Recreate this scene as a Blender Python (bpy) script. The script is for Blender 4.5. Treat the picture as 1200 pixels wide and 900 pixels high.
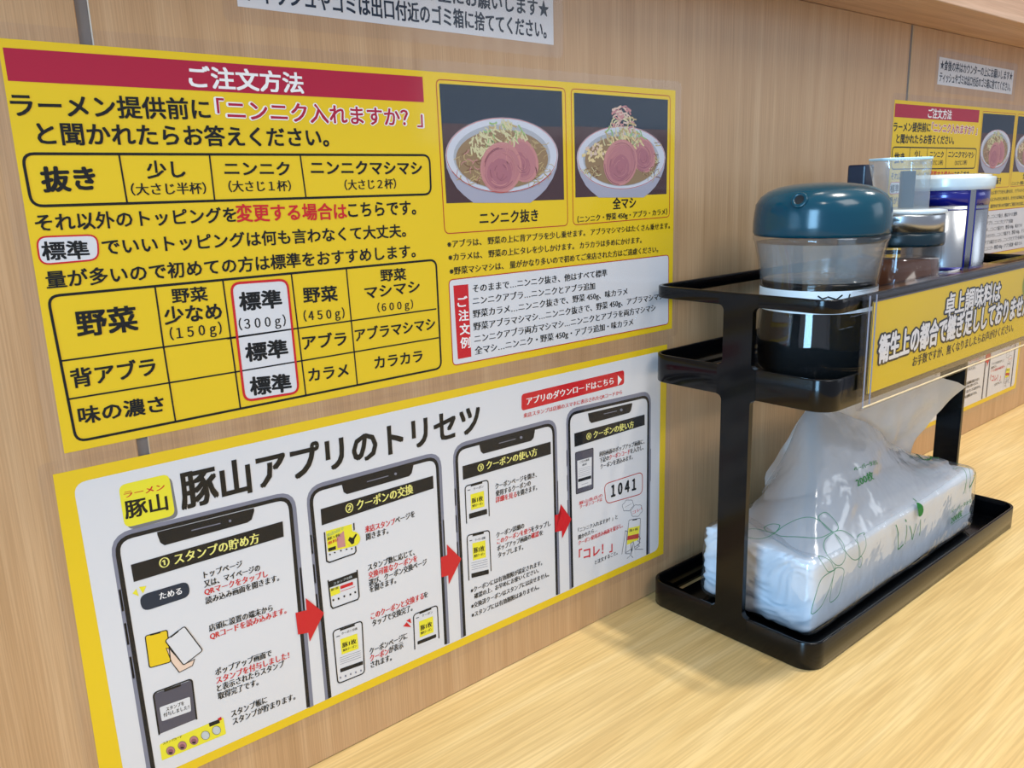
import bpy, bmesh, math, random
from mathutils import Vector, Matrix, noise
from mathutils.bvhtree import BVHTree

S = bpy.context.scene
COL = S.collection
for o in list(bpy.data.objects):
    bpy.data.objects.remove(o)

# ------------------------------------------------------------------ camera
cam_data = bpy.data.cameras.new('camera')
cam_data.sensor_width = 36
cam_data.lens = 972.2 * 36 / 1200
cam_data.clip_start = 0.01
cam = bpy.data.objects.new('camera', cam_data)
COL.objects.link(cam)
cam.matrix_world = Matrix(((0.7582, 0.1741, -0.6284, -0.0355), (-0.6513, 0.1570, -0.7424, -0.3950),
                           (-0.0306, 0.9721, 0.2324, 0.3217), (0, 0, 0, 1)))
S.camera = cam

# ------------------------------------------------------------------ world and light
w = bpy.data.worlds.new('room_air')
S.world = w
w.use_nodes = True
w.node_tree.nodes['Background'].inputs[0].default_value = (0.80, 0.85, 1.0, 1)
w.node_tree.nodes['Background'].inputs[1].default_value = 0.49


def area(name, loc, target, sx, sy, power, col):
    l = bpy.data.lights.new(name, 'AREA')
    l.shape = 'RECTANGLE'
    l.size, l.size_y, l.energy, l.color = sx, sy, power, col
    o = bpy.data.objects.new(name, l)
    COL.objects.link(o)
    o.location = loc
    o.rotation_euler = (Vector(target) - Vector(loc)).to_track_quat('-Z', 'Y').to_euler()
    return o


area('ceiling_lamp', (0.80, -0.30, 1.62), (0.78, -0.30, 0), 0.07, 0.07, 21, (1.0, 0.93, 0.82))
area('ceiling_lamp', (-0.55, -0.75, 1.75), (-0.3, -0.2, 0), 0.10, 0.10, 3.5, (1.0, 0.93, 0.82))
area('ceiling_lamp', (2.10, -0.30, 1.62), (2.1, -0.25, 0), 0.10, 0.10, 8, (1.0, 0.93, 0.82))
area('fill_panel', (0.3, -2.0, 2.3), (0.4, -0.2, 0.2), 1.2, 1.2, 30, (1.0, 0.95, 0.88))  # unseen soft fill added on the viewer's side to brighten the upper wall
area('street_window', (-3.2, -1.15, 0.85), (0, -0.3, 0.4), 0.95, 2.4, 165, (0.34, 0.66, 1.0))
area('far_window', (3.2, -2.9, 1.2), (0.6, 0, 0.3), 1.6, 1.3, 13, (0.84, 0.92, 1.0))

S.view_settings.view_transform = 'Standard'
S.view_settings.look = 'None'
S.view_settings.exposure = 0.0
S.view_settings.gamma = 1.0
S.view_settings.use_curve_mapping = False
S.cycles.max_bounces = 10
S.cycles.transparent_max_bounces = 24
S.cycles.caustics_reflective = False
S.cycles.caustics_refractive = False


# ------------------------------------------------------------------ materials
def rgb(r, g, b):
    f = lambda c: ((c / 255 + 0.055) / 1.055) ** 2.4 if c > 10 else c / 255 / 12.92
    return (f(r), f(g), f(b), 1)


def mat(name, col, rough=0.5, metal=0.0, coat=0.0, spec=0.5, bump=None):
    m = bpy.data.materials.new(name)
    m.use_nodes = True
    nt = m.node_tree
    b = nt.nodes['Principled BSDF']
    b.inputs['Base Color'].default_value = col
    b.inputs['Roughness'].default_value = rough
    b.inputs['Metallic'].default_value = metal
    b.inputs['Specular IOR Level'].default_value = spec
    b.inputs['Coat Weight'].default_value = coat
    b.inputs['Coat Roughness'].default_value = 0.05
    if bump:
        tc = nt.nodes.new('ShaderNodeTexCoord')
        n = nt.nodes.new('ShaderNodeTexNoise')
        n.inputs['Scale'].default_value = bump[0]
        n.inputs['Detail'].default_value = 4
        nt.links.new(tc.outputs['Object'], n.inputs['Vector'])
        bp = nt.nodes.new('ShaderNodeBump')
        bp.inputs['Strength'].default_value = bump[1]
        bp.inputs['Distance'].default_value = bump[2]
        nt.links.new(n.outputs['Fac'], bp.inputs['Height'])
        nt.links.new(bp.outputs['Normal'], b.inputs['Normal'])
    return m


def wood(name, c_dark, c_mid, c_light, scale, rough, fine=(1.0, 1.0, 1.0), coat=0.0, pore=0.35):
    """scale stretches the noise along the grain; object space equals metres"""
    m = bpy.data.materials.new(name)
    m.use_nodes = True
    nt = m.node_tree
    b = nt.nodes['Principled BSDF']
    tc = nt.nodes.new('ShaderNodeTexCoord')

    def layer(sc, noise_scale, detail, dist=0.0):
        mp = nt.nodes.new('ShaderNodeMapping')
        mp.inputs['Scale'].default_value = sc
        n = nt.nodes.new('ShaderNodeTexNoise')
        n.inputs['Scale'].default_value = noise_scale
        n.inputs['Detail'].default_value = detail
        n.inputs['Distortion'].default_value = dist
        nt.links.new(tc.outputs['Object'], mp.inputs['Vector'])
        nt.links.new(mp.outputs['Vector'], n.inputs['Vector'])
        return n
    broad = layer(scale, 9, 5, 0.6)
    thin = layer(fine, 150, 3, 0.0)
    ramp = nt.nodes.new('ShaderNodeValToRGB')
    e = ramp.color_ramp.elements
    e[0].position, e[0].color = 0.30, c_dark
    e[1].position, e[1].color = 0.72, c_light
    k = e.new(0.5)
    k.color = c_mid
    nt.links.new(broad.outputs['Fac'], ramp.inputs['Fac'])
    r2 = nt.nodes.new('ShaderNodeValToRGB')
    r2.color_ramp.elements[0].position = 0.40
    r2.color_ramp.elements[0].color = (0.80, 0.76, 0.70, 1)
    r2.color_ramp.elements[1].position = 0.60
    r2.color_ramp.elements[1].color = (1.06, 1.05, 1.04, 1)
    nt.links.new(thin.outputs['Fac'], r2.inputs['Fac'])
    mx = nt.nodes.new('ShaderNodeMix')
    mx.data_type = 'RGBA'
    mx.blend_type = 'MULTIPLY'
    mx.inputs[0].default_value = pore
    nt.links.new(ramp.outputs['Color'], mx.inputs[6])
    nt.links.new(r2.outputs['Color'], mx.inputs[7])
    nt.links.new(mx.outputs[2], b.inputs['Base Color'])
    b.inputs['Roughness'].default_value = rough
    b.inputs['Coat Weight'].default_value = coat
    bp = nt.nodes.new('ShaderNodeBump')
    bp.inputs['Strength'].default_value = 0.12
    bp.inputs['Distance'].default_value = 0.0004
    nt.links.new(thin.outputs['Fac'], bp.inputs['Height'])
    nt.links.new(bp.outputs['Normal'], b.inputs['Normal'])
    return m


def clear(name, tint=(1, 1, 1, 1), gloss_rough=0.05, boost=1.0, milk=0.0, milk_col=(0.9, 0.93, 1, 1), base=0.0,
          bump=None, trans=0.0):
    """thin clear film: see-through, with a Fresnel sheen and a share of milky scatter"""
    m = bpy.data.materials.new(name)
    m.use_nodes = True
    nt = m.node_tree
    nt.nodes.clear()
    out = nt.nodes.new('ShaderNodeOutputMaterial')
    t = nt.nodes.new('ShaderNodeBsdfTransparent')
    t.inputs[0].default_value = tint
    g = nt.nodes.new('ShaderNodeBsdfGlossy')
    g.inputs['Roughness'].default_value = gloss_rough
    body = t.outputs[0]
    if milk:
        d = nt.nodes.new('ShaderNodeBsdfDiffuse')
        d.inputs[0].default_value = milk_col
        dd = d.outputs[0]
        if trans:
            tr = nt.nodes.new('ShaderNodeBsdfTranslucent')
            tr.inputs[0].default_value = milk_col
            mt = nt.nodes.new('ShaderNodeMixShader')
            mt.inputs[0].default_value = trans
            nt.links.new(dd, mt.inputs[1])
            nt.links.new(tr.outputs[0], mt.inputs[2])
            dd = mt.outputs[0]
        mm = nt.nodes.new('ShaderNodeMixShader')
        mm.inputs[0].default_value = milk
        nt.links.new(body, mm.inputs[1])
        nt.links.new(dd, mm.inputs[2])
        body = mm.outputs[0]
    fr = nt.nodes.new('ShaderNodeLayerWeight')
    fr.inputs[0].default_value = 0.5
    pw = nt.nodes.new('ShaderNodeMath')
    pw.operation = 'POWER'
    pw.inputs[1].default_value = 4.5
    nt.links.new(fr.outputs['Facing'], pw.inputs[0])
    ml = nt.nodes.new('ShaderNodeMath')
    ml.operation = 'MULTIPLY_ADD'
    ml.inputs[1].default_value = 0.9 * min(1.0, boost)
    ml.inputs[2].default_value = 0.04 * boost + base
    ml.use_clamp = True
    nt.links.new(pw.outputs[0], ml.inputs[0])
    mix = nt.nodes.new('ShaderNodeMixShader')
    nt.links.new(ml.outputs[0], mix.inputs[0])
    nt.links.new(body, mix.inputs[1])
    nt.links.new(g.outputs[0], mix.inputs[2])
    nt.links.new(mix.outputs[0], out.inputs[0])
    if bump:
        tc = nt.nodes.new('ShaderNodeTexCoord')
        n = nt.nodes.new('ShaderNodeTexNoise')
        n.inputs['Scale'].default_value = bump[0]
        n.inputs['Detail'].default_value = 3
        nt.links.new(tc.outputs['Object'], n.inputs['Vector'])
        bp = nt.nodes.new('ShaderNodeBump')
        bp.inputs['Strength'].default_value = bump[1]
        bp.inputs['Distance'].default_value = bump[2]
        nt.links.new(n.outputs['Fac'], bp.inputs['Height'])
        nt.links.new(bp.outputs['Normal'], g.inputs['Normal'])
        nt.links.new(bp.outputs['Normal'], fr.inputs['Normal'])
    return m


INKS = {'ink': (12, 14, 14), 'crimson': (176, 24, 58), 'red': (205, 30, 38), 'frame_red': (186, 56, 38), 'white': (244, 242, 240),
        'paper_white': (222, 222, 224), 'sheet_yellow': (236, 200, 28), 'badge_yellow': (236, 226, 52), 'pale_yellow': (238, 232, 130),
        'navy': (12, 40, 62), 'table_brown': (74, 52, 56), 'bowl_white': (206, 210, 220), 'bowl_shade': (168, 168, 184),
        'bowl_in': (172, 176, 184), 'soup': (150, 124, 92), 'soup_dark': (120, 84, 62), 'noodle': (188, 166, 118), 'veg': (212, 206, 160),
        'veg_green': (150, 186, 120), 'garlic': (226, 204, 150), 'fat': (216, 190, 172), 'pork_edge': (198, 138, 136),
        'pork': (186, 126, 130), 'pork_two': (172, 112, 122), 'pork_dark': (142, 88, 100), 'shadow_grey': (120, 120, 122), 'phone_grey': (128, 130, 146),
        'phone_black': (14, 16, 20), 'pill_navy': (30, 44, 62), 'skin': (236, 208, 186), 'slate': (84, 82, 94), 'pale_grey': (196, 204, 206),
        'olive': (150, 160, 20), 'leaf_green': (36, 118, 52), 'vine_green': (70, 130, 96)}
INK = {k: mat('print_' + k, rgb(*v), 0.5, spec=0.15) for k, v in INKS.items()}

M_wall = wood('wall_wood', rgb(180, 143, 104), rgb(188, 151, 112), rgb(196, 161, 123), (9, 1, 0.25), 0.36, (9, 1, 0.10), pore=0.6)
M_counter = wood('counter_wood', rgb(200, 170, 113), rgb(209, 181, 124), rgb(218, 193, 140), (0.6, 7.0, 1), 0.36, (0.10, 3.6, 1), pore=0.65)
M_ledge = wood('ledge_wood', rgb(184, 146, 118), rgb(196, 160, 132), rgb(206, 174, 148), (0.5, 9, 9), 0.45, (0.08, 4, 4), pore=0.5)
M_seam = mat('seam_strip', rgb(112, 104, 100), 0.5)
M_film = clear('laminate_film', (0.97, 0.97, 0.98, 1), 0.09, 0.62, 0.008, (0.80, 0.80, 0.82, 1), bump=(14, 0.2, 0.002))
M_black = mat('black_enamel', rgb(4, 5, 7), 0.16, 0, 0.08, 0.28)
M_teal = mat('teal_plastic', rgb(3, 60, 76), 0.18, 0, 0.05, 0.42, (300, 0.06, 0.0003))
M_rim = mat('hood_edge', rgb(196, 226, 236), 0.15)
M_seal = mat('dark_seal', rgb(12, 38, 46), 0.25)
M_hole = mat('dark_hole', rgb(8, 10, 12), 0.6)
M_residue = clear('sauce_residue', (0.9, 0.9, 0.9, 1), 0.2, 0.5, 0.35, (0.50, 0.48, 0.46, 1))
M_glass = clear('jar_glass', (0.95, 0.95, 0.95, 1), 0.03, 0.75, 0.02, (0.62, 0.63, 0.62, 1), 0.02)
M_soy = mat('soy_sauce', rgb(5, 4, 5), 0.06, 0, 0.0, 0.35)
M_tape = mat('label_tape', rgb(232, 242, 248), 0.4)
M_chili = mat('chili_oil', rgb(92, 54, 34), 0.12, 0, 0.6)
M_oil = clear('yellow_oil', (0.86, 0.70, 0.42, 1), 0.04, 1.0, 0.22, (0.72, 0.55, 0.32, 1))
M_steel = mat('brushed_steel', rgb(176, 180, 184), 0.26, 1.0)
M_navyband = mat('navy_band', rgb(16, 22, 120), 0.22, 0.2, 0.6)
M_navycap = mat('navy_cap', rgb(12, 28, 50), 0.3)
M_clearhood = clear('clear_hood', (0.90, 0.95, 0.97, 1), 0.05, 1.8, 0.15, (0.80, 0.88, 0.94, 1), 0.05)
M_lid = clear('frosted_lid', (0.85, 0.93, 0.96, 1), 0.2, 1.2, 0.62, (0.80, 0.90, 0.95, 1), 0.05)
M_acrylic = clear('clear_acrylic', (0.95, 0.95, 0.96, 1), 0.03, 0.55, 0.0)
M_paper = mat('towel_paper', rgb(226, 234, 244), 0.85, 0, 0, 0.2, (900, 0.2, 0.0004))
M_bag = clear('bag_plastic', (0.98, 0.98, 0.98, 1), 0.10, 1.3, 0.05, (0.82, 0.86, 0.92, 1), 0.07, (26, 0.8, 0.005))
M_flap = clear('bag_flap_plastic', (0.95, 0.97, 0.99, 1), 0.14, 1.7, 0.45, (0.88, 0.90, 0.94, 1), 0.08, (24, 0.8, 0.005), 0.5)
M_towel = clear('raised_sheet', (0.9, 0.9, 0.9, 1), 0.25, 0.8, 0.93, (0.90, 0.90, 0.90, 1), 0.0, (40, 0.4, 0.004), 0.5)


# ------------------------------------------------------------------ helpers
def tag(o, label=None, cat=None, group=None, kind=None):
    if label:
        o['label'] = label
    if cat:
        o['category'] = cat
    if group:
        o['group'] = group
    if kind:
        o['kind'] = kind
    return o


def empty(name, loc=(0, 0, 0), **k):
    o = bpy.data.objects.new(name, None)
    COL.objects.link(o)
    o.location = loc
    o.empty_display_size = 0.02
    return tag(o, **k)


def obj(name, verts, faces, mats, parent=None, fmat=None, smooth=False, **k):
    me = bpy.data.meshes.new(name)
    me.from_pydata(verts, [], faces)
    for m in (mats if isinstance(mats, (list, tuple)) else [mats]):
        me.materials.append(m)
    if fmat:
        me.polygons.foreach_set('material_index', fmat)
    if smooth:
        me.polygons.foreach_set('use_smooth', [True] * len(me.polygons))
    me.update()
    o = bpy.data.objects.new(name, me)
    COL.objects.link(o)
    if parent:
        o.parent = parent
    return tag(o, **k)


def from_bm(name, bm, m, parent=None, smooth=False, **k):
    bmesh.ops.recalc_face_normals(bm, faces=bm.faces)
    me = bpy.data.meshes.new(name)
    bm.to_mesh(me)
    bm.free()
    for x in (m if isinstance(m, (list, tuple)) else [m]):
        me.materials.append(x)
    if smooth:
        me.polygons.foreach_set('use_smooth', [True] * len(me.polygons))
    o = bpy.data.objects.new(name, me)
    COL.objects.link(o)
    if parent:
        o.parent = parent
    return tag(o, **k)


def box(name, a, b, m, parent=None, bevel=0.0, seg=2, bm=None, **k):
    own = bm is None
    bm = bm or bmesh.new()
    r = bmesh.ops.create_cube(bm, size=1)
    vs = r['verts']
    for v in vs:
        v.co = Vector([(a[i] + b[i]) / 2 + v.co[i] * (b[i] - a[i]) for i in range(3)])
    if bevel:
        es = list({e for v in vs for e in v.link_edges})
        bmesh.ops.bevel(bm, geom=es, offset=bevel, segments=seg, profile=0.5, affect='EDGES')
    if not own:
        return bm
    return from_bm(name, bm, m, parent, smooth=False, **k)


def rrect(x0, y0, x1, y1, r, n=6):
    P = []
    for cx, cy, a0 in ((x1 - r, y1 - r, 0), (x0 + r, y1 - r, 90), (x0 + r, y0 + r, 180), (x1 - r, y0 + r, 270)):
        for i in range(n + 1):
            a = math.radians(a0 + 90 * i / n)
            P.append((cx + r * math.cos(a), cy + r * math.sin(a)))
    return P


def loop_band(name, R4, r, t, z0, z1, m, parent, soft=0.0006, **k):
    """closed upright band following a rounded rectangle, wall thickness t, edges softened"""
    x0, y0, x1, y1 = R4
    V, F = [], []
    rings = [(0, z0 + soft), (0, z1 - soft), (soft * .4, z1 - soft * .3), (soft, z1), (t - soft, z1), (t - soft * .3, z1 - soft * .3), (t, z1 - soft), (t, z0 + soft), (t - soft, z0), (soft, z0)]
    n = 0
    for s_, z in rings:
        P = rrect(x0 + s_, y0 + s_, x1 - s_, y1 - s_, r - s_, 8)
        n = len(P)
        V += [(x, y, z) for x, y in P]
    R = len(rings)
    for q in range(R):
        for i in range(n):
            j = (i + 1) % n
            F.append((q * n + i, q * n + j, ((q + 1) % R) * n + j, ((q + 1) % R) * n + i))
    return obj(name, V, F, m, parent, smooth=True, **k)


def lathe(name, prof, m, parent=None, c=(0, 0), n=64, smooth=True, cap0=False, cap1=False, **k):
    V, F = [], []
    for r, z in prof:
        for i in range(n):
            a = 2 * math.pi * i / n
            V.append((c[0] + r * math.cos(a), c[1] + r * math.sin(a), z))
    for q in range(len(prof) - 1):
        for i in range(n):
            j = (i + 1) % n
            F.append((q * n + i, q * n + j, (q + 1) * n + j, (q + 1) * n + i))
    if cap0:
        F.append(tuple(reversed(range(n))))
    if cap1:
        F.append(tuple(range((len(prof) - 1) * n, len(prof) * n)))
    return obj(name, V, F, m, parent, smooth=smooth, **k)


def extrude_poly(name, P, f, t, m, parent=None, **k):
    """P: outline (u,v); f maps (u,v,w) to space; thickness t"""
    P = [p for i, p in enumerate(P) if math.dist(p, P[i - 1]) > 1e-7]
    n = len(P)
    V = [f(u, v, 0) for u, v in P] + [f(u, v, t) for u, v in P]
    F = [tuple(range(n)), tuple(reversed(range(n, 2 * n)))] + [(i, i + n, (i + 1) % n + n, (i + 1) % n) for i in range(n)]
    bm = bmesh.new()
    vs = [bm.verts.new(v) for v in V]
    for q in F:
        bm.faces.new([vs[i] for i in q])
    bmesh.ops.triangulate(bm, faces=[q for q in bm.faces if len(q.verts) > 4])
    return from_bm(name, bm, m, parent, **k)


# ------------------------------------------------------------------ lettering and flat print
_cache = {}


def glyphs(text, bold, res=2):
    key = (text, bold)
    if key in _cache:
        return _cache[key]
    cu = bpy.data.curves.new('t', 'FONT')
    cu.body = text
    cu.size = 1
    cu.resolution_u = res
    cu.offset = bold
    o = bpy.data.objects.new('t', cu)
    COL.objects.link(o)
    dg = bpy.context.evaluated_depsgraph_get()
    me = bpy.data.meshes.new_from_object(o.evaluated_get(dg))
    bpy.data.objects.remove(o)
    v = [(q.co.x, q.co.y) for q in me.vertices]
    f = [tuple(p.vertices) for p in me.polygons]
    bpy.data.meshes.remove(me)
    bpy.data.curves.remove(cu)
    _cache[key] = (v, f)
    return v, f


def smooth_poly(P, r, closed):
    if r <= 0:
        return P
    out = []
    n = len(P)
    for i, p in enumerate(P):
        if not closed and i in (0, n - 1):
            out.append(p)
            continue
        a, b = P[i - 1], P[(i + 1) % n]
        la, lb = math.dist(a, p), math.dist(b, p)
        k = min(r, la * .45, lb * .45)
        s = (p[0] + (a[0] - p[0]) * k / la, p[1] + (a[1] - p[1]) * k / la)
        e = (p[0] + (b[0] - p[0]) * k / lb, p[1] + (b[1] - p[1]) * k / lb)
        for j in range(6):
            t = j / 5
            out.append(tuple((1 - t) ** 2 * s[q] + 2 * t * (1 - t) * p[q] + t * t * e[q] for q in (0, 1)))
    return out


def stroke(P, w, closed):
    n = len(P)
    V, F = [], []
    for i, p in enumerate(P):
        a = P[i - 1] if (i > 0 or closed) else p
        b = P[(i + 1) % n] if (i < n - 1 or closed) else p
        d1 = Vector((p[0] - a[0], p[1] - a[1]))
        d2 = Vector((b[0] - p[0], b[1] - p[1]))
        d1 = d1.normalized() if d1.length > 1e-7 else d2.normalized()
        d2 = d2.normalized() if d2.length > 1e-7 else d1
        n1, n2 = Vector((-d1.y, d1.x)), Vector((-d2.y, d2.x))
        q = (n1 + n2)
        q = q.normalized() if q.length > 1e-6 else n1
        s = min(1.8, 1 / max(0.5, q.dot(n1))) * w / 2
        V += [(p[0] + q.x * s, p[1] + q.y * s), (p[0] - q.x * s, p[1] - q.y * s)]
    for i in range(n if closed else n - 1):
        j = (i + 1) % n
        F.append((2 * i, 2 * i + 1, 2 * j + 1, 2 * j))
    return V, F


def text_at(t, x0, y0, x1, y1, h, bold):
    """plain outlines; weight comes from laying shifted copies over each other"""
    v, f = glyphs(t, 0)
    a, b = min(q[0] for q in v), max(q[0] for q in v)
    sy = h / 0.90
    ux, uy = (x1 - x0) / (b - a), (y1 - y0) / (b - a)
    base = [(x0 + (q[0] - a) * ux, y0 + (q[0] - a) * uy + (q[1] + 0.075) * sy) for q in v]
    rad = bold * (0.030 if bold < 1.5 else 0.0175) * sy
    k = 2 if bold < 1.5 else 4 if bold < 2.4 else 6 if bold < 3.2 else 12
    V, F = [], []
    for i in range(k):
        an = 2 * math.pi * i / k + (math.pi / 4 if k == 4 else 0)
        r = rad if k > 1 else 0
        n = len(V)
        V += [(x + r * math.cos(an), y + r * math.sin(an) * 0.8) for x, y in base]
        F += [tuple(j + n for j in q) for q in f]
    return (V, len(base)), F


class Printer:
    """collects flat print in sheet millimetres, one mesh per printed element"""

    def __init__(s):
        s.g = {}

    def add(s, g, col, lay, V, F):
        d = s.g.setdefault(g, ([], [], [], []))
        k = len(d[0])
        if isinstance(V, tuple):        # lettering: each shifted copy a hair above the last
            m_ = V[1]
            V = V[0]
            d[0].extend((x, y, lay + (i // m_) * 0.06) for i, (x, y) in enumerate(V))
        else:
            s.k = getattr(s, 'k', 0) + 1
            jit = (s.k % 30) * 0.05 if len(F) > 2 and lay > 7 else 0
            d[0].extend((x, y, lay + jit) for x, y in V)
        d[1].extend(tuple(i + k for i in f) for f in F)
        if col not in d[3]:
            d[3].append(col)
        d[2].extend([d[3].index(col)] * len(F))

    def run(s, data):
        for r in data:
            if r[0] == 'Q':
                _, g, col, lay, P, rad = r
                P = smooth_poly(P, rad, True)
                s.add(g, col, lay, P, [tuple(range(len(P)))])
            elif r[0] == 'L':
                _, g, col, lay, wd, P, cl, rad = r
                V, F = stroke(smooth_poly(P, rad, cl), wd, cl)
                s.add(g, col, lay, V, F)
            else:
                _, g, t, x0, y0, x1, y1, h, col, bold, lay = r[:11]
                if len(r) > 11:
                    V, F = text_at(t, x0 - .4, y0, x1 + .4, y1, h, bold + 3.4)
                    s.add(g, r[11][0], lay - 1, V, F)
                V, F = text_at(t, x0, y0, x1, y1, h, bold)
                s.add(g, col, lay, V, F)

    def build(s, parent, f, suffix=''):
        for g, (V, F, MI, cols) in s.g.items():
            g = g.split('#')[0]
            bm = bmesh.new()
            vs = [bm.verts.new(f(x, y, l)) for x, y, l in V]
            for q, mi in zip(F, MI):
                if len(set(q)) < 3:
                    continue
                try:
                    fc = bm.faces.new([vs[i] for i in q])
                    fc.material_index = mi
                except ValueError:
                    pass
            bmesh.ops.triangulate(bm, faces=[q for q in bm.faces if len(q.verts) > 4])
            me = bpy.data.meshes.new(g)
            bm.to_mesh(me)
            bm.free()
            for c in cols:
                me.materials.append(INK[c])
            o = bpy.data.objects.new(g, me)
            COL.objects.link(o)
            o.parent = parent


def copy_tree(o, dx, dz, label):
    c = o.copy()
    COL.objects.link(c)
    c.location = (o.location.x + dx, o.location.y, o.location.z + dz)
    c['label'] = label
    for ch in list(o.children):
        k = ch.copy()
        COL.objects.link(k)
        k.parent = c
    return c


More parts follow.
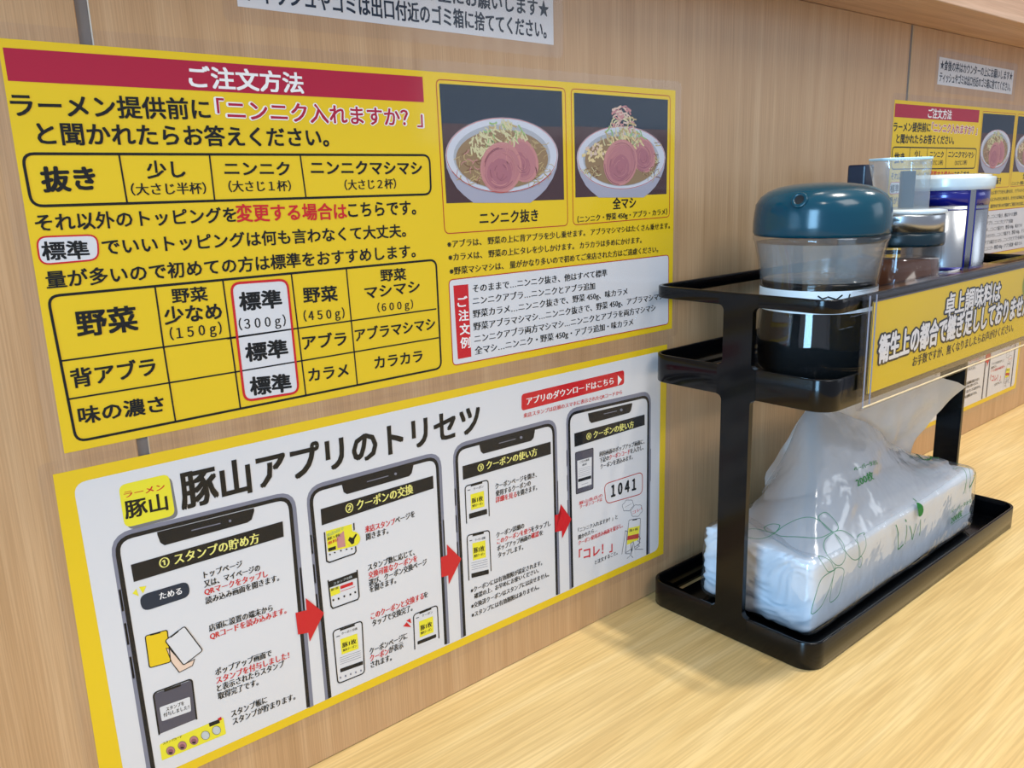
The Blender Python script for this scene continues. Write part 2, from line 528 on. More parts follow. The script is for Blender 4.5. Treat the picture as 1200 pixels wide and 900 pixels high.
SHEET1 = [
('Q','heading_band','crimson',2,[(1.49,-3.43),(202.04,-3.09),(202.18,-16.35),(1.49,-15.87)],0),
('T','heading_band','ご注文方法',73.89,-14.79,130.03,-14.87,9.19,'white',2.2,5),
('T','order_text','ラーメン提供前に',1.12,-29.42,81.76,-28.47,8.88,'ink',1.8,5),
('T','order_text','「ニンニク入れますか？」',85.41,-28.37,200.45,-29.42,9.11,'crimson',1.6,5,('white',2.2)),
('T','order_text','と聞かれたらお答えください。',9.0,-40.29,141.77,-40.24,8.78,'ink',1.8,5),
('L','garlic_table','ink',4,1.15,[(2.26,-43.86),(203.98,-44.41),(203.74,-65.76),(2.77,-64.81)],1,4.5),
('L','garlic_table','ink',4,0.75,[(39.53,-43.79),(40.26,-64.96)],0,0),
('L','garlic_table','ink',4,0.75,[(79.35,-44.18),(79.48,-64.89)],0,0),
('L','garlic_table','ink',4,0.75,[(125.26,-44.29),(126.47,-65.29)],0,0),
('T','garlic_table','抜き',8.02,-59.1,28.31,-58.72,9.62,'ink',2.6,5),
('T','garlic_table','少し',50.42,-54.43,67.17,-54.32,7.36,'ink',2,5),
('T','garlic_table','（大さじ半杯）',42.63,-61.64,75.92,-61.81,5.13,'ink',0.8,5),
('T','garlic_table','ニンニク',85.74,-53.82,118.87,-54.29,6.63,'ink',2,5),
('T','garlic_table','（大さじ１杯）',86.87,-61.32,118.69,-61.73,5.12,'ink',0.8,5),
('T','garlic_table','ニンニクマシマシ',130.57,-54.04,198.22,-54.96,7.09,'ink',2,5),
('T','garlic_table','（大さじ２杯）',149.04,-62.07,180.65,-61.94,5.18,'ink',0.8,5),
('T','order_text','それ以外のトッピングを',3.01,-75.08,89.09,-75.37,6.93,'ink',1.6,5),
('T','order_text','変更する場合は',89.3,-75.38,148.96,-76.92,8.0,'red',1.8,5),
('T','order_text','こちらです。',150.02,-76.31,192.72,-76.6,7.88,'ink',1.6,5),
('Q','standard_label','paper_white',3,[(2.56,-77.33),(26.16,-77.81),(25.39,-88.41),(2.34,-88.79)],4),
('L','standard_label','red',4,0.7,[(2.56,-77.33),(26.16,-77.81),(25.39,-88.41),(2.34,-88.79)],1,4),
('T','standard_label','標準',3.87,-86.95,21.84,-87.59,7.38,'ink',2.2,5),
('T','order_text','でいいトッピングは何も言わなくて大丈夫。',27.52,-86.72,185.21,-88.36,6.95,'ink',1.6,5),
('T','order_text','量が多いので初めての方は標準をおすすめします。',3.62,-98.93,190.83,-100.06,7.11,'ink',1.6,5),
('L','topping_table','ink',4,1.15,[(3.3,-102.15),(204.83,-102.57),(204.68,-166.55),(5.38,-167.02)],1,4.5),
('L','topping_table','ink',4,0.75,[(4.38,-130.33),(47.75,-130.6),(203.27,-130.93)],0,0),
('L','topping_table','ink',4,0.75,[(4.74,-147.47),(81.17,-147.95),(203.94,-148.07)],0,0),
('L','topping_table','ink',4,0.75,[(47.41,-102.66),(47.75,-130.6),(48.81,-166.94)],0,0),
('L','topping_table','ink',4,0.75,[(79.1,-102.46),(80.87,-166.9)],0,0),
('L','topping_table','ink',4,0.75,[(114.72,-102.51),(116.7,-166.94)],0,0),
('L','topping_table','ink',4,0.75,[(146.31,-102.56),(147.7,-166.63)],0,0),
('Q','topping_table','paper_white',3,[(82.84,-104.45),(112.15,-105.29),(112.78,-164.38),(83.42,-163.44)],4.5),
('L','topping_table','red',6,1.2,[(82.84,-104.45),(112.15,-105.29),(112.78,-164.38),(83.42,-163.44)],1,4.5),
('L','topping_table','ink',4,0.75,[(78.09,-130.97),(113.72,-130.78)],0,0),
('T','topping_table','野菜',12.66,-120.82,37.57,-121.26,11.05,'ink',2.35,5),
('T','topping_table','野菜',54.41,-110.85,70.82,-111.43,6.66,'ink',1.8,5),
('T','topping_table','少なめ',49.87,-120.27,76.74,-120.97,7.84,'ink',2,5),
('T','topping_table','（１５０ｇ）',51.37,-127.89,75.81,-128.14,5.94,'ink',0.8,5),
('T','topping_table','標準',86.24,-118.12,107.94,-118.9,8.7,'ink',2.4,5),
('T','topping_table','（３００ｇ）',84.67,-127.63,109.18,-128.65,5.84,'ink',0.8,5),
('T','topping_table','標準',86.63,-143.74,108.74,-144.56,8.91,'ink',2.4,5),
('T','topping_table','標準',87.16,-161.15,108.82,-162.85,9.06,'ink',2.4,5),
('T','topping_table','野菜',120.28,-118.09,139.72,-119.09,7.84,'ink',2,5),
('T','topping_table','（４５０ｇ）',119.48,-127.7,143.09,-128.84,5.71,'ink',0.8,5),
('T','topping_table','野菜',167.11,-111.5,183.59,-112.14,6.48,'ink',1.8,5),
('T','topping_table','マシマシ',156.55,-120.22,192.34,-119.92,6.89,'ink',1.8,5),
('T','topping_table','（６００ｇ）',163.83,-128.2,187.17,-128.84,5.14,'ink',0.8,5),
('T','topping_table','アブラ',117.51,-142.6,143.03,-143.65,7.54,'ink',1.8,5),
('T','topping_table','アブラマシマシ',148.62,-142.57,201.7,-142.74,6.95,'ink',1.8,5),
('T','topping_table','カラメ',119.26,-159.85,142.71,-160.91,7.23,'ink',1.8,5),
('T','topping_table','カラカラ',159.55,-159.72,191.6,-160.59,7.16,'ink',1.8,5),
('T','topping_table','背アブラ',7.23,-142.94,42.89,-142.96,8.22,'ink',2,5),
('T','topping_table','味の濃さ',7.88,-159.56,44.39,-160.88,7.6,'ink',2,5),
('L','noodle_photo','frame_red',3,0.55,[(210.97,-3.89),(310.53,-3.92),(311.28,-88.75),(211.99,-88.26)],1,3.5),
('Q','noodle_photo','navy',2,[(213.02,-6.02),(307.77,-5.72),(308.21,-72.15),(214.2,-71.15)],0),
('Q','noodle_photo','table_brown',3,[(213.4,-27.05),(307.91,-27.23),(308.21,-72.15),(214.2,-71.15)],0),
('Q','noodle_photo','bowl_shade',4,[(215.03,-44.46),(303.47,-44.41),(301.88,-52.5),(298.36,-58.73),(292.4,-65.1),(286.55,-69.11),(278.86,-73.09),(233.87,-71.55),(226.97,-66.95),(222.21,-62.98),(218.03,-56.99),(215.5,-51.31)],0),
('Q','noodle_photo','bowl_white',5,[(303.47,-44.41),(302.81,-48.03),(300.96,-51.55),(297.97,-54.87),(293.93,-57.91),(288.96,-60.57),(283.23,-62.8),(276.89,-64.52),(270.14,-65.72),(263.16,-66.36),(256.14,-66.45),(249.26,-65.99),(242.68,-65.02),(236.55,-63.56),(231.01,-61.67),(226.17,-59.39),(222.12,-56.8),(218.94,-53.94),(216.67,-50.88),(215.36,-47.7),(215.03,-44.46),(215.67,-41.23),(217.27,-38.07),(219.8,-35.05),(223.22,-32.24),(227.45,-29.69),(232.41,-27.47),(238.02,-25.62),(244.16,-24.21),(250.69,-23.26),(257.49,-22.81),(264.38,-22.89),(271.21,-23.5),(277.79,-24.65),(283.96,-26.32),(289.54,-28.47),(294.35,-31.07),(298.27,-34.04),(301.15,-37.32),(302.9,-40.81)],0),
('L','noodle_photo','frame_red',6,0.35,[(302.73,-44.41),(302.08,-47.97),(300.26,-51.43),(297.32,-54.71),(293.34,-57.7),(288.46,-60.32),(282.81,-62.51),(276.58,-64.21),(269.93,-65.39),(263.06,-66.03),(256.15,-66.11),(249.37,-65.67),(242.89,-64.71),(236.85,-63.28),(231.39,-61.42),(226.62,-59.18),(222.62,-56.62),(219.48,-53.8),(217.25,-50.79),(215.95,-47.65),(215.62,-44.46),(216.26,-41.27),(217.84,-38.16),(220.33,-35.18),(223.7,-32.41),(227.87,-29.9),(232.76,-27.71),(238.29,-25.9),(244.34,-24.5),(250.78,-23.57),(257.48,-23.13),(264.27,-23.21),(270.99,-23.82),(277.47,-24.95),(283.54,-26.59),(289.03,-28.72),(293.77,-31.28),(297.62,-34.21),(300.45,-37.43),(302.17,-40.87)],1,0),
('Q','noodle_photo','bowl_in',6,[(296.6,-45.33),(295.91,-48.76),(293.98,-52.07),(290.87,-55.16),(286.7,-57.91),(281.62,-60.25),(275.83,-62.09),(269.52,-63.38),(262.9,-64.1),(256.21,-64.23),(249.64,-63.78),(243.4,-62.79),(237.66,-61.29),(232.57,-59.34),(228.26,-57.0),(224.85,-54.34),(222.39,-51.46),(220.96,-48.41),(220.58,-45.29),(221.24,-42.18),(222.94,-39.16),(225.63,-36.31),(229.24,-33.7),(233.69,-31.42),(238.87,-29.52),(244.65,-28.06),(250.87,-27.1),(257.37,-26.67),(263.95,-26.81),(270.43,-27.51),(276.59,-28.78),(282.24,-30.58),(287.17,-32.87),(291.2,-35.58),(294.19,-38.63),(296.01,-41.92)],0),
('Q','noodle_photo','soup',7,[(294.64,-46.7),(293.99,-49.8),(292.15,-52.8),(289.2,-55.59),(285.24,-58.09),(280.41,-60.19),(274.9,-61.86),(268.9,-63.03),(262.6,-63.67),(256.22,-63.79),(249.96,-63.38),(244.0,-62.47),(238.51,-61.1),(233.64,-59.33),(229.52,-57.2),(226.24,-54.79),(223.89,-52.16),(222.51,-49.38),(222.13,-46.55),(222.76,-43.72),(224.38,-40.97),(226.95,-38.38),(230.4,-36.02),(234.66,-33.94),(239.61,-32.23),(245.13,-30.92),(251.07,-30.06),(257.27,-29.69),(263.56,-29.83),(269.74,-30.48),(275.61,-31.65),(280.98,-33.3),(285.68,-35.38),(289.51,-37.85),(292.35,-40.62),(294.08,-43.61)],0),
('L','noodle_photo','noodle',8,0.35,[(237.5,-53.5),(238.0,-54.7),(239.2,-55.8),(240.8,-56.3)],0,0),
('L','noodle_photo','pork_edge',8,0.42,[(229.8,-48.0),(228.1,-48.0),(226.6,-48.7),(225.7,-49.9)],0,0),
('L','noodle_photo','pork_edge',8,0.55,[(239.4,-53.1),(240.7,-54.0),(241.4,-55.2),(241.1,-56.6)],0,0),
('L','noodle_photo','pork_edge',8,0.37,[(239.9,-55.8),(239.1,-57.0),(238.0,-58.0),(236.5,-58.8)],0,0),
('L','noodle_photo','noodle',8,0.42,[(228.0,-44.2),(227.9,-45.5),(228.5,-46.7),(229.7,-47.7)],0,0),
('L','noodle_photo','noodle',8,0.58,[(250.1,-46.4),(248.3,-46.6),(246.6,-46.3),(245.1,-45.5)],0,0),
('L','noodle_photo','noodle',8,0.46,[(225.1,-45.2),(223.6,-45.8),(222.0,-46.4),(220.5,-47.0)],0,0),
('L','noodle_photo','noodle',8,0.37,[(234.6,-57.2),(235.9,-58.1),(237.4,-58.7),(239.2,-59.0)],0,0),
('L','noodle_photo','pork_edge',8,0.39,[(223.0,-52.3),(222.8,-53.6),(222.4,-54.9),(221.6,-56.1)],0,0),
('L','noodle_photo','noodle',8,0.42,[(235.6,-47.3),(233.8,-47.6),(232.1,-47.8),(230.4,-47.7)],0,0),
('L','noodle_photo','pork_edge',8,0.38,[(229.1,-57.4),(230.0,-58.5),(230.8,-59.8),(231.4,-61.0)],0,0),
('L','noodle_photo','soup_dark',8,0.38,[(243.8,-51.9),(242.4,-52.8),(240.9,-53.6),(239.2,-54.2)],0,0),
('L','noodle_photo','noodle',8,0.57,[(244.7,-47.4),(246.5,-47.5),(248.3,-47.4),(250.1,-47.1)],0,0),
('L','noodle_photo','pork_edge',8,0.43,[(249.7,-47.2),(247.9,-47.3),(246.5,-48.2),(245.9,-49.5)],0,0),
('L','noodle_photo','noodle',8,0.42,[(243.9,-57.4),(242.2,-58.0),(240.4,-57.9),(238.8,-57.3)],0,0),
('L','noodle_photo','soup_dark',8,0.43,[(240.5,-56.9),(242.2,-57.5),(243.9,-57.9),(245.7,-58.1)],0,0),
('L','noodle_photo','pork_edge',8,0.6,[(240.4,-50.0),(241.9,-50.7),(243.0,-51.8),(243.6,-53.0)],0,0),
('L','noodle_photo','noodle',8,0.36,[(228.6,-46.6),(230.0,-47.4),(230.6,-48.6),(230.4,-50.0)],0,0),
('L','noodle_photo','noodle',8,0.49,[(242.9,-51.5),(241.9,-52.6),(241.6,-54.0),(242.1,-55.3)],0,0),
('L','noodle_photo','pork_edge',8,0.54,[(230.1,-46.7),(231.9,-46.8),(233.4,-47.5),(234.4,-48.5)],0,0),
('L','noodle_photo','noodle',8,0.47,[(224.8,-55.7),(224.8,-57.0),(225.4,-58.3),(226.5,-59.4)],0,0),
('L','noodle_photo','soup_dark',8,0.47,[(238.8,-57.2),(238.0,-58.5),(237.3,-59.7),(236.8,-61.0)],0,0),
('L','noodle_photo','soup_dark',8,0.45,[(244.6,-51.0),(245.8,-52.0),(247.5,-52.5),(249.3,-52.6)],0,0),
('L','noodle_photo','noodle',8,0.6,[(236.3,-56.2),(234.7,-56.7),(233.1,-57.4),(231.9,-58.3)],0,0),
('L','noodle_photo','noodle',8,0.47,[(225.6,-55.8),(224.8,-57.0),(223.4,-57.9),(221.8,-58.3)],0,0),
('L','noodle_photo','soup_dark',8,0.43,[(242.8,-52.8),(241.2,-53.3),(239.4,-53.1),(237.9,-52.4)],0,0),
('L','noodle_photo','soup_dark',8,0.51,[(230.3,-41.5),(229.5,-42.7),(228.2,-43.6),(226.6,-44.1)],0,0),
('L','noodle_photo','noodle',8,0.56,[(234.4,-44.5),(232.7,-44.8),(231.1,-44.4),(230.0,-43.4)],0,0),
('L','noodle_photo','soup_dark',8,0.54,[(234.7,-58.6),(236.1,-59.4),(237.7,-60.0),(239.3,-60.5)],0,0),
('L','noodle_photo','noodle',8,0.49,[(235.2,-60.2),(233.5,-60.7),(231.8,-60.9),(230.0,-60.8)],0,0),
('L','noodle_photo','soup_dark',8,0.35,[(237.3,-39.0),(238.7,-39.9),(240.4,-40.0),(242.0,-39.3)],0,0),
('L','noodle_photo','soup_dark',8,0.49,[(240.9,-47.2),(239.4,-47.9),(237.7,-48.3),(235.9,-48.1)],0,0),
('L','noodle_photo','noodle',8,0.58,[(242.2,-46.4),(241.2,-47.5),(240.6,-48.8),(240.3,-50.1)],0,0),
('L','noodle_photo','pork_edge',8,0.5,[(233.3,-51.0),(232.3,-52.1),(232.0,-53.4),(232.4,-54.7)],0,0),
('L','noodle_photo','noodle',8,0.42,[(242.8,-55.1),(241.4,-56.0),(240.0,-56.9),(238.6,-57.7)],0,0),
('L','noodle_photo','soup_dark',8,0.55,[(234.8,-52.3),(233.1,-52.5),(231.3,-52.7),(229.6,-53.0)],0,0),
('L','noodle_photo','noodle',8,0.37,[(234.3,-54.9),(234.4,-56.2),(233.4,-57.4),(231.9,-58.0)],0,0),
('L','noodle_photo','noodle',8,0.56,[(249.0,-44.8),(249.7,-46.0),(249.3,-47.4),(248.0,-48.3)],0,0),
('L','noodle_photo','pork_edge',8,0.58,[(238.0,-47.0),(236.3,-47.5),(235.0,-48.4),(234.1,-49.6)],0,0),
('L','noodle_photo','soup_dark',8,0.39,[(232.2,-50.3),(231.8,-51.6),(231.7,-53.0),(231.9,-54.3)],0,0),
('L','noodle_photo','noodle',8,0.53,[(243.2,-56.3),(244.0,-57.5),(244.8,-58.8),(245.5,-60.1)],0,0),
('L','noodle_photo','noodle',8,0.48,[(245.6,-50.1),(245.3,-51.5),(245.0,-52.8),(244.8,-54.2)],0,0),
('L','noodle_photo','soup_dark',8,0.6,[(228.0,-48.9),(229.0,-49.9),(230.4,-50.7),(232.1,-51.1)],0,0),
('L','noodle_photo','noodle',8,0.55,[(229.1,-43.3),(228.4,-44.5),(228.2,-45.8),(228.3,-47.1)],0,0),
('L','noodle_photo','noodle',8,0.45,[(224.6,-45.3),(224.5,-46.6),(224.5,-48.0),(224.7,-49.3)],0,0),
('L','noodle_photo','noodle',8,0.37,[(236.8,-58.6),(235.0,-58.6),(233.2,-58.9),(231.6,-59.4)],0,0),
('L','noodle_photo','pork_edge',8,0.4,[(245.3,-58.0),(246.8,-58.7),(247.7,-59.9),(247.7,-61.3)],0,0),
('L','noodle_photo','soup_dark',8,0.43,[(240.9,-41.0),(239.2,-41.5),(238.0,-42.5),(237.6,-43.8)],0,0),
('L','noodle_photo','noodle',8,0.55,[(232.8,-53.2),(231.2,-53.6),(229.4,-54.0),(227.7,-54.1)],0,0),
('L','noodle_photo','noodle',8,0.52,[(242.7,-39.6),(244.3,-40.2),(245.7,-41.0),(247.1,-41.8)],0,0),
('L','noodle_photo','soup_dark',8,0.51,[(241.3,-49.7),(239.6,-50.0),(237.9,-49.5),(236.9,-48.5)],0,0),
('L','noodle_photo','pork_edge',8,0.56,[(231.8,-41.2),(231.2,-42.5),(229.9,-43.4),(228.3,-44.0)],0,0),
('L','noodle_photo','soup_dark',8,0.43,[(232.3,-40.1),(233.6,-41.0),(234.9,-41.9),(236.2,-42.8)],0,0),
('L','noodle_photo','noodle',8,0.48,[(238.0,-56.2),(237.3,-57.5),(235.8,-58.2),(234.0,-58.2)],0,0),
('L','noodle_photo','pork_edge',8,0.4,[(245.5,-48.7),(245.8,-50.0),(245.9,-51.4),(245.8,-52.8)],0,0),
('L','noodle_photo','noodle',8,0.51,[(225.6,-47.5),(224.9,-48.7),(224.5,-50.0),(224.4,-51.3)],0,0),
('L','noodle_photo','pork_edge',8,0.5,[(239.3,-52.3),(237.5,-52.4),(236.0,-51.7),(235.2,-50.5)],0,0),
('L','noodle_photo','noodle',8,0.57,[(235.4,-53.0),(236.6,-54.0),(238.1,-54.6),(239.9,-54.8)],0,0),
('L','noodle_photo','noodle',8,0.39,[(238.4,-45.6),(239.7,-46.5),(241.2,-47.1),(242.9,-47.5)],0,0),
('L','noodle_photo','pork_edge',8,0.35,[(240.6,-40.9),(240.3,-42.2),(239.1,-43.2),(237.4,-43.7)],0,0),
('L','noodle_photo','noodle',8,0.38,[(284.4,-59.2),(286.0,-60.1),(286.8,-61.4),(286.4,-62.8)],0,0),
('L','noodle_photo','noodle',8,0.39,[(295.2,-52.8),(296.4,-53.9),(296.8,-55.4),(296.2,-56.8)],0,0),
('L','noodle_photo','noodle',8,0.49,[(288.7,-54.6),(290.6,-55.2),(292.2,-56.1),(293.4,-57.3)],0,0),
('L','noodle_photo','noodle',8,0.4,[(281.2,-37.4),(280.8,-38.8),(280.5,-40.2),(280.1,-41.6)],0,0),
('L','noodle_photo','soup_dark',8,0.48,[(281.7,-56.7),(282.5,-58.0),(283.9,-59.0),(285.7,-59.6)],0,0),
('L','noodle_photo','noodle',8,0.46,[(278.2,-46.1),(278.8,-47.4),(280.1,-48.5),(281.8,-49.1)],0,0),
('L','noodle_photo','noodle',8,0.37,[(295.2,-50.0),(297.3,-50.1),(298.9,-50.9),(299.7,-52.3)],0,0),
('L','noodle_photo','noodle',8,0.47,[(291.1,-54.7),(293.1,-54.8),(295.1,-54.4),(296.8,-53.6)],0,0),
('L','noodle_photo','noodle',8,0.57,[(283.5,-42.2),(281.8,-43.0),(279.8,-42.9),(278.3,-42.1)],0,0),
('L','noodle_photo','noodle',8,0.5,[(280.7,-37.8),(281.6,-39.0),(283.1,-39.9),(285.1,-40.3)],0,0),
('L','noodle_photo','noodle',8,0.56,[(291.5,-54.3),(289.5,-54.6),(287.8,-55.3),(286.2,-56.3)],0,0),
('L','noodle_photo','noodle',8,0.56,[(275.8,-53.5),(274.1,-54.2),(272.9,-55.4),(272.2,-56.7)],0,0),
('L','noodle_photo','soup_dark',8,0.55,[(281.1,-41.6),(279.2,-42.1),(277.3,-42.3),(275.4,-42.4)],0,0),
('L','noodle_photo','noodle',8,0.36,[(289.2,-51.0),(290.3,-52.2),(292.1,-52.9),(294.1,-53.0)],0,0),
('L','noodle_photo','noodle',8,0.53,[(280.7,-55.9),(278.7,-56.0),(276.9,-55.5),(275.7,-54.4)],0,0),
('L','noodle_photo','noodle',8,0.52,[(275.9,-47.8),(275.2,-49.2),(275.2,-50.6),(275.7,-52.0)],0,0),
('L','noodle_photo','noodle',8,0.59,[(279.6,-56.4),(281.3,-57.0),(283.3,-57.4),(285.3,-57.4)],0,0),
('L','noodle_photo','noodle',8,0.42,[(288.4,-39.5),(290.4,-39.5),(292.2,-40.0),(293.6,-41.1)],0,0),
('L','noodle_photo','noodle',8,0.39,[(295.1,-44.3),(293.1,-44.4),(291.5,-45.3),(290.8,-46.6)],0,0),
('L','noodle_photo','soup_dark',8,0.56,[(277.2,-57.2),(275.8,-58.2),(274.0,-58.8),(272.1,-58.8)],0,0),
('L','noodle_photo','noodle',8,0.54,[(279.6,-41.6),(281.2,-42.4),(282.9,-43.1),(284.6,-43.8)],0,0),
('L','noodle_photo','noodle',8,0.53,[(288.6,-42.3),(287.5,-43.5),(285.8,-44.3),(283.9,-44.7)],0,0),
('L','noodle_photo','soup_dark',8,0.43,[(281.9,-53.2),(282.0,-54.6),(282.3,-56.1),(282.7,-57.5)],0,0),
('L','noodle_photo','noodle',8,0.4,[(294.1,-40.8),(292.1,-41.1),(290.2,-41.6),(288.4,-42.2)],0,0),
('L','noodle_photo','noodle',8,0.58,[(283.7,-51.5),(284.2,-52.9),(284.6,-54.3),(284.6,-55.8)],0,0),
('L','noodle_photo','noodle',8,0.51,[(291.1,-56.3),(293.1,-56.7),(294.4,-57.9),(294.6,-59.3)],0,0),
('L','noodle_photo','noodle',8,0.47,[(281.2,-35.8),(282.6,-36.8),(284.4,-37.4),(286.3,-37.5)],0,0),
('L','noodle_photo','noodle',8,0.37,[(289.4,-52.8),(289.7,-54.3),(288.8,-55.6),(287.0,-56.3)],0,0),
('L','noodle_photo','noodle',8,0.5,[(280.8,-47.3),(279.2,-48.1),(277.9,-49.2),(277.0,-50.4)],0,0),
('L','noodle_photo','noodle',8,0.54,[(290.1,-57.1),(289.1,-58.3),(287.3,-58.9),(285.3,-58.7)],0,0),
('L','noodle_photo','noodle',8,0.43,[(285.0,-36.1),(283.9,-37.3),(283.4,-38.7),(283.4,-40.1)],0,0),
('L','noodle_photo','noodle',8,0.39,[(278.7,-59.2),(278.0,-60.5),(277.7,-61.9),(277.6,-63.4)],0,0),
('L','noodle_photo','noodle',8,0.52,[(286.6,-60.4),(284.6,-60.5),(282.6,-60.4),(280.7,-60.0)],0,0),
('L','noodle_photo','noodle',8,0.55,[(283.3,-60.3),(282.2,-61.6),(281.2,-62.8),(280.2,-64.0)],0,0),
('L','noodle_photo','soup_dark',8,0.54,[(277.2,-54.0),(277.2,-55.5),(277.6,-56.9),(278.5,-58.2)],0,0),
('L','noodle_photo','noodle',8,0.42,[(289.9,-38.0),(291.9,-38.2),(293.9,-37.8),(295.4,-36.8)],0,0),
('L','noodle_photo','soup_dark',8,0.44,[(277.1,-56.9),(275.2,-57.1),(273.2,-57.1),(271.4,-56.7)],0,0),
('L','noodle_photo','noodle',8,0.4,[(281.7,-35.5),(283.3,-36.3),(285.1,-36.9),(287.0,-37.2)],0,0),
('L','noodle_photo','noodle',8,0.47,[(289.4,-48.7),(287.7,-49.5),(285.7,-49.9),(283.7,-49.8)],0,0),
('L','noodle_photo','noodle',8,0.6,[(290.6,-49.6),(289.3,-50.8),(288.2,-52.0),(287.4,-53.3)],0,0),
('L','noodle_photo','noodle',9,0.81,[(248.1,-28.8),(247.3,-30.3),(246.7,-31.8),(246.3,-33.4)],0,0),
('L','noodle_photo','veg',9,0.94,[(249.0,-35.4),(249.7,-36.9),(251.3,-37.9),(253.4,-38.1)],0,0),
('L','noodle_photo','veg',9,1.06,[(269.5,-30.1),(269.7,-31.7),(269.6,-33.3),(269.3,-34.9)],0,0),
('L','noodle_photo','veg',9,1.01,[(268.3,-31.5),(267.8,-33.1),(266.6,-34.5),(264.8,-35.5)],0,0),
('L','noodle_photo','veg_green',9,0.79,[(265.6,-34.6),(266.2,-36.1),(266.7,-37.7),(267.1,-39.3)],0,0),
('L','noodle_photo','veg_green',9,0.83,[(247.4,-35.4),(246.6,-36.9),(245.7,-38.4),(244.7,-39.8)],0,0),
('L','noodle_photo','veg',9,0.95,[(249.0,-35.1),(250.5,-36.2),(251.2,-37.7),(250.9,-39.3)],0,0),
('L','noodle_photo','veg',9,1.19,[(258.4,-29.6),(259.4,-30.9),(260.1,-32.4),(260.4,-34.0)],0,0),
('L','noodle_photo','veg',9,1.05,[(265.7,-35.1),(266.7,-36.5),(266.9,-38.1),(266.2,-39.7)],0,0),
('L','noodle_photo','veg',9,0.83,[(272.5,-32.5),(273.4,-34.0),(275.1,-35.0),(277.3,-35.4)],0,0),
('L','noodle_photo','veg_green',9,0.96,[(268.1,-32.4),(268.4,-34.0),(268.8,-35.6),(269.3,-37.2)],0,0),
('L','noodle_photo','noodle',9,0.72,[(256.1,-29.5),(257.3,-30.8),(259.2,-31.6),(261.3,-31.7)],0,0),
('L','noodle_photo','veg',9,1.1,[(247.8,-35.2),(247.7,-36.8),(248.4,-38.2),(249.8,-39.4)],0,0),
('L','noodle_photo','veg',9,1.11,[(256.8,-30.0),(258.0,-31.3),(259.7,-32.2),(261.8,-32.6)],0,0),
('L','noodle_photo','veg',9,1.18,[(261.1,-36.8),(259.2,-37.5),(258.1,-39.0),(258.3,-40.6)],0,0),
('L','noodle_photo','veg_green',9,1.03,[(242.9,-30.8),(244.8,-31.4),(246.9,-31.2),(248.7,-30.3)],0,0),
('L','noodle_photo','noodle',9,1.18,[(247.2,-28.0),(249.0,-28.8),(251.1,-28.8),(253.0,-28.0)],0,0),
('L','noodle_photo','veg_green',9,1.03,[(270.4,-26.9),(271.6,-28.2),(272.8,-29.6),(273.9,-31.0)],0,0),
('L','noodle_photo','veg',9,0.78,[(265.5,-34.5),(267.2,-35.5),(268.8,-36.6),(270.2,-37.8)],0,0),
('L','noodle_photo','veg_green',9,1.0,[(257.6,-26.5),(259.0,-27.7),(260.4,-28.8),(262.1,-29.8)],0,0),
('L','noodle_photo','noodle',9,0.79,[(263.1,-30.4),(264.5,-31.6),(264.7,-33.2),(263.6,-34.7)],0,0),
('L','noodle_photo','veg',9,0.83,[(241.4,-31.9),(241.3,-33.5),(241.2,-35.0),(240.9,-36.6)],0,0),
('L','noodle_photo','veg',9,0.85,[(244.3,-28.9),(246.0,-29.8),(246.7,-31.2),(246.4,-32.8)],0,0),
('L','noodle_photo','veg',9,0.97,[(251.8,-34.3),(253.3,-35.4),(255.1,-36.2),(257.1,-36.8)],0,0),
('L','noodle_photo','veg',9,1.1,[(249.0,-29.1),(249.4,-30.6),(250.7,-31.8),(252.6,-32.4)],0,0),
('L','noodle_photo','veg',9,1.19,[(247.9,-36.2),(249.0,-37.5),(250.8,-38.4),(252.8,-38.7)],0,0),
('L','noodle_photo','veg',9,0.81,[(251.0,-35.4),(249.6,-36.6),(247.7,-37.3),(245.6,-37.4)],0,0),
('L','noodle_photo','veg',9,1.02,[(256.3,-37.2),(256.4,-38.8),(256.8,-40.4),(257.4,-41.9)],0,0),
('L','noodle_photo','veg',9,0.73,[(267.7,-29.6),(269.3,-30.7),(271.4,-31.0),(273.6,-30.5)],0,0),
('L','noodle_photo','veg',9,0.98,[(274.8,-31.0),(275.7,-32.5),(276.7,-33.9),(277.8,-35.3)],0,0),
('L','noodle_photo','veg_green',9,0.75,[(266.9,-30.3),(268.4,-31.5),(270.5,-31.8),(272.6,-31.1)],0,0),
('L','noodle_photo','noodle',9,0.98,[(249.8,-33.2),(249.4,-34.7),(249.3,-36.3),(249.6,-37.9)],0,0),
('L','noodle_photo','veg',9,0.84,[(262.2,-32.3),(263.9,-33.3),(265.0,-34.6),(265.6,-36.2)],0,0),
('L','noodle_photo','noodle',9,0.86,[(264.8,-34.0),(265.2,-35.6),(264.9,-37.2),(264.1,-38.7)],0,0),
('L','noodle_photo','veg_green',9,1.14,[(247.8,-26.2),(249.7,-26.7),(251.9,-26.6),(253.7,-25.7)],0,0),
('L','noodle_photo','noodle',9,1.19,[(273.1,-30.1),(272.5,-31.7),(271.4,-33.1),(269.9,-34.3)],0,0),
('L','noodle_photo','veg',9,0.87,[(250.0,-33.4),(250.4,-34.9),(251.0,-36.4),(251.7,-37.9)],0,0),
('L','noodle_photo','veg',9,1.01,[(273.2,-32.1),(274.4,-33.5),(275.3,-34.9),(275.9,-36.5)],0,0),
('L','noodle_photo','veg',9,0.95,[(257.5,-28.1),(259.6,-28.4),(261.8,-28.5),(264.0,-28.5)],0,0),
('L','noodle_photo','veg_green',9,0.93,[(272.2,-28.8),(273.2,-30.2),(274.4,-31.5),(275.7,-32.8)],0,0),
('L','noodle_photo','noodle',9,1.09,[(255.6,-27.8),(255.8,-29.4),(256.5,-30.8),(257.8,-32.1)],0,0),
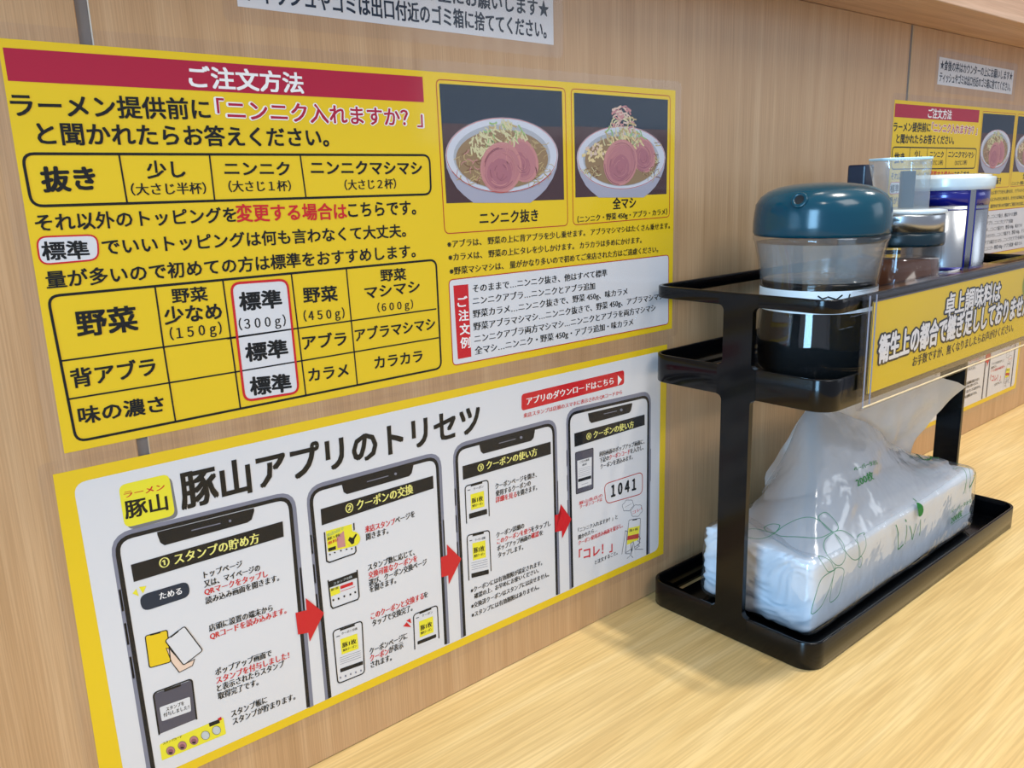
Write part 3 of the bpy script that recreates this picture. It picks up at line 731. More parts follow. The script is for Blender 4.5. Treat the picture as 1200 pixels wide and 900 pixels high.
('L','noodle_photo','noodle',9,0.87,[(260.9,-25.1),(260.9,-26.6),(259.9,-28.1),(258.1,-29.0)],0,0),
('L','noodle_photo','noodle',9,0.83,[(240.3,-31.1),(240.5,-32.6),(240.2,-34.2),(239.3,-35.6)],0,0),
('L','noodle_photo','veg',9,1.12,[(250.3,-29.3),(252.4,-29.7),(254.3,-30.3),(256.0,-31.2)],0,0),
('L','noodle_photo','veg',9,1.09,[(241.4,-32.6),(242.5,-33.9),(244.4,-34.5),(246.5,-34.1)],0,0),
('L','noodle_photo','veg',9,0.84,[(265.4,-35.7),(266.4,-37.1),(266.5,-38.7),(265.7,-40.2)],0,0),
('L','noodle_photo','veg',9,0.94,[(260.4,-31.6),(262.2,-32.4),(263.9,-33.4),(265.3,-34.5)],0,0),
('L','noodle_photo','veg',9,0.7,[(242.9,-30.3),(243.1,-31.9),(244.1,-33.2),(245.7,-34.1)],0,0),
('L','noodle_photo','veg_green',9,0.83,[(261.6,-36.3),(262.3,-37.8),(263.1,-39.3),(263.9,-40.7)],0,0),
('L','noodle_photo','veg_green',9,1.03,[(250.4,-32.5),(251.0,-34.0),(250.9,-35.5),(250.2,-37.0)],0,0),
('L','noodle_photo','veg',9,1.14,[(251.6,-26.6),(252.4,-28.0),(251.9,-29.6),(250.4,-30.7)],0,0),
('L','noodle_photo','noodle',9,1.07,[(249.7,-33.1),(250.1,-34.6),(251.1,-36.0),(252.6,-37.0)],0,0),
('L','noodle_photo','veg',9,1.06,[(244.0,-35.7),(244.6,-37.2),(246.2,-38.3),(248.2,-38.6)],0,0),
('L','noodle_photo','noodle',9,1.16,[(263.1,-26.3),(265.1,-27.0),(267.1,-27.6),(269.2,-28.0)],0,0),
('L','noodle_photo','noodle',9,1.13,[(261.5,-32.5),(261.7,-34.1),(261.0,-35.6),(259.5,-36.8)],0,0),
('L','noodle_photo','veg_green',9,0.84,[(246.7,-34.7),(246.5,-36.3),(247.0,-37.8),(248.0,-39.1)],0,0),
('L','noodle_photo','veg',9,0.78,[(267.8,-31.1),(269.9,-31.6),(272.1,-31.7),(274.4,-31.4)],0,0),
('L','noodle_photo','noodle',9,1.03,[(259.4,-25.1),(260.8,-26.2),(261.1,-27.8),(260.3,-29.3)],0,0),
('L','noodle_photo','veg',9,1.11,[(261.4,-33.0),(261.8,-34.5),(263.1,-35.8),(265.1,-36.3)],0,0),
('L','noodle_photo','veg',9,0.84,[(269.1,-31.8),(270.8,-32.7),(272.2,-33.9),(273.3,-35.3)],0,0),
('L','noodle_photo','veg',9,0.96,[(245.2,-32.2),(245.7,-33.7),(246.0,-35.3),(246.1,-36.9)],0,0),
('L','noodle_photo','veg',9,1.07,[(240.9,-39.6),(240.5,-41.2),(240.4,-42.7),(240.6,-44.3)],0,0),
('L','noodle_photo','veg',9,1.18,[(235.5,-34.2),(235.1,-35.7),(234.0,-37.0),(232.2,-37.9)],0,0),
('L','noodle_photo','veg',9,1.17,[(245.2,-42.5),(246.7,-43.6),(248.4,-44.5),(250.4,-45.1)],0,0),
('L','noodle_photo','veg',9,0.99,[(243.7,-42.0),(244.1,-43.6),(244.2,-45.2),(244.0,-46.8)],0,0),
('L','noodle_photo','veg',9,1.1,[(234.4,-40.0),(235.7,-41.2),(237.2,-42.2),(239.0,-43.0)],0,0),
('L','noodle_photo','veg',9,1.05,[(236.9,-37.9),(237.0,-39.4),(236.4,-40.9),(235.3,-42.3)],0,0),
('L','noodle_photo','veg',9,1.0,[(236.9,-38.5),(237.2,-40.0),(236.8,-41.5),(235.8,-43.0)],0,0),
('L','noodle_photo','veg',9,0.72,[(238.8,-35.8),(240.3,-36.8),(242.0,-37.7),(243.8,-38.3)],0,0),
('L','noodle_photo','veg',9,0.93,[(242.1,-40.7),(243.2,-42.0),(244.3,-43.4),(245.2,-44.8)],0,0),
('L','noodle_photo','veg',9,1.07,[(239.2,-34.3),(240.3,-35.5),(241.1,-37.0),(241.4,-38.5)],0,0),
('L','noodle_photo','veg',9,0.97,[(234.5,-35.0),(234.6,-36.5),(234.6,-38.1),(234.5,-39.6)],0,0),
('L','noodle_photo','veg',9,0.91,[(237.3,-42.6),(238.1,-44.0),(239.2,-45.3),(240.5,-46.5)],0,0),
('L','noodle_photo','veg',9,0.89,[(237.6,-40.4),(238.7,-41.6),(240.1,-42.8),(241.7,-43.8)],0,0),
('L','noodle_photo','veg',9,0.96,[(245.5,-40.8),(245.1,-42.4),(244.1,-43.8),(242.7,-45.0)],0,0),
('L','noodle_photo','veg',9,0.77,[(236.8,-41.2),(237.9,-42.5),(238.4,-44.0),(238.2,-45.6)],0,0),
('L','noodle_photo','veg',9,1.15,[(237.0,-34.2),(238.0,-35.5),(238.6,-37.0),(238.9,-38.5)],0,0),
('L','noodle_photo','veg',9,0.92,[(239.9,-32.4),(241.3,-33.5),(243.1,-34.2),(245.2,-34.4)],0,0),
('L','noodle_photo','veg',9,1.18,[(240.8,-40.2),(240.9,-41.8),(241.8,-43.1),(243.6,-44.0)],0,0),
('L','noodle_photo','veg',9,1.02,[(243.7,-34.4),(245.8,-34.4),(247.9,-34.4),(250.1,-34.3)],0,0),
('L','noodle_photo','veg',9,1.14,[(240.7,-43.2),(242.2,-44.4),(244.1,-45.0),(246.2,-45.0)],0,0),
('L','noodle_photo','veg',9,0.91,[(241.2,-40.9),(243.3,-40.9),(245.3,-40.6),(247.3,-40.0)],0,0),
('L','noodle_photo','veg',9,0.9,[(241.1,-39.6),(242.4,-40.8),(243.1,-42.2),(242.8,-43.8)],0,0),
('L','noodle_photo','veg',9,0.96,[(240.5,-31.0),(241.7,-32.2),(243.1,-33.3),(244.6,-34.4)],0,0),
('L','noodle_photo','veg',9,1.12,[(233.5,-39.6),(233.6,-41.1),(233.8,-42.7),(233.9,-44.2)],0,0),
('L','noodle_photo','veg',9,0.85,[(246.8,-33.5),(246.3,-35.1),(247.0,-36.5),(248.5,-37.6)],0,0),
('L','noodle_photo','veg',9,0.73,[(237.8,-32.7),(238.2,-34.2),(238.5,-35.8),(238.7,-37.3)],0,0),
('L','noodle_photo','veg',9,0.77,[(242.8,-33.0),(244.3,-34.1),(245.7,-35.2),(247.1,-36.4)],0,0),
('L','noodle_photo','veg',9,0.84,[(241.8,-41.5),(242.3,-43.1),(241.8,-44.6),(240.4,-45.8)],0,0),
('L','noodle_photo','veg',9,1.13,[(238.2,-38.9),(238.9,-40.3),(239.2,-41.9),(238.9,-43.4)],0,0),
('L','noodle_photo','veg',9,0.8,[(247.8,-33.7),(248.9,-35.0),(250.5,-36.0),(252.4,-36.6)],0,0),
('L','noodle_photo','veg',9,1.18,[(246.4,-40.3),(248.5,-40.4),(250.5,-39.8),(252.1,-38.7)],0,0),
('L','noodle_photo','veg',9,0.93,[(246.4,-37.9),(248.1,-38.8),(250.2,-39.1),(252.2,-38.7)],0,0),
('L','noodle_photo','veg',9,0.95,[(244.1,-40.8),(243.8,-42.4),(243.9,-44.0),(244.4,-45.5)],0,0),
('L','noodle_photo','veg',10,0.61,[(263.5,-27.0),(264.2,-28.2),(264.5,-29.6),(264.4,-30.9)],0,0),
('L','noodle_photo','veg',10,0.89,[(258.4,-23.9),(259.5,-24.9),(259.9,-26.3),(259.4,-27.6)],0,0),
('L','noodle_photo','veg',10,0.93,[(263.1,-24.8),(263.0,-26.2),(262.2,-27.4),(260.8,-28.4)],0,0),
('L','noodle_photo','veg',10,0.61,[(260.6,-28.1),(262.0,-29.0),(263.5,-29.8),(265.1,-30.5)],0,0),
('L','noodle_photo','veg',10,0.76,[(261.9,-25.5),(262.7,-26.7),(262.9,-28.1),(262.5,-29.4)],0,0),
('L','noodle_photo','veg',10,0.58,[(260.4,-26.9),(260.8,-28.2),(261.4,-29.5),(262.1,-30.7)],0,0),
('L','noodle_photo','veg',10,0.81,[(257.5,-25.3),(258.9,-26.2),(259.8,-27.3),(260.3,-28.6)],0,0),
('L','noodle_photo','veg',10,0.6,[(257.5,-24.1),(257.2,-25.4),(256.6,-26.8),(255.6,-27.9)],0,0),
('L','noodle_photo','veg',10,0.58,[(261.1,-26.1),(261.1,-27.5),(260.9,-28.8),(260.5,-30.2)],0,0),
('L','noodle_photo','veg',10,0.62,[(261.9,-24.1),(262.2,-25.5),(263.0,-26.7),(264.2,-27.7)],0,0),
('L','noodle_photo','veg',10,0.58,[(262.7,-24.1),(261.9,-25.3),(260.3,-26.1),(258.5,-26.2)],0,0),
('L','noodle_photo','veg',10,0.9,[(264.7,-25.3),(265.1,-26.6),(265.1,-28.0),(264.8,-29.4)],0,0),
('L','noodle_photo','veg',10,0.87,[(257.5,-27.2),(257.9,-28.5),(258.3,-29.9),(258.6,-31.2)],0,0),
('L','noodle_photo','veg',10,0.69,[(262.8,-26.0),(263.3,-27.3),(263.8,-28.6),(264.3,-29.9)],0,0),
('L','noodle_photo','frame_red',12,0.35,[(296.7,-55.27),(295.36,-56.33),(293.89,-57.36),(292.31,-58.33),(290.63,-59.27),(288.84,-60.15),(286.96,-60.98),(284.99,-61.75),(282.93,-62.46),(280.81,-63.12),(278.62,-63.71),(276.38,-64.25),(274.08,-64.71),(271.74,-65.11),(269.37,-65.45),(266.97,-65.72),(264.56,-65.92),(262.13,-66.05),(259.7,-66.12),(257.28,-66.12),(254.87,-66.05),(252.49,-65.92),(250.13,-65.73),(247.8,-65.47),(245.51,-65.15),(243.28,-64.77),(241.09,-64.33),(238.97,-63.83),(236.91,-63.28),(234.92,-62.68),(233.01,-62.03),(231.18,-61.32),(229.43,-60.58),(227.77,-59.78),(226.21,-58.95),(224.74,-58.08),(223.37,-57.17),(222.11,-56.23),(220.95,-55.26),(219.9,-54.26),(218.96,-53.24)],0,0),
('Q','noodle_photo','pork_edge',9,[(284.79,-43.81),(286.09,-47.67),(286.25,-51.5),(285.23,-54.97),(283.14,-57.8),(280.15,-59.73),(276.51,-60.62),(272.55,-60.4),(268.59,-59.11),(264.96,-56.86),(261.94,-53.86),(259.76,-50.34),(258.57,-46.6),(258.47,-42.91),(259.45,-39.57),(261.44,-36.82),(264.29,-34.89),(267.78,-33.92),(271.65,-34.01),(275.6,-35.16),(279.3,-37.3),(282.45,-40.26)],0),
('Q','noodle_photo','pork',9.5,[(283.93,-46.77),(284.06,-50.44),(283.07,-53.87),(281.05,-56.71),(278.22,-58.67),(274.87,-59.56),(271.33,-59.31),(267.97,-57.95),(265.1,-55.63),(262.99,-52.58),(261.84,-49.11),(261.75,-45.54),(262.71,-42.22),(264.65,-39.44),(267.38,-37.48),(270.64,-36.52),(274.14,-36.68),(277.53,-37.94),(280.48,-40.19),(282.69,-43.24)],0),
('Q','noodle_photo','pork_two',10,[(278.52,-48.22),(279.33,-50.95),(279.11,-53.59),(277.9,-55.82),(275.85,-57.35),(273.21,-58.01),(270.32,-57.71),(267.53,-56.5),(265.18,-54.55),(263.53,-52.08),(262.78,-49.4),(263.0,-46.82),(264.18,-44.63),(266.17,-43.11),(268.74,-42.42),(271.6,-42.66),(274.4,-43.81),(276.81,-45.74)],0),
('L','noodle_photo','pork_two',10.5,0.29180381520739096,[(273.63,-52.03),(273.21,-52.22),(272.76,-52.33),(272.27,-52.38),(271.77,-52.34),(271.26,-52.23),(270.76,-52.05),(270.28,-51.8)],0,0),
('L','noodle_photo','pork_edge',10.6,0.4282423891714608,[(259.33,-42.21),(259.67,-41.06),(260.14,-39.97),(260.73,-38.95),(261.45,-38.03),(262.28,-37.2),(263.21,-36.48),(264.24,-35.87)],0,0),
('L','noodle_photo','pork_edge',10.7,0.4638509626849594,[(280.37,-58.78),(279.56,-59.16),(278.71,-59.48),(277.82,-59.72),(276.9,-59.9),(275.95,-60.0),(274.98,-60.03),(274.0,-59.98)],0,0),
('L','noodle_photo','pork',10.8,0.39455639895664285,[(268.76,-52.17),(268.16,-51.57),(267.64,-50.9),(267.22,-50.19),(266.91,-49.44),(266.71,-48.69),(266.64,-47.94),(266.69,-47.21)],0,0),
('L','noodle_photo','pork_edge',10.9,0.4322922555363209,[(272.6,-45.65),(273.39,-46.08),(274.1,-46.66),(274.7,-47.33),(275.17,-48.09),(275.48,-48.89),(275.62,-49.71),(275.58,-50.49)],0,0),
('L','noodle_photo','pork',10.5,0.3913437026756219,[(278.73,-51.02),(278.29,-52.38),(277.52,-53.54),(276.44,-54.44),(275.13,-55.03),(273.64,-55.28),(272.06,-55.18),(270.47,-54.74)],0,0),
('L','noodle_photo','pork_edge',10.6,0.3166777754675968,[(280.8,-55.36),(279.51,-56.53),(277.95,-57.39),(276.18,-57.92),(274.27,-58.08),(272.29,-57.89),(270.31,-57.34),(268.39,-56.47)],0,0),
('L','noodle_photo','pork_two',10.7,0.42792180890261455,[(272.53,-54.14),(271.44,-53.97),(270.36,-53.6),(269.33,-53.04),(268.4,-52.33),(267.59,-51.48),(266.95,-50.53),(266.48,-49.51)],0,0),
('L','noodle_photo','pork_edge',10.8,0.34820922461299586,[(274.63,-36.85),(276.22,-37.59),(277.73,-38.51),(279.15,-39.6),(280.44,-40.83),(281.59,-42.2),(282.56,-43.66),(283.34,-45.2)],0,0),
('L','noodle_photo','pork_edge',10.9,0.49395000921140053,[(273.24,-43.83),(273.76,-44.09),(274.25,-44.39),(274.73,-44.74),(275.18,-45.12),(275.6,-45.53),(275.99,-45.97),(276.33,-46.43)],0,0),
('L','noodle_photo','pork_two',10.5,0.37070521843116166,[(266.71,-51.82),(265.86,-50.56),(265.28,-49.21),(264.98,-47.83),(264.98,-46.48),(265.28,-45.23),(265.86,-44.12),(266.7,-43.21)],0,0),
('L','noodle_photo','pork',10.6,0.31818408740544313,[(270.49,-53.91),(269.38,-53.35),(268.37,-52.61),(267.48,-51.72),(266.76,-50.72),(266.23,-49.65),(265.91,-48.54),(265.82,-47.44)],0,0),
('L','noodle_photo','pork_edge',10.7,0.3305584014077403,[(266.6,-48.44),(266.56,-48.04),(266.56,-47.65),(266.59,-47.27),(266.66,-46.9),(266.76,-46.54),(266.89,-46.2),(267.05,-45.87)],0,0),
('L','noodle_photo','pork_dark',10.8,0.30861880062650526,[(275.81,-54.4),(274.61,-54.84),(273.28,-55.0),(271.89,-54.87),(270.49,-54.47),(269.16,-53.8),(267.94,-52.91),(266.89,-51.83)],0,0),
('L','noodle_photo','pork',10.9,0.3825916629230307,[(274.22,-51.2),(273.98,-51.51),(273.68,-51.77),(273.34,-51.97),(272.96,-52.12),(272.55,-52.2),(272.11,-52.22),(271.67,-52.18)],0,0),
('L','noodle_photo','pork_edge',10.5,0.3804600808492773,[(270.43,-56.41),(269.87,-56.19),(269.31,-55.94),(268.76,-55.66),(268.23,-55.34),(267.71,-55.01),(267.21,-54.64),(266.73,-54.25)],0,0),
('L','noodle_photo','pork',10.6,0.49720903667193206,[(277.1,-56.48),(276.55,-56.68),(275.99,-56.84),(275.4,-56.96),(274.8,-57.04),(274.19,-57.07),(273.56,-57.07),(272.93,-57.02)],0,0),
('L','noodle_photo','pork',10.7,0.2788451453160276,[(277.92,-53.44),(277.04,-54.3),(275.96,-54.94),(274.73,-55.33),(273.38,-55.47),(271.98,-55.34),(270.58,-54.95),(269.23,-54.32)],0,0),
('L','noodle_photo','pork',10.8,0.4918710084098171,[(277.36,-48.48),(277.54,-49.53),(277.52,-50.56),(277.3,-51.53),(276.88,-52.39),(276.28,-53.13),(275.51,-53.72),(274.61,-54.12)],0,0),
('L','noodle_photo','pork_two',10.9,0.3454751004897363,[(268.56,-44.6),(269.49,-44.25),(270.52,-44.12),(271.61,-44.22),(272.71,-44.55),(273.75,-45.09),(274.69,-45.83),(275.49,-46.71)],0,0),
('L','noodle_photo','pork',10.5,0.4701184925866486,[(270.5,-51.74),(270.15,-51.52),(269.83,-51.27),(269.53,-50.99),(269.27,-50.69),(269.04,-50.36),(268.85,-50.02),(268.7,-49.66)],0,0),
('L','noodle_photo','pork',10.6,0.32559132039587996,[(271.38,-45.07),(272.24,-45.29),(273.08,-45.66),(273.85,-46.19),(274.53,-46.83),(275.09,-47.57),(275.5,-48.37),(275.75,-49.2)],0,0),
('L','noodle_photo','pork_edge',10.7,0.3479828010421524,[(275.48,-50.45),(275.31,-51.07),(275.03,-51.62),(274.62,-52.09),(274.12,-52.46),(273.54,-52.73),(272.89,-52.87),(272.2,-52.89)],0,0),
('L','noodle_photo','pork_edge',10.8,0.46198372404403754,[(271.84,-53.53),(271.09,-53.34),(270.36,-53.06),(269.66,-52.67),(269.0,-52.2),(268.41,-51.65),(267.9,-51.04),(267.48,-50.37)],0,0),
('L','noodle_photo','pork_edge',10.9,0.45684844680381315,[(261.07,-49.67),(260.55,-48.13),(260.23,-46.59),(260.14,-45.06),(260.25,-43.58),(260.58,-42.17),(261.11,-40.86),(261.84,-39.67)],0,0),
('L','noodle_photo','pork',10.5,0.4305911976095317,[(264.8,-49.57),(264.51,-48.67),(264.34,-47.78),(264.28,-46.9),(264.33,-46.04),(264.5,-45.21),(264.78,-44.44),(265.16,-43.72)],0,0),
('L','noodle_photo','pork_dark',11.2,0.3,[(273.36,-49.93),(273.75,-51.16),(273.71,-52.27),(273.25,-53.05),(272.45,-53.37),(271.46,-53.16),(270.45,-52.47),(269.61,-51.43),(269.08,-50.21)],0,0),
('Q','noodle_photo','pork_edge',11,[(272.19,-53.06),(270.81,-57.29),(268.18,-61.06),(264.53,-64.03),(260.18,-65.97),(255.51,-66.73),(250.9,-66.25),(246.73,-64.61),(243.32,-61.95),(240.94,-58.5),(239.74,-54.54),(239.81,-50.36),(241.14,-46.3),(243.62,-42.67),(247.08,-39.73),(251.25,-37.73),(255.81,-36.83),(260.42,-37.13),(264.69,-38.61),(268.27,-41.19),(270.86,-44.65),(272.2,-48.72)],0),
('Q','noodle_photo','pork',11.5,[(269.71,-55.79),(267.35,-59.4),(263.91,-62.32),(259.77,-64.26),(255.34,-65.03),(251.06,-64.58),(247.36,-62.97),(244.57,-60.37),(242.95,-57.04),(242.64,-53.31),(243.65,-49.51),(245.91,-46.0),(249.18,-43.12),(253.19,-41.14),(257.55,-40.25),(261.85,-40.57),(265.67,-42.07),(268.61,-44.63),(270.37,-48.0),(270.75,-51.85)],0),
('Q','noodle_photo','pork_two',12,[(264.07,-55.83),(262.98,-58.77),(260.82,-61.25),(257.88,-62.95),(254.52,-63.67),(251.15,-63.34),(248.19,-62.01),(245.97,-59.84),(244.76,-57.11),(244.68,-54.13),(245.75,-51.26),(247.83,-48.83),(250.69,-47.12),(253.99,-46.34),(257.36,-46.6),(260.38,-47.87),(262.68,-50.02),(263.96,-52.79)],0),
('L','noodle_photo','pork_edge',12.5,0.37142013821221176,[(249.54,-65.01),(248.6,-64.64),(247.7,-64.21),(246.83,-63.72),(246.01,-63.17),(245.24,-62.58),(244.51,-61.93),(243.84,-61.24)],0,0),
('L','noodle_photo','pork_edge',12.6,0.44440896617675907,[(249.3,-48.46),(249.76,-48.02),(250.25,-47.62),(250.76,-47.24),(251.31,-46.91),(251.88,-46.61),(252.48,-46.36),(253.09,-46.14)],0,0),
('L','noodle_photo','pork_dark',12.7,0.4631307574536172,[(243.12,-48.64),(244.03,-46.83),(245.23,-45.15),(246.7,-43.65),(248.39,-42.37),(250.28,-41.33),(252.31,-40.57),(254.43,-40.11)],0,0),
('L','noodle_photo','pork_edge',12.8,0.38654153023417476,[(251.94,-60.41),(251.24,-60.14),(250.57,-59.8),(249.94,-59.41),(249.36,-58.96),(248.83,-58.46),(248.36,-57.92),(247.95,-57.34)],0,0),
('L','noodle_photo','pork_dark',12.9,0.30000018482554824,[(260.07,-56.61),(259.46,-57.29),(258.75,-57.89),(257.95,-58.38),(257.09,-58.76),(256.18,-59.02),(255.25,-59.15),(254.32,-59.16)],0,0),
('L','noodle_photo','pork_dark',12.5,0.4016815003402565,[(264.51,-59.56),(262.82,-61.04),(260.88,-62.21),(258.76,-63.04),(256.54,-63.51),(254.3,-63.61),(252.1,-63.32),(250.03,-62.67)],0,0),
('L','noodle_photo','pork_edge',12.6,0.27618973723984475,[(258.19,-49.26),(258.82,-49.68),(259.38,-50.17),(259.85,-50.75),(260.22,-51.38),(260.49,-52.06),(260.64,-52.78),(260.67,-53.51)],0,0),
('L','noodle_photo','pork',12.7,0.30222313637500964,[(242.38,-56.96),(241.98,-55.65),(241.74,-54.31),(241.66,-52.95),(241.74,-51.58),(241.98,-50.21),(242.37,-48.87),(242.92,-47.56)],0,0),
('L','noodle_photo','pork_dark',12.8,0.41609738381571765,[(257.29,-50.19),(257.61,-50.36),(257.91,-50.55),(258.19,-50.77),(258.45,-51.01),(258.68,-51.27),(258.89,-51.55),(259.07,-51.84)],0,0),
('L','noodle_photo','pork_edge',12.9,0.3906556079139437,[(264.76,-44.93),(265.87,-46.27),(266.72,-47.77),(267.29,-49.39),(267.58,-51.1),(267.56,-52.84),(267.24,-54.57),(266.62,-56.25)],0,0),
('L','noodle_photo','pork',12.5,0.4637547954887852,[(256.16,-65.81),(253.73,-65.81),(251.36,-65.45),(249.12,-64.76),(247.05,-63.74),(245.21,-62.43),(243.64,-60.87),(242.38,-59.08)],0,0),
('L','noodle_photo','pork_two',12.6,0.2532818312464383,[(261.96,-48.77),(262.36,-49.35),(262.7,-49.97),(262.96,-50.62),(263.16,-51.29),(263.28,-51.98),(263.33,-52.69),(263.3,-53.4)],0,0),
('L','noodle_photo','pork_two',12.7,0.4909570170348589,[(251.79,-63.99),(249.92,-63.41),(248.18,-62.57),(246.63,-61.5),(245.29,-60.22),(244.19,-58.75),(243.37,-57.14),(242.83,-55.42)],0,0),
('L','noodle_photo','pork_dark',12.8,0.30952157039488615,[(256.68,-49.75),(257.29,-49.97),(257.86,-50.28),(258.37,-50.66),(258.81,-51.11),(259.17,-51.61),(259.44,-52.16),(259.62,-52.75)],0,0),
('L','noodle_photo','pork',12.9,0.48859743480929335,[(257.53,-43.43),(259.72,-43.95),(261.7,-44.91),(263.37,-46.27),(264.66,-47.95),(265.49,-49.88),(265.82,-51.97),(265.63,-54.09)],0,0),
('L','noodle_photo','pork_edge',12.5,0.4100464855792666,[(260.3,-60.42),(258.57,-61.23),(256.72,-61.73),(254.83,-61.9),(252.97,-61.73),(251.2,-61.24),(249.59,-60.45),(248.19,-59.38)],0,0),
('L','noodle_photo','pork_edge',12.6,0.33075846942077286,[(242.52,-48.67),(243.29,-47.0),(244.3,-45.42),(245.53,-43.98),(246.96,-42.69),(248.56,-41.58),(250.31,-40.67),(252.16,-39.99)],0,0),
('L','noodle_photo','pork',12.7,0.424260041087259,[(268.1,-49.46),(268.28,-50.54),(268.35,-51.65),(268.29,-52.76),(268.12,-53.87),(267.84,-54.97),(267.44,-56.04),(266.94,-57.08)],0,0),
('L','noodle_photo','pork_dark',12.8,0.4914455354790006,[(248.55,-57.71),(248.12,-57.08),(247.77,-56.4),(247.49,-55.69),(247.3,-54.96),(247.2,-54.2),(247.18,-53.44),(247.25,-52.68)],0,0),
('L','noodle_photo','pork_edge',12.9,0.26436252853469755,[(251.49,-56.59),(251.2,-56.22),(250.96,-55.82),(250.77,-55.39),(250.63,-54.95),(250.55,-54.49),(250.54,-54.02),(250.58,-53.55)],0,0),
('L','noodle_photo','pork_two',12.5,0.44751539533587303,[(263.26,-48.44),(263.63,-49.07),(263.94,-49.73),(264.18,-50.41),(264.35,-51.12),(264.45,-51.84),(264.48,-52.57),(264.44,-53.3)],0,0),
('L','noodle_photo','pork_edge',12.6,0.4957162424101084,[(258.91,-61.42),(257.18,-61.93),(255.4,-62.17),(253.62,-62.11),(251.91,-61.78),(250.3,-61.18),(248.86,-60.32),(247.61,-59.25)],0,0),
('L','noodle_photo','pork_dark',12.7,0.4844161389218479,[(243.01,-51.0),(243.79,-48.53),(245.13,-46.24),(246.96,-44.23),(249.2,-42.59),(251.74,-41.42),(254.48,-40.75),(257.29,-40.64)],0,0),
('L','noodle_photo','pork_edge',12.8,0.37742211747425525,[(251.13,-40.01),(253.73,-39.29),(256.4,-39.02),(259.06,-39.2),(261.61,-39.84),(263.97,-40.91),(266.04,-42.39),(267.75,-44.22)],0,0),
('L','noodle_photo','pork_edge',12.9,0.44969086938010644,[(256.84,-42.69),(258.67,-42.94),(260.42,-43.48),(262.03,-44.29),(263.45,-45.35),(264.63,-46.63),(265.54,-48.1),(266.16,-49.71)],0,0),
('L','noodle_photo','pork_dark',12.5,0.39545277127698286,[(250.59,-54.81),(250.52,-54.11),(250.59,-53.4),(250.78,-52.71),(251.1,-52.05),(251.54,-51.44),(252.07,-50.91),(252.7,-50.46)],0,0),
('L','noodle_photo','pork_dark',13.2,0.3,[(257.33,-55.51),(256.87,-56.84),(256.04,-57.9),(254.97,-58.49),(253.86,-58.51),(252.91,-57.95),(252.29,-56.92),(252.1,-55.6),(252.38,-54.22)],0,0),
('T','caption_text','ニンニク抜き',238.04,-84.51,284.98,-84.67,7.44,'ink',1.6,5),
('T','caption_text#2','全マシ',354.44,-80.13,377.93,-80.06,7.36,'ink',1.8,5),
('T','caption_text#2','（ニンニク・野菜 450g・アブラ・カラメ）',320.11,-87.56,412.36,-86.21,4.39,'ink',1,5),
('L','noodle_photo#2','frame_red',3,0.55,[(315.78,-3.82),(414.19,-3.98),(415.02,-87.97),(316.18,-88.73)],1,3.5),
('Q','noodle_photo#2','navy',2,[(318.26,-6.11),(411.75,-6.65),(411.42,-71.55),(318.63,-71.13)],0),
('Q','noodle_photo#2','table_brown',3,[(318.37,-26.53),(411.64,-27.08),(411.42,-71.55),(318.63,-71.13)],0),
('Q','noodle_photo#2','bowl_shade',4,[(320.11,-46.01),(409.46,-46.13),(408.21,-53.8),(404.94,-59.7),(399.25,-65.75),(393.55,-69.57),(386.0,-73.2),(340.49,-71.82),(333.27,-67.57),(328.25,-63.78),(323.73,-58.03),(320.89,-52.59)],0),
('Q','noodle_photo#2','bowl_white',5,[(409.46,-46.13),(408.95,-49.56),(407.25,-52.9),(404.4,-56.05),(400.48,-58.93),(395.62,-61.46),(389.96,-63.57),(383.67,-65.22),(376.93,-66.36),(369.92,-66.98),(362.84,-67.07),(355.86,-66.64),(349.15,-65.71),(342.87,-64.32),(337.16,-62.52),(332.13,-60.34),(327.89,-57.85),(324.52,-55.11),(322.07,-52.18),(320.6,-49.13),(320.11,-46.01),(320.63,-42.91),(322.13,-39.88),(324.58,-37.0),(327.94,-34.31),(332.15,-31.88),(337.11,-29.77),(342.74,-28.03),(348.91,-26.7),(355.5,-25.82),(362.35,-25.42),(369.32,-25.53),(376.23,-26.14),(382.91,-27.27),(389.18,-28.88),(394.86,-30.95),(399.8,-33.44),(403.84,-36.28),(406.85,-39.4),(408.75,-42.71)],0),
('L','noodle_photo#2','frame_red',6,0.35,[(408.72,-46.13),(408.22,-49.5),(406.55,-52.79),(403.74,-55.89),(399.88,-58.73),(395.1,-61.22),(389.53,-63.3),(383.34,-64.92),(376.71,-66.05),(369.81,-66.66),(362.83,-66.75),(355.96,-66.33),(349.35,-65.42),(343.16,-64.05),(337.53,-62.27),(332.57,-60.13),(328.39,-57.68),(325.07,-54.98),(322.65,-52.09),(321.2,-49.08),(320.72,-46.01),(321.23,-42.96),(322.71,-39.97),(325.13,-37.13),(328.44,-34.48),(332.59,-32.09),(337.48,-30.01),(343.02,-28.29),(349.11,-26.98),(355.6,-26.12),(362.36,-25.73),(369.22,-25.84),(376.03,-26.44),(382.6,-27.55),(388.77,-29.15),(394.36,-31.19),(399.22,-33.64),(403.19,-36.43),(406.16,-39.5),(408.02,-42.77)],1,0),
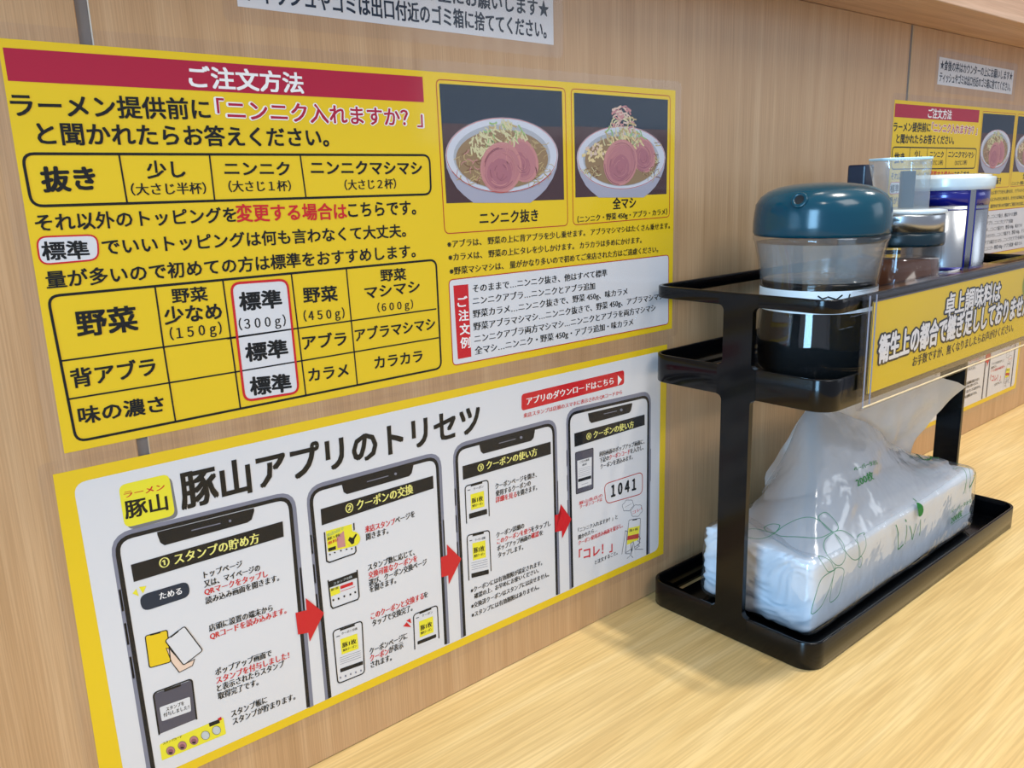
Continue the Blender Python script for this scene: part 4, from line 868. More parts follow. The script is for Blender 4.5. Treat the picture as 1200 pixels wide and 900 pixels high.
('Q','noodle_photo#2','bowl_in',6,[(402.63,-46.99),(402.08,-50.24),(400.29,-53.38),(397.3,-56.31),(393.24,-58.93),(388.24,-61.15),(382.5,-62.9),(376.2,-64.13),(369.57,-64.82),(362.81,-64.95),(356.15,-64.53),(349.79,-63.58),(343.89,-62.15),(338.64,-60.28),(334.16,-58.05),(330.56,-55.5),(327.94,-52.73),(326.34,-49.81),(325.82,-46.82),(326.36,-43.84),(327.96,-40.95),(330.58,-38.22),(334.15,-35.73),(338.58,-33.56),(343.77,-31.76),(349.57,-30.39),(355.84,-29.49),(362.4,-29.11),(369.06,-29.27),(375.62,-29.97),(381.88,-31.2),(387.63,-32.93),(392.67,-35.13),(396.83,-37.72),(399.95,-40.62),(401.91,-43.75)],0),
('Q','noodle_photo#2','soup',7,[(400.73,-48.29),(400.2,-51.23),(398.49,-54.08),(395.65,-56.73),(391.78,-59.09),(387.03,-61.1),(381.56,-62.68),(375.56,-63.8),(369.24,-64.41),(362.81,-64.53),(356.46,-64.14),(350.38,-63.28),(344.75,-61.98),(339.73,-60.28),(335.45,-58.24),(332.01,-55.93),(329.49,-53.41),(327.97,-50.75),(327.46,-48.03),(327.98,-45.31),(329.51,-42.69),(332.02,-40.21),(335.43,-37.95),(339.67,-35.98),(344.63,-34.36),(350.18,-33.12),(356.17,-32.32),(362.43,-31.99),(368.79,-32.15),(375.04,-32.8),(381.01,-33.93),(386.48,-35.51),(391.28,-37.52),(395.23,-39.87),(398.19,-42.51),(400.04,-45.35)],0),
('L','noodle_photo#2','noodle',8,0.48,[(395.6,-46.7),(395.9,-48.1),(397.5,-49.3),(399.8,-49.7)],0,0),
('L','noodle_photo#2','veg',8,0.48,[(392.7,-34.4),(391.0,-35.4),(389.2,-36.3),(387.1,-37.0)],0,0),
('L','noodle_photo#2','soup_dark',8,0.38,[(385.4,-38.5),(383.6,-39.4),(381.3,-39.7),(379.1,-39.4)],0,0),
('L','noodle_photo#2','veg',8,0.51,[(394.9,-44.1),(393.5,-45.3),(392.6,-46.6),(392.2,-48.1)],0,0),
('L','noodle_photo#2','veg',8,0.59,[(386.2,-47.4),(387.6,-48.6),(387.7,-50.1),(386.5,-51.3)],0,0),
('L','noodle_photo#2','soup_dark',8,0.38,[(394.8,-49.7),(396.8,-50.5),(399.0,-51.0),(401.4,-51.2)],0,0),
('L','noodle_photo#2','soup_dark',8,0.5,[(383.8,-46.3),(385.1,-47.5),(386.9,-48.4),(389.0,-49.1)],0,0),
('L','noodle_photo#2','soup_dark',8,0.48,[(386.5,-37.7),(384.3,-38.2),(382.1,-38.5),(379.9,-38.8)],0,0),
('L','noodle_photo#2','soup_dark',8,0.54,[(391.6,-41.3),(393.3,-42.2),(394.3,-43.6),(394.2,-45.1)],0,0),
('L','noodle_photo#2','noodle',8,0.47,[(389.2,-57.5),(390.1,-58.9),(390.5,-60.4),(390.4,-61.9)],0,0),
('L','noodle_photo#2','noodle',8,0.4,[(385.1,-51.5),(385.1,-53.0),(385.6,-54.4),(386.3,-55.8)],0,0),
('L','noodle_photo#2','soup_dark',8,0.36,[(394.0,-54.4),(392.0,-55.2),(391.0,-56.5),(391.1,-58.0)],0,0),
('L','noodle_photo#2','veg',8,0.42,[(402.1,-54.8),(400.6,-55.9),(400.0,-57.3),(400.3,-58.8)],0,0),
('L','noodle_photo#2','soup_dark',8,0.47,[(390.9,-53.2),(388.7,-53.6),(386.5,-53.9),(384.2,-54.1)],0,0),
('L','noodle_photo#2','noodle',8,0.41,[(384.3,-54.0),(382.1,-54.2),(379.8,-54.1),(377.6,-53.5)],0,0),
('L','noodle_photo#2','veg',8,0.57,[(395.8,-46.9),(398.0,-47.5),(399.7,-48.5),(400.7,-49.9)],0,0),
('L','noodle_photo#2','soup_dark',8,0.4,[(397.0,-36.2),(399.4,-36.2),(401.6,-35.7),(403.2,-34.6)],0,0),
('L','noodle_photo#2','noodle',8,0.43,[(396.6,-58.8),(396.8,-60.3),(396.3,-61.7),(395.0,-63.0)],0,0),
('L','noodle_photo#2','noodle',8,0.59,[(388.0,-53.5),(387.1,-54.9),(386.3,-56.2),(385.7,-57.7)],0,0),
('L','noodle_photo#2','veg',8,0.37,[(395.0,-53.1),(392.9,-53.7),(390.5,-53.5),(388.6,-52.7)],0,0),
('L','noodle_photo#2','soup_dark',8,0.4,[(386.0,-52.6),(384.8,-53.8),(384.4,-55.2),(385.1,-56.7)],0,0),
('L','noodle_photo#2','soup_dark',8,0.38,[(401.4,-54.0),(399.3,-54.7),(397.8,-55.8),(397.1,-57.2)],0,0),
('L','noodle_photo#2','noodle',8,0.51,[(399.8,-46.1),(397.5,-46.4),(395.2,-46.6),(392.9,-46.8)],0,0),
('L','noodle_photo#2','noodle',8,0.52,[(393.2,-55.6),(392.6,-57.1),(393.4,-58.5),(395.2,-59.5)],0,0),
('L','noodle_photo#2','soup_dark',8,0.5,[(394.9,-55.1),(396.6,-56.1),(397.4,-57.6),(397.1,-59.0)],0,0),
('L','noodle_photo#2','soup_dark',8,0.5,[(395.0,-43.0),(397.0,-43.8),(399.3,-44.2),(401.6,-44.3)],0,0),
('L','noodle_photo#2','soup_dark',8,0.54,[(395.8,-52.3),(393.9,-53.1),(392.9,-54.4),(393.1,-55.9)],0,0),
('L','noodle_photo#2','noodle',8,0.59,[(398.2,-38.0),(400.6,-38.0),(402.9,-37.8),(405.1,-37.2)],0,0),
('L','noodle_photo#2','noodle',8,0.39,[(391.1,-51.9),(388.8,-52.0),(386.6,-51.6),(384.7,-50.7)],0,0),
('L','noodle_photo#2','noodle',8,0.53,[(394.6,-40.0),(394.2,-41.5),(393.4,-42.9),(392.4,-44.2)],0,0),
('L','noodle_photo#2','veg',8,0.42,[(400.1,-42.6),(398.7,-43.8),(396.9,-44.7),(394.7,-45.3)],0,0),
('L','noodle_photo#2','veg',8,0.47,[(396.0,-54.7),(395.5,-56.1),(395.1,-57.6),(394.8,-59.1)],0,0),
('L','noodle_photo#2','veg',8,0.55,[(387.5,-43.3),(388.2,-44.7),(390.0,-45.6),(392.3,-45.8)],0,0),
('L','noodle_photo#2','soup_dark',8,0.39,[(387.5,-45.6),(385.2,-45.7),(382.9,-45.8),(380.6,-45.8)],0,0),
('L','noodle_photo#2','soup_dark',8,0.53,[(399.1,-59.4),(401.5,-59.4),(403.7,-60.1),(405.1,-61.4)],0,0),
('L','noodle_photo#2','veg',8,0.43,[(399.9,-57.5),(398.1,-58.5),(396.6,-59.6),(395.6,-60.9)],0,0),
('L','noodle_photo#2','veg',8,0.48,[(397.2,-55.7),(394.9,-56.0),(392.6,-55.8),(390.5,-55.1)],0,0),
('L','noodle_photo#2','soup_dark',8,0.49,[(385.5,-43.5),(386.8,-44.7),(386.9,-46.2),(385.9,-47.5)],0,0),
('L','noodle_photo#2','noodle',8,0.54,[(398.1,-45.0),(399.4,-46.3),(400.6,-47.6),(401.6,-49.0)],0,0),
('L','noodle_photo#2','noodle',8,0.48,[(389.6,-41.5),(387.6,-42.2),(385.3,-42.1),(383.4,-41.3)],0,0),
('L','noodle_photo#2','veg',8,0.58,[(397.1,-34.5),(398.3,-35.8),(399.7,-37.0),(401.3,-38.1)],0,0),
('L','noodle_photo#2','noodle',8,0.59,[(384.8,-43.9),(387.1,-44.2),(388.9,-45.1),(389.7,-46.5)],0,0),
('L','noodle_photo#2','soup_dark',8,0.43,[(384.8,-56.1),(386.5,-57.2),(388.4,-58.1),(390.5,-58.7)],0,0),
('L','noodle_photo#2','noodle',8,0.5,[(391.1,-44.8),(393.3,-45.4),(394.9,-46.4),(395.9,-47.8)],0,0),
('L','noodle_photo#2','soup_dark',8,0.52,[(402.9,-49.4),(400.9,-50.1),(399.2,-51.1),(398.1,-52.4)],0,0),
('L','noodle_photo#2','noodle',8,0.39,[(393.8,-51.2),(391.9,-52.1),(390.9,-53.4),(391.0,-54.9)],0,0),
('L','noodle_photo#2','veg',8,0.45,[(402.8,-46.2),(401.5,-47.5),(400.2,-48.7),(398.7,-49.8)],0,0),
('L','noodle_photo#2','noodle',8,0.55,[(387.8,-45.2),(389.8,-46.0),(392.0,-46.4),(394.3,-46.6)],0,0),
('L','noodle_photo#2','noodle',8,0.59,[(402.3,-53.2),(401.9,-54.6),(402.1,-56.1),(402.9,-57.6)],0,0),
('L','noodle_photo#2','veg',8,0.35,[(385.8,-50.8),(388.0,-51.0),(390.1,-51.7),(391.7,-52.9)],0,0),
('L','noodle_photo#2','noodle',9,0.96,[(361.1,-38.1),(362.7,-39.5),(364.8,-40.5),(367.3,-40.9)],0,0),
('L','noodle_photo#2','garlic',9,1.25,[(372.3,-36.8),(374.3,-37.9),(376.2,-39.0),(378.1,-40.3)],0,0),
('L','noodle_photo#2','garlic',9,1.09,[(352.9,-32.3),(354.4,-33.6),(354.8,-35.2),(353.9,-36.8)],0,0),
('L','noodle_photo#2','garlic',9,1.14,[(375.7,-27.8),(377.3,-29.1),(377.5,-30.8),(376.2,-32.3)],0,0),
('L','noodle_photo#2','veg_green',9,1.19,[(360.5,-31.9),(360.9,-33.6),(361.6,-35.2),(362.6,-36.7)],0,0),
('L','noodle_photo#2','noodle',9,1.06,[(348.9,-31.2),(349.4,-32.8),(350.0,-34.4),(350.8,-36.0)],0,0),
('L','noodle_photo#2','noodle',9,0.8,[(380.9,-33.4),(380.8,-35.1),(380.0,-36.7),(378.8,-38.2)],0,0),
('L','noodle_photo#2','veg',9,0.88,[(366.9,-29.2),(367.9,-30.7),(367.8,-32.4),(366.6,-33.9)],0,0),
('L','noodle_photo#2','veg_green',9,0.94,[(382.8,-30.5),(384.1,-32.0),(386.2,-33.1),(388.7,-33.7)],0,0),
('L','noodle_photo#2','veg_green',9,1.06,[(360.6,-28.3),(362.7,-29.2),(365.3,-29.2),(367.6,-28.4)],0,0),
('L','noodle_photo#2','veg_green',9,0.9,[(367.3,-29.0),(368.2,-30.6),(368.7,-32.2),(368.8,-33.9)],0,0),
('L','noodle_photo#2','garlic',9,0.81,[(355.4,-36.2),(353.5,-37.2),(351.1,-37.8),(348.6,-37.8)],0,0),
('L','noodle_photo#2','veg',9,0.86,[(344.9,-33.5),(345.2,-35.2),(345.8,-36.8),(346.8,-38.3)],0,0),
('L','noodle_photo#2','garlic',9,0.98,[(348.6,-31.6),(349.6,-33.1),(350.6,-34.6),(351.5,-36.1)],0,0),
('L','noodle_photo#2','veg_green',9,1.08,[(378.0,-32.2),(379.1,-33.7),(379.5,-35.4),(379.2,-37.1)],0,0),
('L','noodle_photo#2','noodle',9,0.94,[(366.5,-25.4),(368.1,-26.7),(368.4,-28.3),(367.5,-29.9)],0,0),
('L','noodle_photo#2','noodle',9,1.08,[(359.6,-32.4),(359.3,-34.1),(357.9,-35.5),(355.6,-36.3)],0,0),
('L','noodle_photo#2','veg_green',9,1.27,[(351.1,-25.6),(350.7,-27.2),(349.3,-28.6),(347.3,-29.6)],0,0),
('L','noodle_photo#2','garlic',9,0.99,[(367.0,-31.7),(368.8,-32.9),(370.2,-34.3),(371.0,-35.9)],0,0),
('L','noodle_photo#2','veg',9,0.81,[(362.4,-30.1),(364.0,-31.4),(364.3,-33.0),(363.1,-34.5)],0,0),
('L','noodle_photo#2','veg_green',9,1.12,[(368.1,-36.4),(369.0,-37.9),(369.4,-39.6),(369.2,-41.3)],0,0),
('L','noodle_photo#2','veg_green',9,1.16,[(370.3,-27.6),(370.7,-29.3),(370.7,-30.9),(370.3,-32.6)],0,0),
('L','noodle_photo#2','veg',9,0.81,[(377.0,-34.8),(379.2,-35.8),(380.2,-37.4),(379.8,-39.0)],0,0),
('L','noodle_photo#2','veg',9,0.86,[(360.3,-26.3),(361.6,-27.7),(363.2,-29.0),(365.3,-30.0)],0,0),
('L','noodle_photo#2','veg',9,1.19,[(349.4,-32.2),(349.1,-33.9),(350.3,-35.3),(352.4,-36.2)],0,0),
('L','noodle_photo#2','veg',9,1.17,[(361.9,-30.2),(362.6,-31.8),(362.8,-33.5),(362.6,-35.2)],0,0),
('L','noodle_photo#2','veg',9,1.19,[(363.7,-31.7),(364.2,-33.3),(365.2,-34.9),(366.7,-36.2)],0,0),
('L','noodle_photo#2','veg',9,0.86,[(373.3,-31.9),(373.4,-33.6),(373.5,-35.3),(373.4,-37.0)],0,0),
('L','noodle_photo#2','noodle',9,0.94,[(342.9,-33.0),(342.6,-34.7),(341.6,-36.2),(339.9,-37.4)],0,0),
('L','noodle_photo#2','veg',9,0.83,[(379.8,-34.0),(378.6,-35.6),(376.9,-36.9),(374.7,-37.8)],0,0),
('L','noodle_photo#2','garlic',9,1.12,[(356.4,-30.8),(356.5,-32.4),(357.7,-33.9),(359.8,-34.8)],0,0),
('L','noodle_photo#2','garlic',9,1.16,[(380.3,-34.0),(382.4,-35.1),(384.0,-36.4),(385.1,-38.0)],0,0),
('L','noodle_photo#2','garlic',9,1.02,[(373.7,-31.7),(374.2,-33.3),(375.9,-34.7),(378.2,-35.4)],0,0),
('L','noodle_photo#2','garlic',9,0.89,[(359.4,-36.2),(361.1,-37.4),(361.8,-39.0),(361.2,-40.7)],0,0),
('L','noodle_photo#2','veg_green',9,0.85,[(381.3,-27.9),(382.8,-29.3),(382.8,-31.0),(381.2,-32.4)],0,0),
('L','noodle_photo#2','veg',9,0.8,[(363.3,-32.3),(363.6,-34.0),(365.2,-35.3),(367.7,-35.8)],0,0),
('L','noodle_photo#2','noodle',9,1.2,[(363.8,-28.0),(362.2,-29.3),(361.3,-30.9),(361.3,-32.6)],0,0),
('L','noodle_photo#2','noodle',9,1.16,[(352.1,-34.7),(353.1,-36.2),(353.5,-37.9),(353.3,-39.5)],0,0),
('L','noodle_photo#2','garlic',9,1.11,[(365.5,-32.1),(366.3,-33.7),(367.1,-35.3),(367.8,-36.9)],0,0),
('L','noodle_photo#2','noodle',9,1.11,[(346.4,-29.3),(348.1,-30.5),(348.9,-32.1),(348.7,-33.7)],0,0),
('L','noodle_photo#2','garlic',9,0.88,[(354.2,-33.8),(354.8,-35.4),(356.1,-36.8),(357.9,-38.0)],0,0),
('L','noodle_photo#2','veg',9,0.78,[(380.1,-33.1),(381.5,-34.6),(382.3,-36.2),(382.4,-37.9)],0,0),
('L','noodle_photo#2','veg_green',9,1.23,[(377.6,-28.5),(379.7,-29.6),(380.8,-31.1),(380.4,-32.8)],0,0),
('L','noodle_photo#2','noodle',9,0.83,[(381.0,-32.9),(382.3,-34.4),(384.4,-35.5),(386.9,-36.1)],0,0),
('L','noodle_photo#2','garlic',9,0.89,[(363.1,-32.6),(365.5,-33.3),(367.0,-34.6),(367.2,-36.3)],0,0),
('L','noodle_photo#2','garlic',9,1.32,[(352.7,-34.7),(352.4,-36.3),(353.3,-37.9),(355.2,-39.0)],0,0),
('L','noodle_photo#2','veg_green',9,0.83,[(361.9,-32.4),(362.9,-34.0),(364.9,-35.0),(367.4,-35.3)],0,0),
('L','noodle_photo#2','veg_green',9,0.99,[(377.5,-34.2),(375.9,-35.5),(374.5,-37.0),(373.4,-38.5)],0,0),
('L','noodle_photo#2','veg_green',9,1.28,[(374.0,-35.6),(375.8,-36.8),(376.9,-38.4),(376.9,-40.1)],0,0),
('L','noodle_photo#2','veg',9,0.8,[(363.8,-30.0),(362.8,-31.5),(361.7,-33.0),(360.6,-34.6)],0,0),
('L','noodle_photo#2','veg_green',9,1.29,[(354.8,-36.6),(354.6,-38.2),(354.2,-39.9),(353.6,-41.5)],0,0),
('L','noodle_photo#2','noodle',9,1.06,[(373.9,-29.4),(376.5,-29.8),(379.1,-30.1),(381.7,-30.3)],0,0),
('L','noodle_photo#2','veg',9,1.12,[(381.0,-34.3),(382.2,-35.8),(383.9,-37.1),(386.0,-38.2)],0,0),
('L','noodle_photo#2','noodle',9,1.27,[(378.7,-32.3),(379.0,-34.0),(378.6,-35.6),(377.6,-37.2)],0,0),
('L','noodle_photo#2','veg_green',9,1.19,[(352.0,-28.1),(353.5,-29.4),(353.9,-31.0),(353.3,-32.6)],0,0),
('L','noodle_photo#2','veg_green',9,1.02,[(371.9,-27.6),(371.8,-29.3),(371.8,-31.0),(372.1,-32.7)],0,0),
('L','noodle_photo#2','veg_green',9,0.85,[(351.4,-35.5),(352.5,-37.0),(354.6,-38.0),(357.1,-38.1)],0,0),
('L','noodle_photo#2','noodle',9,1.0,[(350.2,-31.3),(352.0,-32.4),(353.1,-33.9),(353.4,-35.6)],0,0),
('L','noodle_photo#2','noodle',9,1.31,[(368.9,-31.7),(370.7,-33.0),(373.2,-33.4),(375.7,-33.0)],0,0),
('L','noodle_photo#2','veg',9,1.03,[(375.4,-30.8),(376.3,-32.4),(376.7,-34.1),(376.7,-35.8)],0,0),
('L','noodle_photo#2','noodle',9,1.11,[(365.4,-36.7),(365.6,-38.4),(366.8,-39.9),(368.6,-41.1)],0,0),
('L','noodle_photo#2','veg_green',9,1.07,[(377.8,-34.6),(376.1,-35.9),(374.4,-37.2),(372.7,-38.5)],0,0),
('L','noodle_photo#2','garlic',9,1.14,[(363.8,-28.9),(364.2,-30.5),(365.7,-31.8),(368.1,-32.5)],0,0),
('L','noodle_photo#2','veg_green',9,1.02,[(375.1,-26.9),(374.1,-28.5),(373.3,-30.1),(372.7,-31.7)],0,0),
('L','noodle_photo#2','noodle',10,1.03,[(372.3,-23.2),(370.3,-23.6),(369.0,-24.6),(368.7,-25.8)],0,0),
('L','noodle_photo#2','noodle',10,1.01,[(373.4,-27.1),(373.8,-28.4),(375.1,-29.4),(376.9,-30.0)],0,0),
('L','noodle_photo#2','noodle',10,1.31,[(371.1,-23.4),(373.0,-23.8),(374.9,-24.1),(376.9,-24.3)],0,0),
('L','noodle_photo#2','veg',10,0.96,[(364.4,-27.8),(366.3,-28.0),(368.2,-27.6),(369.6,-26.7)],0,0),
('L','noodle_photo#2','fat',10,1.06,[(362.0,-26.0),(363.1,-27.1),(363.5,-28.3),(363.1,-29.6)],0,0),
('L','noodle_photo#2','veg',10,1.06,[(358.9,-22.1),(357.0,-22.4),(355.5,-23.3),(355.0,-24.5)],0,0),
('L','noodle_photo#2','veg',10,0.87,[(352.6,-23.4),(352.1,-24.6),(352.4,-25.9),(353.6,-26.9)],0,0),
('L','noodle_photo#2','fat',10,1.03,[(367.7,-17.6),(369.5,-18.2),(370.9,-19.1),(371.7,-20.2)],0,0),
('L','noodle_photo#2','fat',10,1.09,[(362.4,-25.1),(362.7,-26.4),(363.2,-27.6),(363.9,-28.8)],0,0),
('L','noodle_photo#2','noodle',10,1.29,[(370.1,-20.1),(370.6,-21.3),(372.0,-22.3),(373.9,-22.7)],0,0),
('L','noodle_photo#2','pork_edge',10,0.85,[(357.6,-24.2),(355.7,-24.6),(354.4,-25.6),(354.1,-26.8)],0,0),
('L','noodle_photo#2','noodle',10,1.1,[(374.7,-19.7),(372.7,-19.9),(370.7,-20.0),(368.7,-20.2)],0,0),
('L','noodle_photo#2','veg',10,0.98,[(375.0,-21.2),(374.0,-22.4),(374.2,-23.7),(375.4,-24.6)],0,0),
('L','noodle_photo#2','fat',10,1.25,[(374.0,-25.5),(375.0,-26.6),(375.8,-27.8),(376.6,-29.0)],0,0),
('L','noodle_photo#2','pork_edge',10,0.86,[(363.0,-18.0),(361.1,-18.4),(359.1,-18.2),(357.5,-17.5)],0,0),
('L','noodle_photo#2','noodle',10,1.26,[(359.9,-29.4),(360.7,-30.6),(361.4,-31.8),(361.9,-33.0)],0,0),
('L','noodle_photo#2','pork_edge',10,0.93,[(374.4,-25.5),(372.5,-26.0),(370.7,-26.6),(369.0,-27.3)],0,0),
('L','noodle_photo#2','fat',10,1.18,[(372.3,-23.3),(374.1,-23.9),(375.9,-24.4),(377.7,-25.0)],0,0),
('L','noodle_photo#2','veg',10,0.98,[(366.9,-20.4),(365.0,-20.9),(363.1,-21.1),(361.1,-21.3)],0,0),
('L','noodle_photo#2','fat',10,0.84,[(363.5,-18.6),(364.9,-19.5),(365.7,-20.6),(365.8,-21.9)],0,0),
('L','noodle_photo#2','pork_edge',10,0.81,[(363.5,-20.2),(362.7,-21.4),(361.7,-22.6),(360.4,-23.5)],0,0),
('L','noodle_photo#2','fat',10,1.24,[(365.9,-20.3),(367.0,-21.3),(368.4,-22.2),(370.0,-22.9)],0,0),
('L','noodle_photo#2','fat',10,1.25,[(359.0,-19.1),(360.5,-19.9),(361.6,-20.9),(362.4,-22.0)],0,0),
('L','noodle_photo#2','noodle',10,1.13,[(372.9,-19.6),(371.0,-19.9),(369.0,-20.2),(367.1,-20.7)],0,0),
('L','noodle_photo#2','noodle',10,1.2,[(365.2,-26.3),(363.9,-27.3),(363.4,-28.5),(363.9,-29.8)],0,0),
('L','noodle_photo#2','pork_edge',10,1.18,[(364.9,-24.4),(362.9,-24.6),(361.0,-24.3),(359.4,-23.5)],0,0),
('L','noodle_photo#2','veg',10,1.17,[(367.3,-19.2),(365.4,-19.6),(363.4,-19.4),(362.1,-18.5)],0,0),
('L','noodle_photo#2','veg',10,1.21,[(369.3,-24.2),(369.0,-25.5),(368.0,-26.6),(366.5,-27.5)],0,0),
('L','noodle_photo#2','noodle',10,0.93,[(372.9,-19.4),(374.2,-20.4),(376.0,-20.9),(378.0,-21.0)],0,0),
('L','noodle_photo#2','fat',10,0.92,[(359.6,-22.5),(360.0,-23.7),(359.5,-25.0),(358.2,-25.9)],0,0),
('L','noodle_photo#2','veg',10,1.06,[(370.7,-19.2),(371.7,-20.4),(371.9,-21.6),(371.3,-22.9)],0,0),
('L','noodle_photo#2','pork_edge',10,1.16,[(356.0,-19.3),(357.1,-20.3),(358.8,-21.0),(360.7,-21.2)],0,0),
('L','noodle_photo#2','veg',10,1.02,[(363.8,-20.5),(365.4,-21.2),(367.2,-21.7),(369.1,-22.0)],0,0),
('L','noodle_photo#2','veg',10,1.3,[(369.4,-27.6),(370.0,-28.8),(370.4,-30.1),(370.8,-31.4)],0,0),
('L','noodle_photo#2','fat',10,1.28,[(358.9,-23.4),(357.6,-24.4),(357.0,-25.6),(357.3,-26.8)],0,0),
('L','noodle_photo#2','veg',10,1.15,[(368.7,-28.4),(368.8,-29.7),(369.5,-30.9),(370.8,-31.9)],0,0),
('L','noodle_photo#2','veg',10,0.77,[(373.3,-22.8),(373.8,-24.0),(374.6,-25.2),(375.4,-26.4)],0,0),
('L','noodle_photo#2','veg',10,1.11,[(357.4,-27.6),(357.2,-28.9),(357.6,-30.1),(358.6,-31.2)],0,0),
('L','noodle_photo#2','noodle',10,1.15,[(363.4,-27.4),(365.4,-27.7),(367.1,-28.3),(368.5,-29.2)],0,0),
('L','noodle_photo#2','noodle',10,1.26,[(359.8,-19.9),(359.8,-21.1),(360.2,-22.4),(360.8,-23.6)],0,0),
('L','noodle_photo#2','fat',10,1.31,[(365.6,-28.6),(364.9,-29.8),(364.4,-31.1),(364.1,-32.3)],0,0),
('L','noodle_photo#2','fat',10,1.08,[(372.0,-25.3),(372.1,-26.6),(371.9,-27.9),(371.5,-29.1)],0,0),
('L','noodle_photo#2','fat',10,0.99,[(358.8,-18.5),(356.9,-18.6),(355.2,-19.3),(354.2,-20.4)],0,0),
('L','noodle_photo#2','fat',10,1.22,[(361.8,-17.9),(363.7,-18.2),(365.6,-17.9),(367.0,-16.9)],0,0),
('L','noodle_photo#2','pork_edge',10,0.91,[(370.6,-26.7),(370.2,-28.0),(370.8,-29.2),(372.2,-30.1)],0,0),
('L','noodle_photo#2','fat',10,1.12,[(360.8,-21.8),(359.7,-22.9),(358.5,-23.9),(357.1,-24.8)],0,0),
('L','noodle_photo#2','fat',10,1.21,[(364.5,-23.1),(366.4,-23.4),(368.3,-23.6),(370.3,-23.6)],0,0),
('L','noodle_photo#2','pork_edge',10,0.95,[(370.2,-22.1),(372.2,-22.3),(374.1,-22.7),(375.8,-23.3)],0,0),
('L','noodle_photo#2','pork_edge',10,1.0,[(352.7,-23.7),(354.3,-24.4),(355.4,-25.5),(355.8,-26.7)],0,0),
('L','noodle_photo#2','veg',10,1.01,[(356.2,-20.7),(354.5,-21.3),(353.4,-22.4),(353.4,-23.7)],0,0),
('L','noodle_photo#2','fat',11,1.33,[(361.7,-19.4),(362.6,-20.0),(363.3,-20.8),(363.7,-21.6)],0,0),
('L','noodle_photo#2','fat',11,1.0,[(361.6,-16.9),(360.6,-17.6),(359.9,-18.4),(359.6,-19.2)],0,0),
('L','noodle_photo#2','pork',11,1.47,[(362.1,-18.9),(363.1,-19.5),(363.6,-20.3),(363.3,-21.2)],0,0),
('L','noodle_photo#2','fat',11,1.57,[(356.8,-14.3),(355.9,-14.9),(354.7,-15.4),(353.3,-15.4)],0,0),
('L','noodle_photo#2','pork_edge',11,1.39,[(369.2,-13.9),(370.1,-14.6),(371.2,-15.1),(372.5,-15.4)],0,0),
('L','noodle_photo#2','pork_edge',11,1.46,[(363.8,-18.7),(363.2,-19.5),(362.5,-20.3),(361.7,-21.0)],0,0),
('L','noodle_photo#2','pork',11,1.6,[(357.7,-15.3),(356.8,-16.0),(356.0,-16.8),(355.4,-17.6)],0,0),
('L','noodle_photo#2','pork_edge',11,1.02,[(362.7,-14.8),(362.3,-15.6),(361.4,-16.3),(360.2,-16.7)],0,0),
('L','noodle_photo#2','pork_edge',11,1.04,[(359.3,-15.1),(359.3,-16.0),(359.4,-16.9),(359.7,-17.8)],0,0),
('L','noodle_photo#2','fat',11,1.01,[(362.6,-15.9),(361.2,-16.0),(359.9,-16.2),(358.6,-16.6)],0,0),
('L','noodle_photo#2','pork',11,1.0,[(362.1,-13.1),(363.4,-13.3),(364.8,-13.1),(366.0,-12.6)],0,0),
('L','noodle_photo#2','fat',11,1.43,[(368.3,-17.6),(368.4,-18.5),(368.2,-19.4),(367.6,-20.2)],0,0),
('L','noodle_photo#2','pork_edge',11,1.1,[(365.0,-18.0),(363.9,-18.6),(362.9,-19.1),(361.7,-19.6)],0,0),
('L','noodle_photo#2','pork',11,1.33,[(367.4,-13.7),(368.8,-14.0),(369.7,-14.6),(370.1,-15.5)],0,0),
('L','noodle_photo#2','fat',11,1.14,[(358.0,-16.1),(358.8,-16.9),(359.9,-17.3),(361.3,-17.2)],0,0),
('L','noodle_photo#2','fat',11,1.24,[(363.3,-17.9),(364.1,-18.6),(365.3,-19.0),(366.6,-19.1)],0,0),
('L','noodle_photo#2','fat',11,1.61,[(368.0,-16.5),(367.8,-17.4),(368.3,-18.2),(369.4,-18.8)],0,0),
('L','noodle_photo#2','fat',11,1.16,[(356.7,-14.3),(358.1,-14.4),(359.3,-14.1),(360.2,-13.3)],0,0),
('L','noodle_photo#2','pork',11,1.22,[(371.1,-15.5),(370.9,-16.4),(371.3,-17.2),(372.4,-17.8)],0,0),
('L','noodle_photo#2','fat',11,1.1,[(364.8,-17.0),(363.9,-17.7),(362.6,-18.0),(361.2,-17.8)],0,0),
('L','noodle_photo#2','fat',11,1.17,[(362.1,-15.9),(363.2,-16.4),(364.0,-17.1),(364.3,-18.0)],0,0),
('L','noodle_photo#2','fat',11,1.19,[(362.6,-17.0),(362.0,-17.8),(361.6,-18.7),(361.3,-19.6)],0,0),
('L','noodle_photo#2','fat',11,1.64,[(355.4,-16.4),(356.8,-16.6),(358.1,-16.5),(359.4,-16.2)],0,0),
('L','noodle_photo#2','pork_edge',11,1.43,[(366.1,-14.6),(367.1,-15.2),(368.3,-15.7),(369.6,-16.0)],0,0),
('L','noodle_photo#2','pork',11,1.09,[(365.9,-19.4),(364.6,-19.7),(363.6,-20.3),(363.3,-21.2)],0,0),
('L','noodle_photo#2','fat',11,1.57,[(362.6,-12.8),(361.4,-13.2),(360.3,-13.8),(359.3,-14.4)],0,0),
('L','noodle_photo#2','fat',11,1.15,[(364.5,-12.9),(364.9,-13.7),(365.9,-14.3),(367.3,-14.4)],0,0),
('L','noodle_photo#2','pork_edge',11,1.62,[(359.3,-14.6),(359.9,-15.4),(360.5,-16.2),(361.4,-16.8)],0,0),
('L','noodle_photo#2','pork_edge',11,1.65,[(355.1,-15.8),(354.8,-16.7),(354.0,-17.5),(353.0,-18.1)],0,0),
('L','noodle_photo#2','pork',11,1.62,[(362.3,-16.5),(361.1,-16.9),(359.8,-17.4),(358.7,-17.9)],0,0),
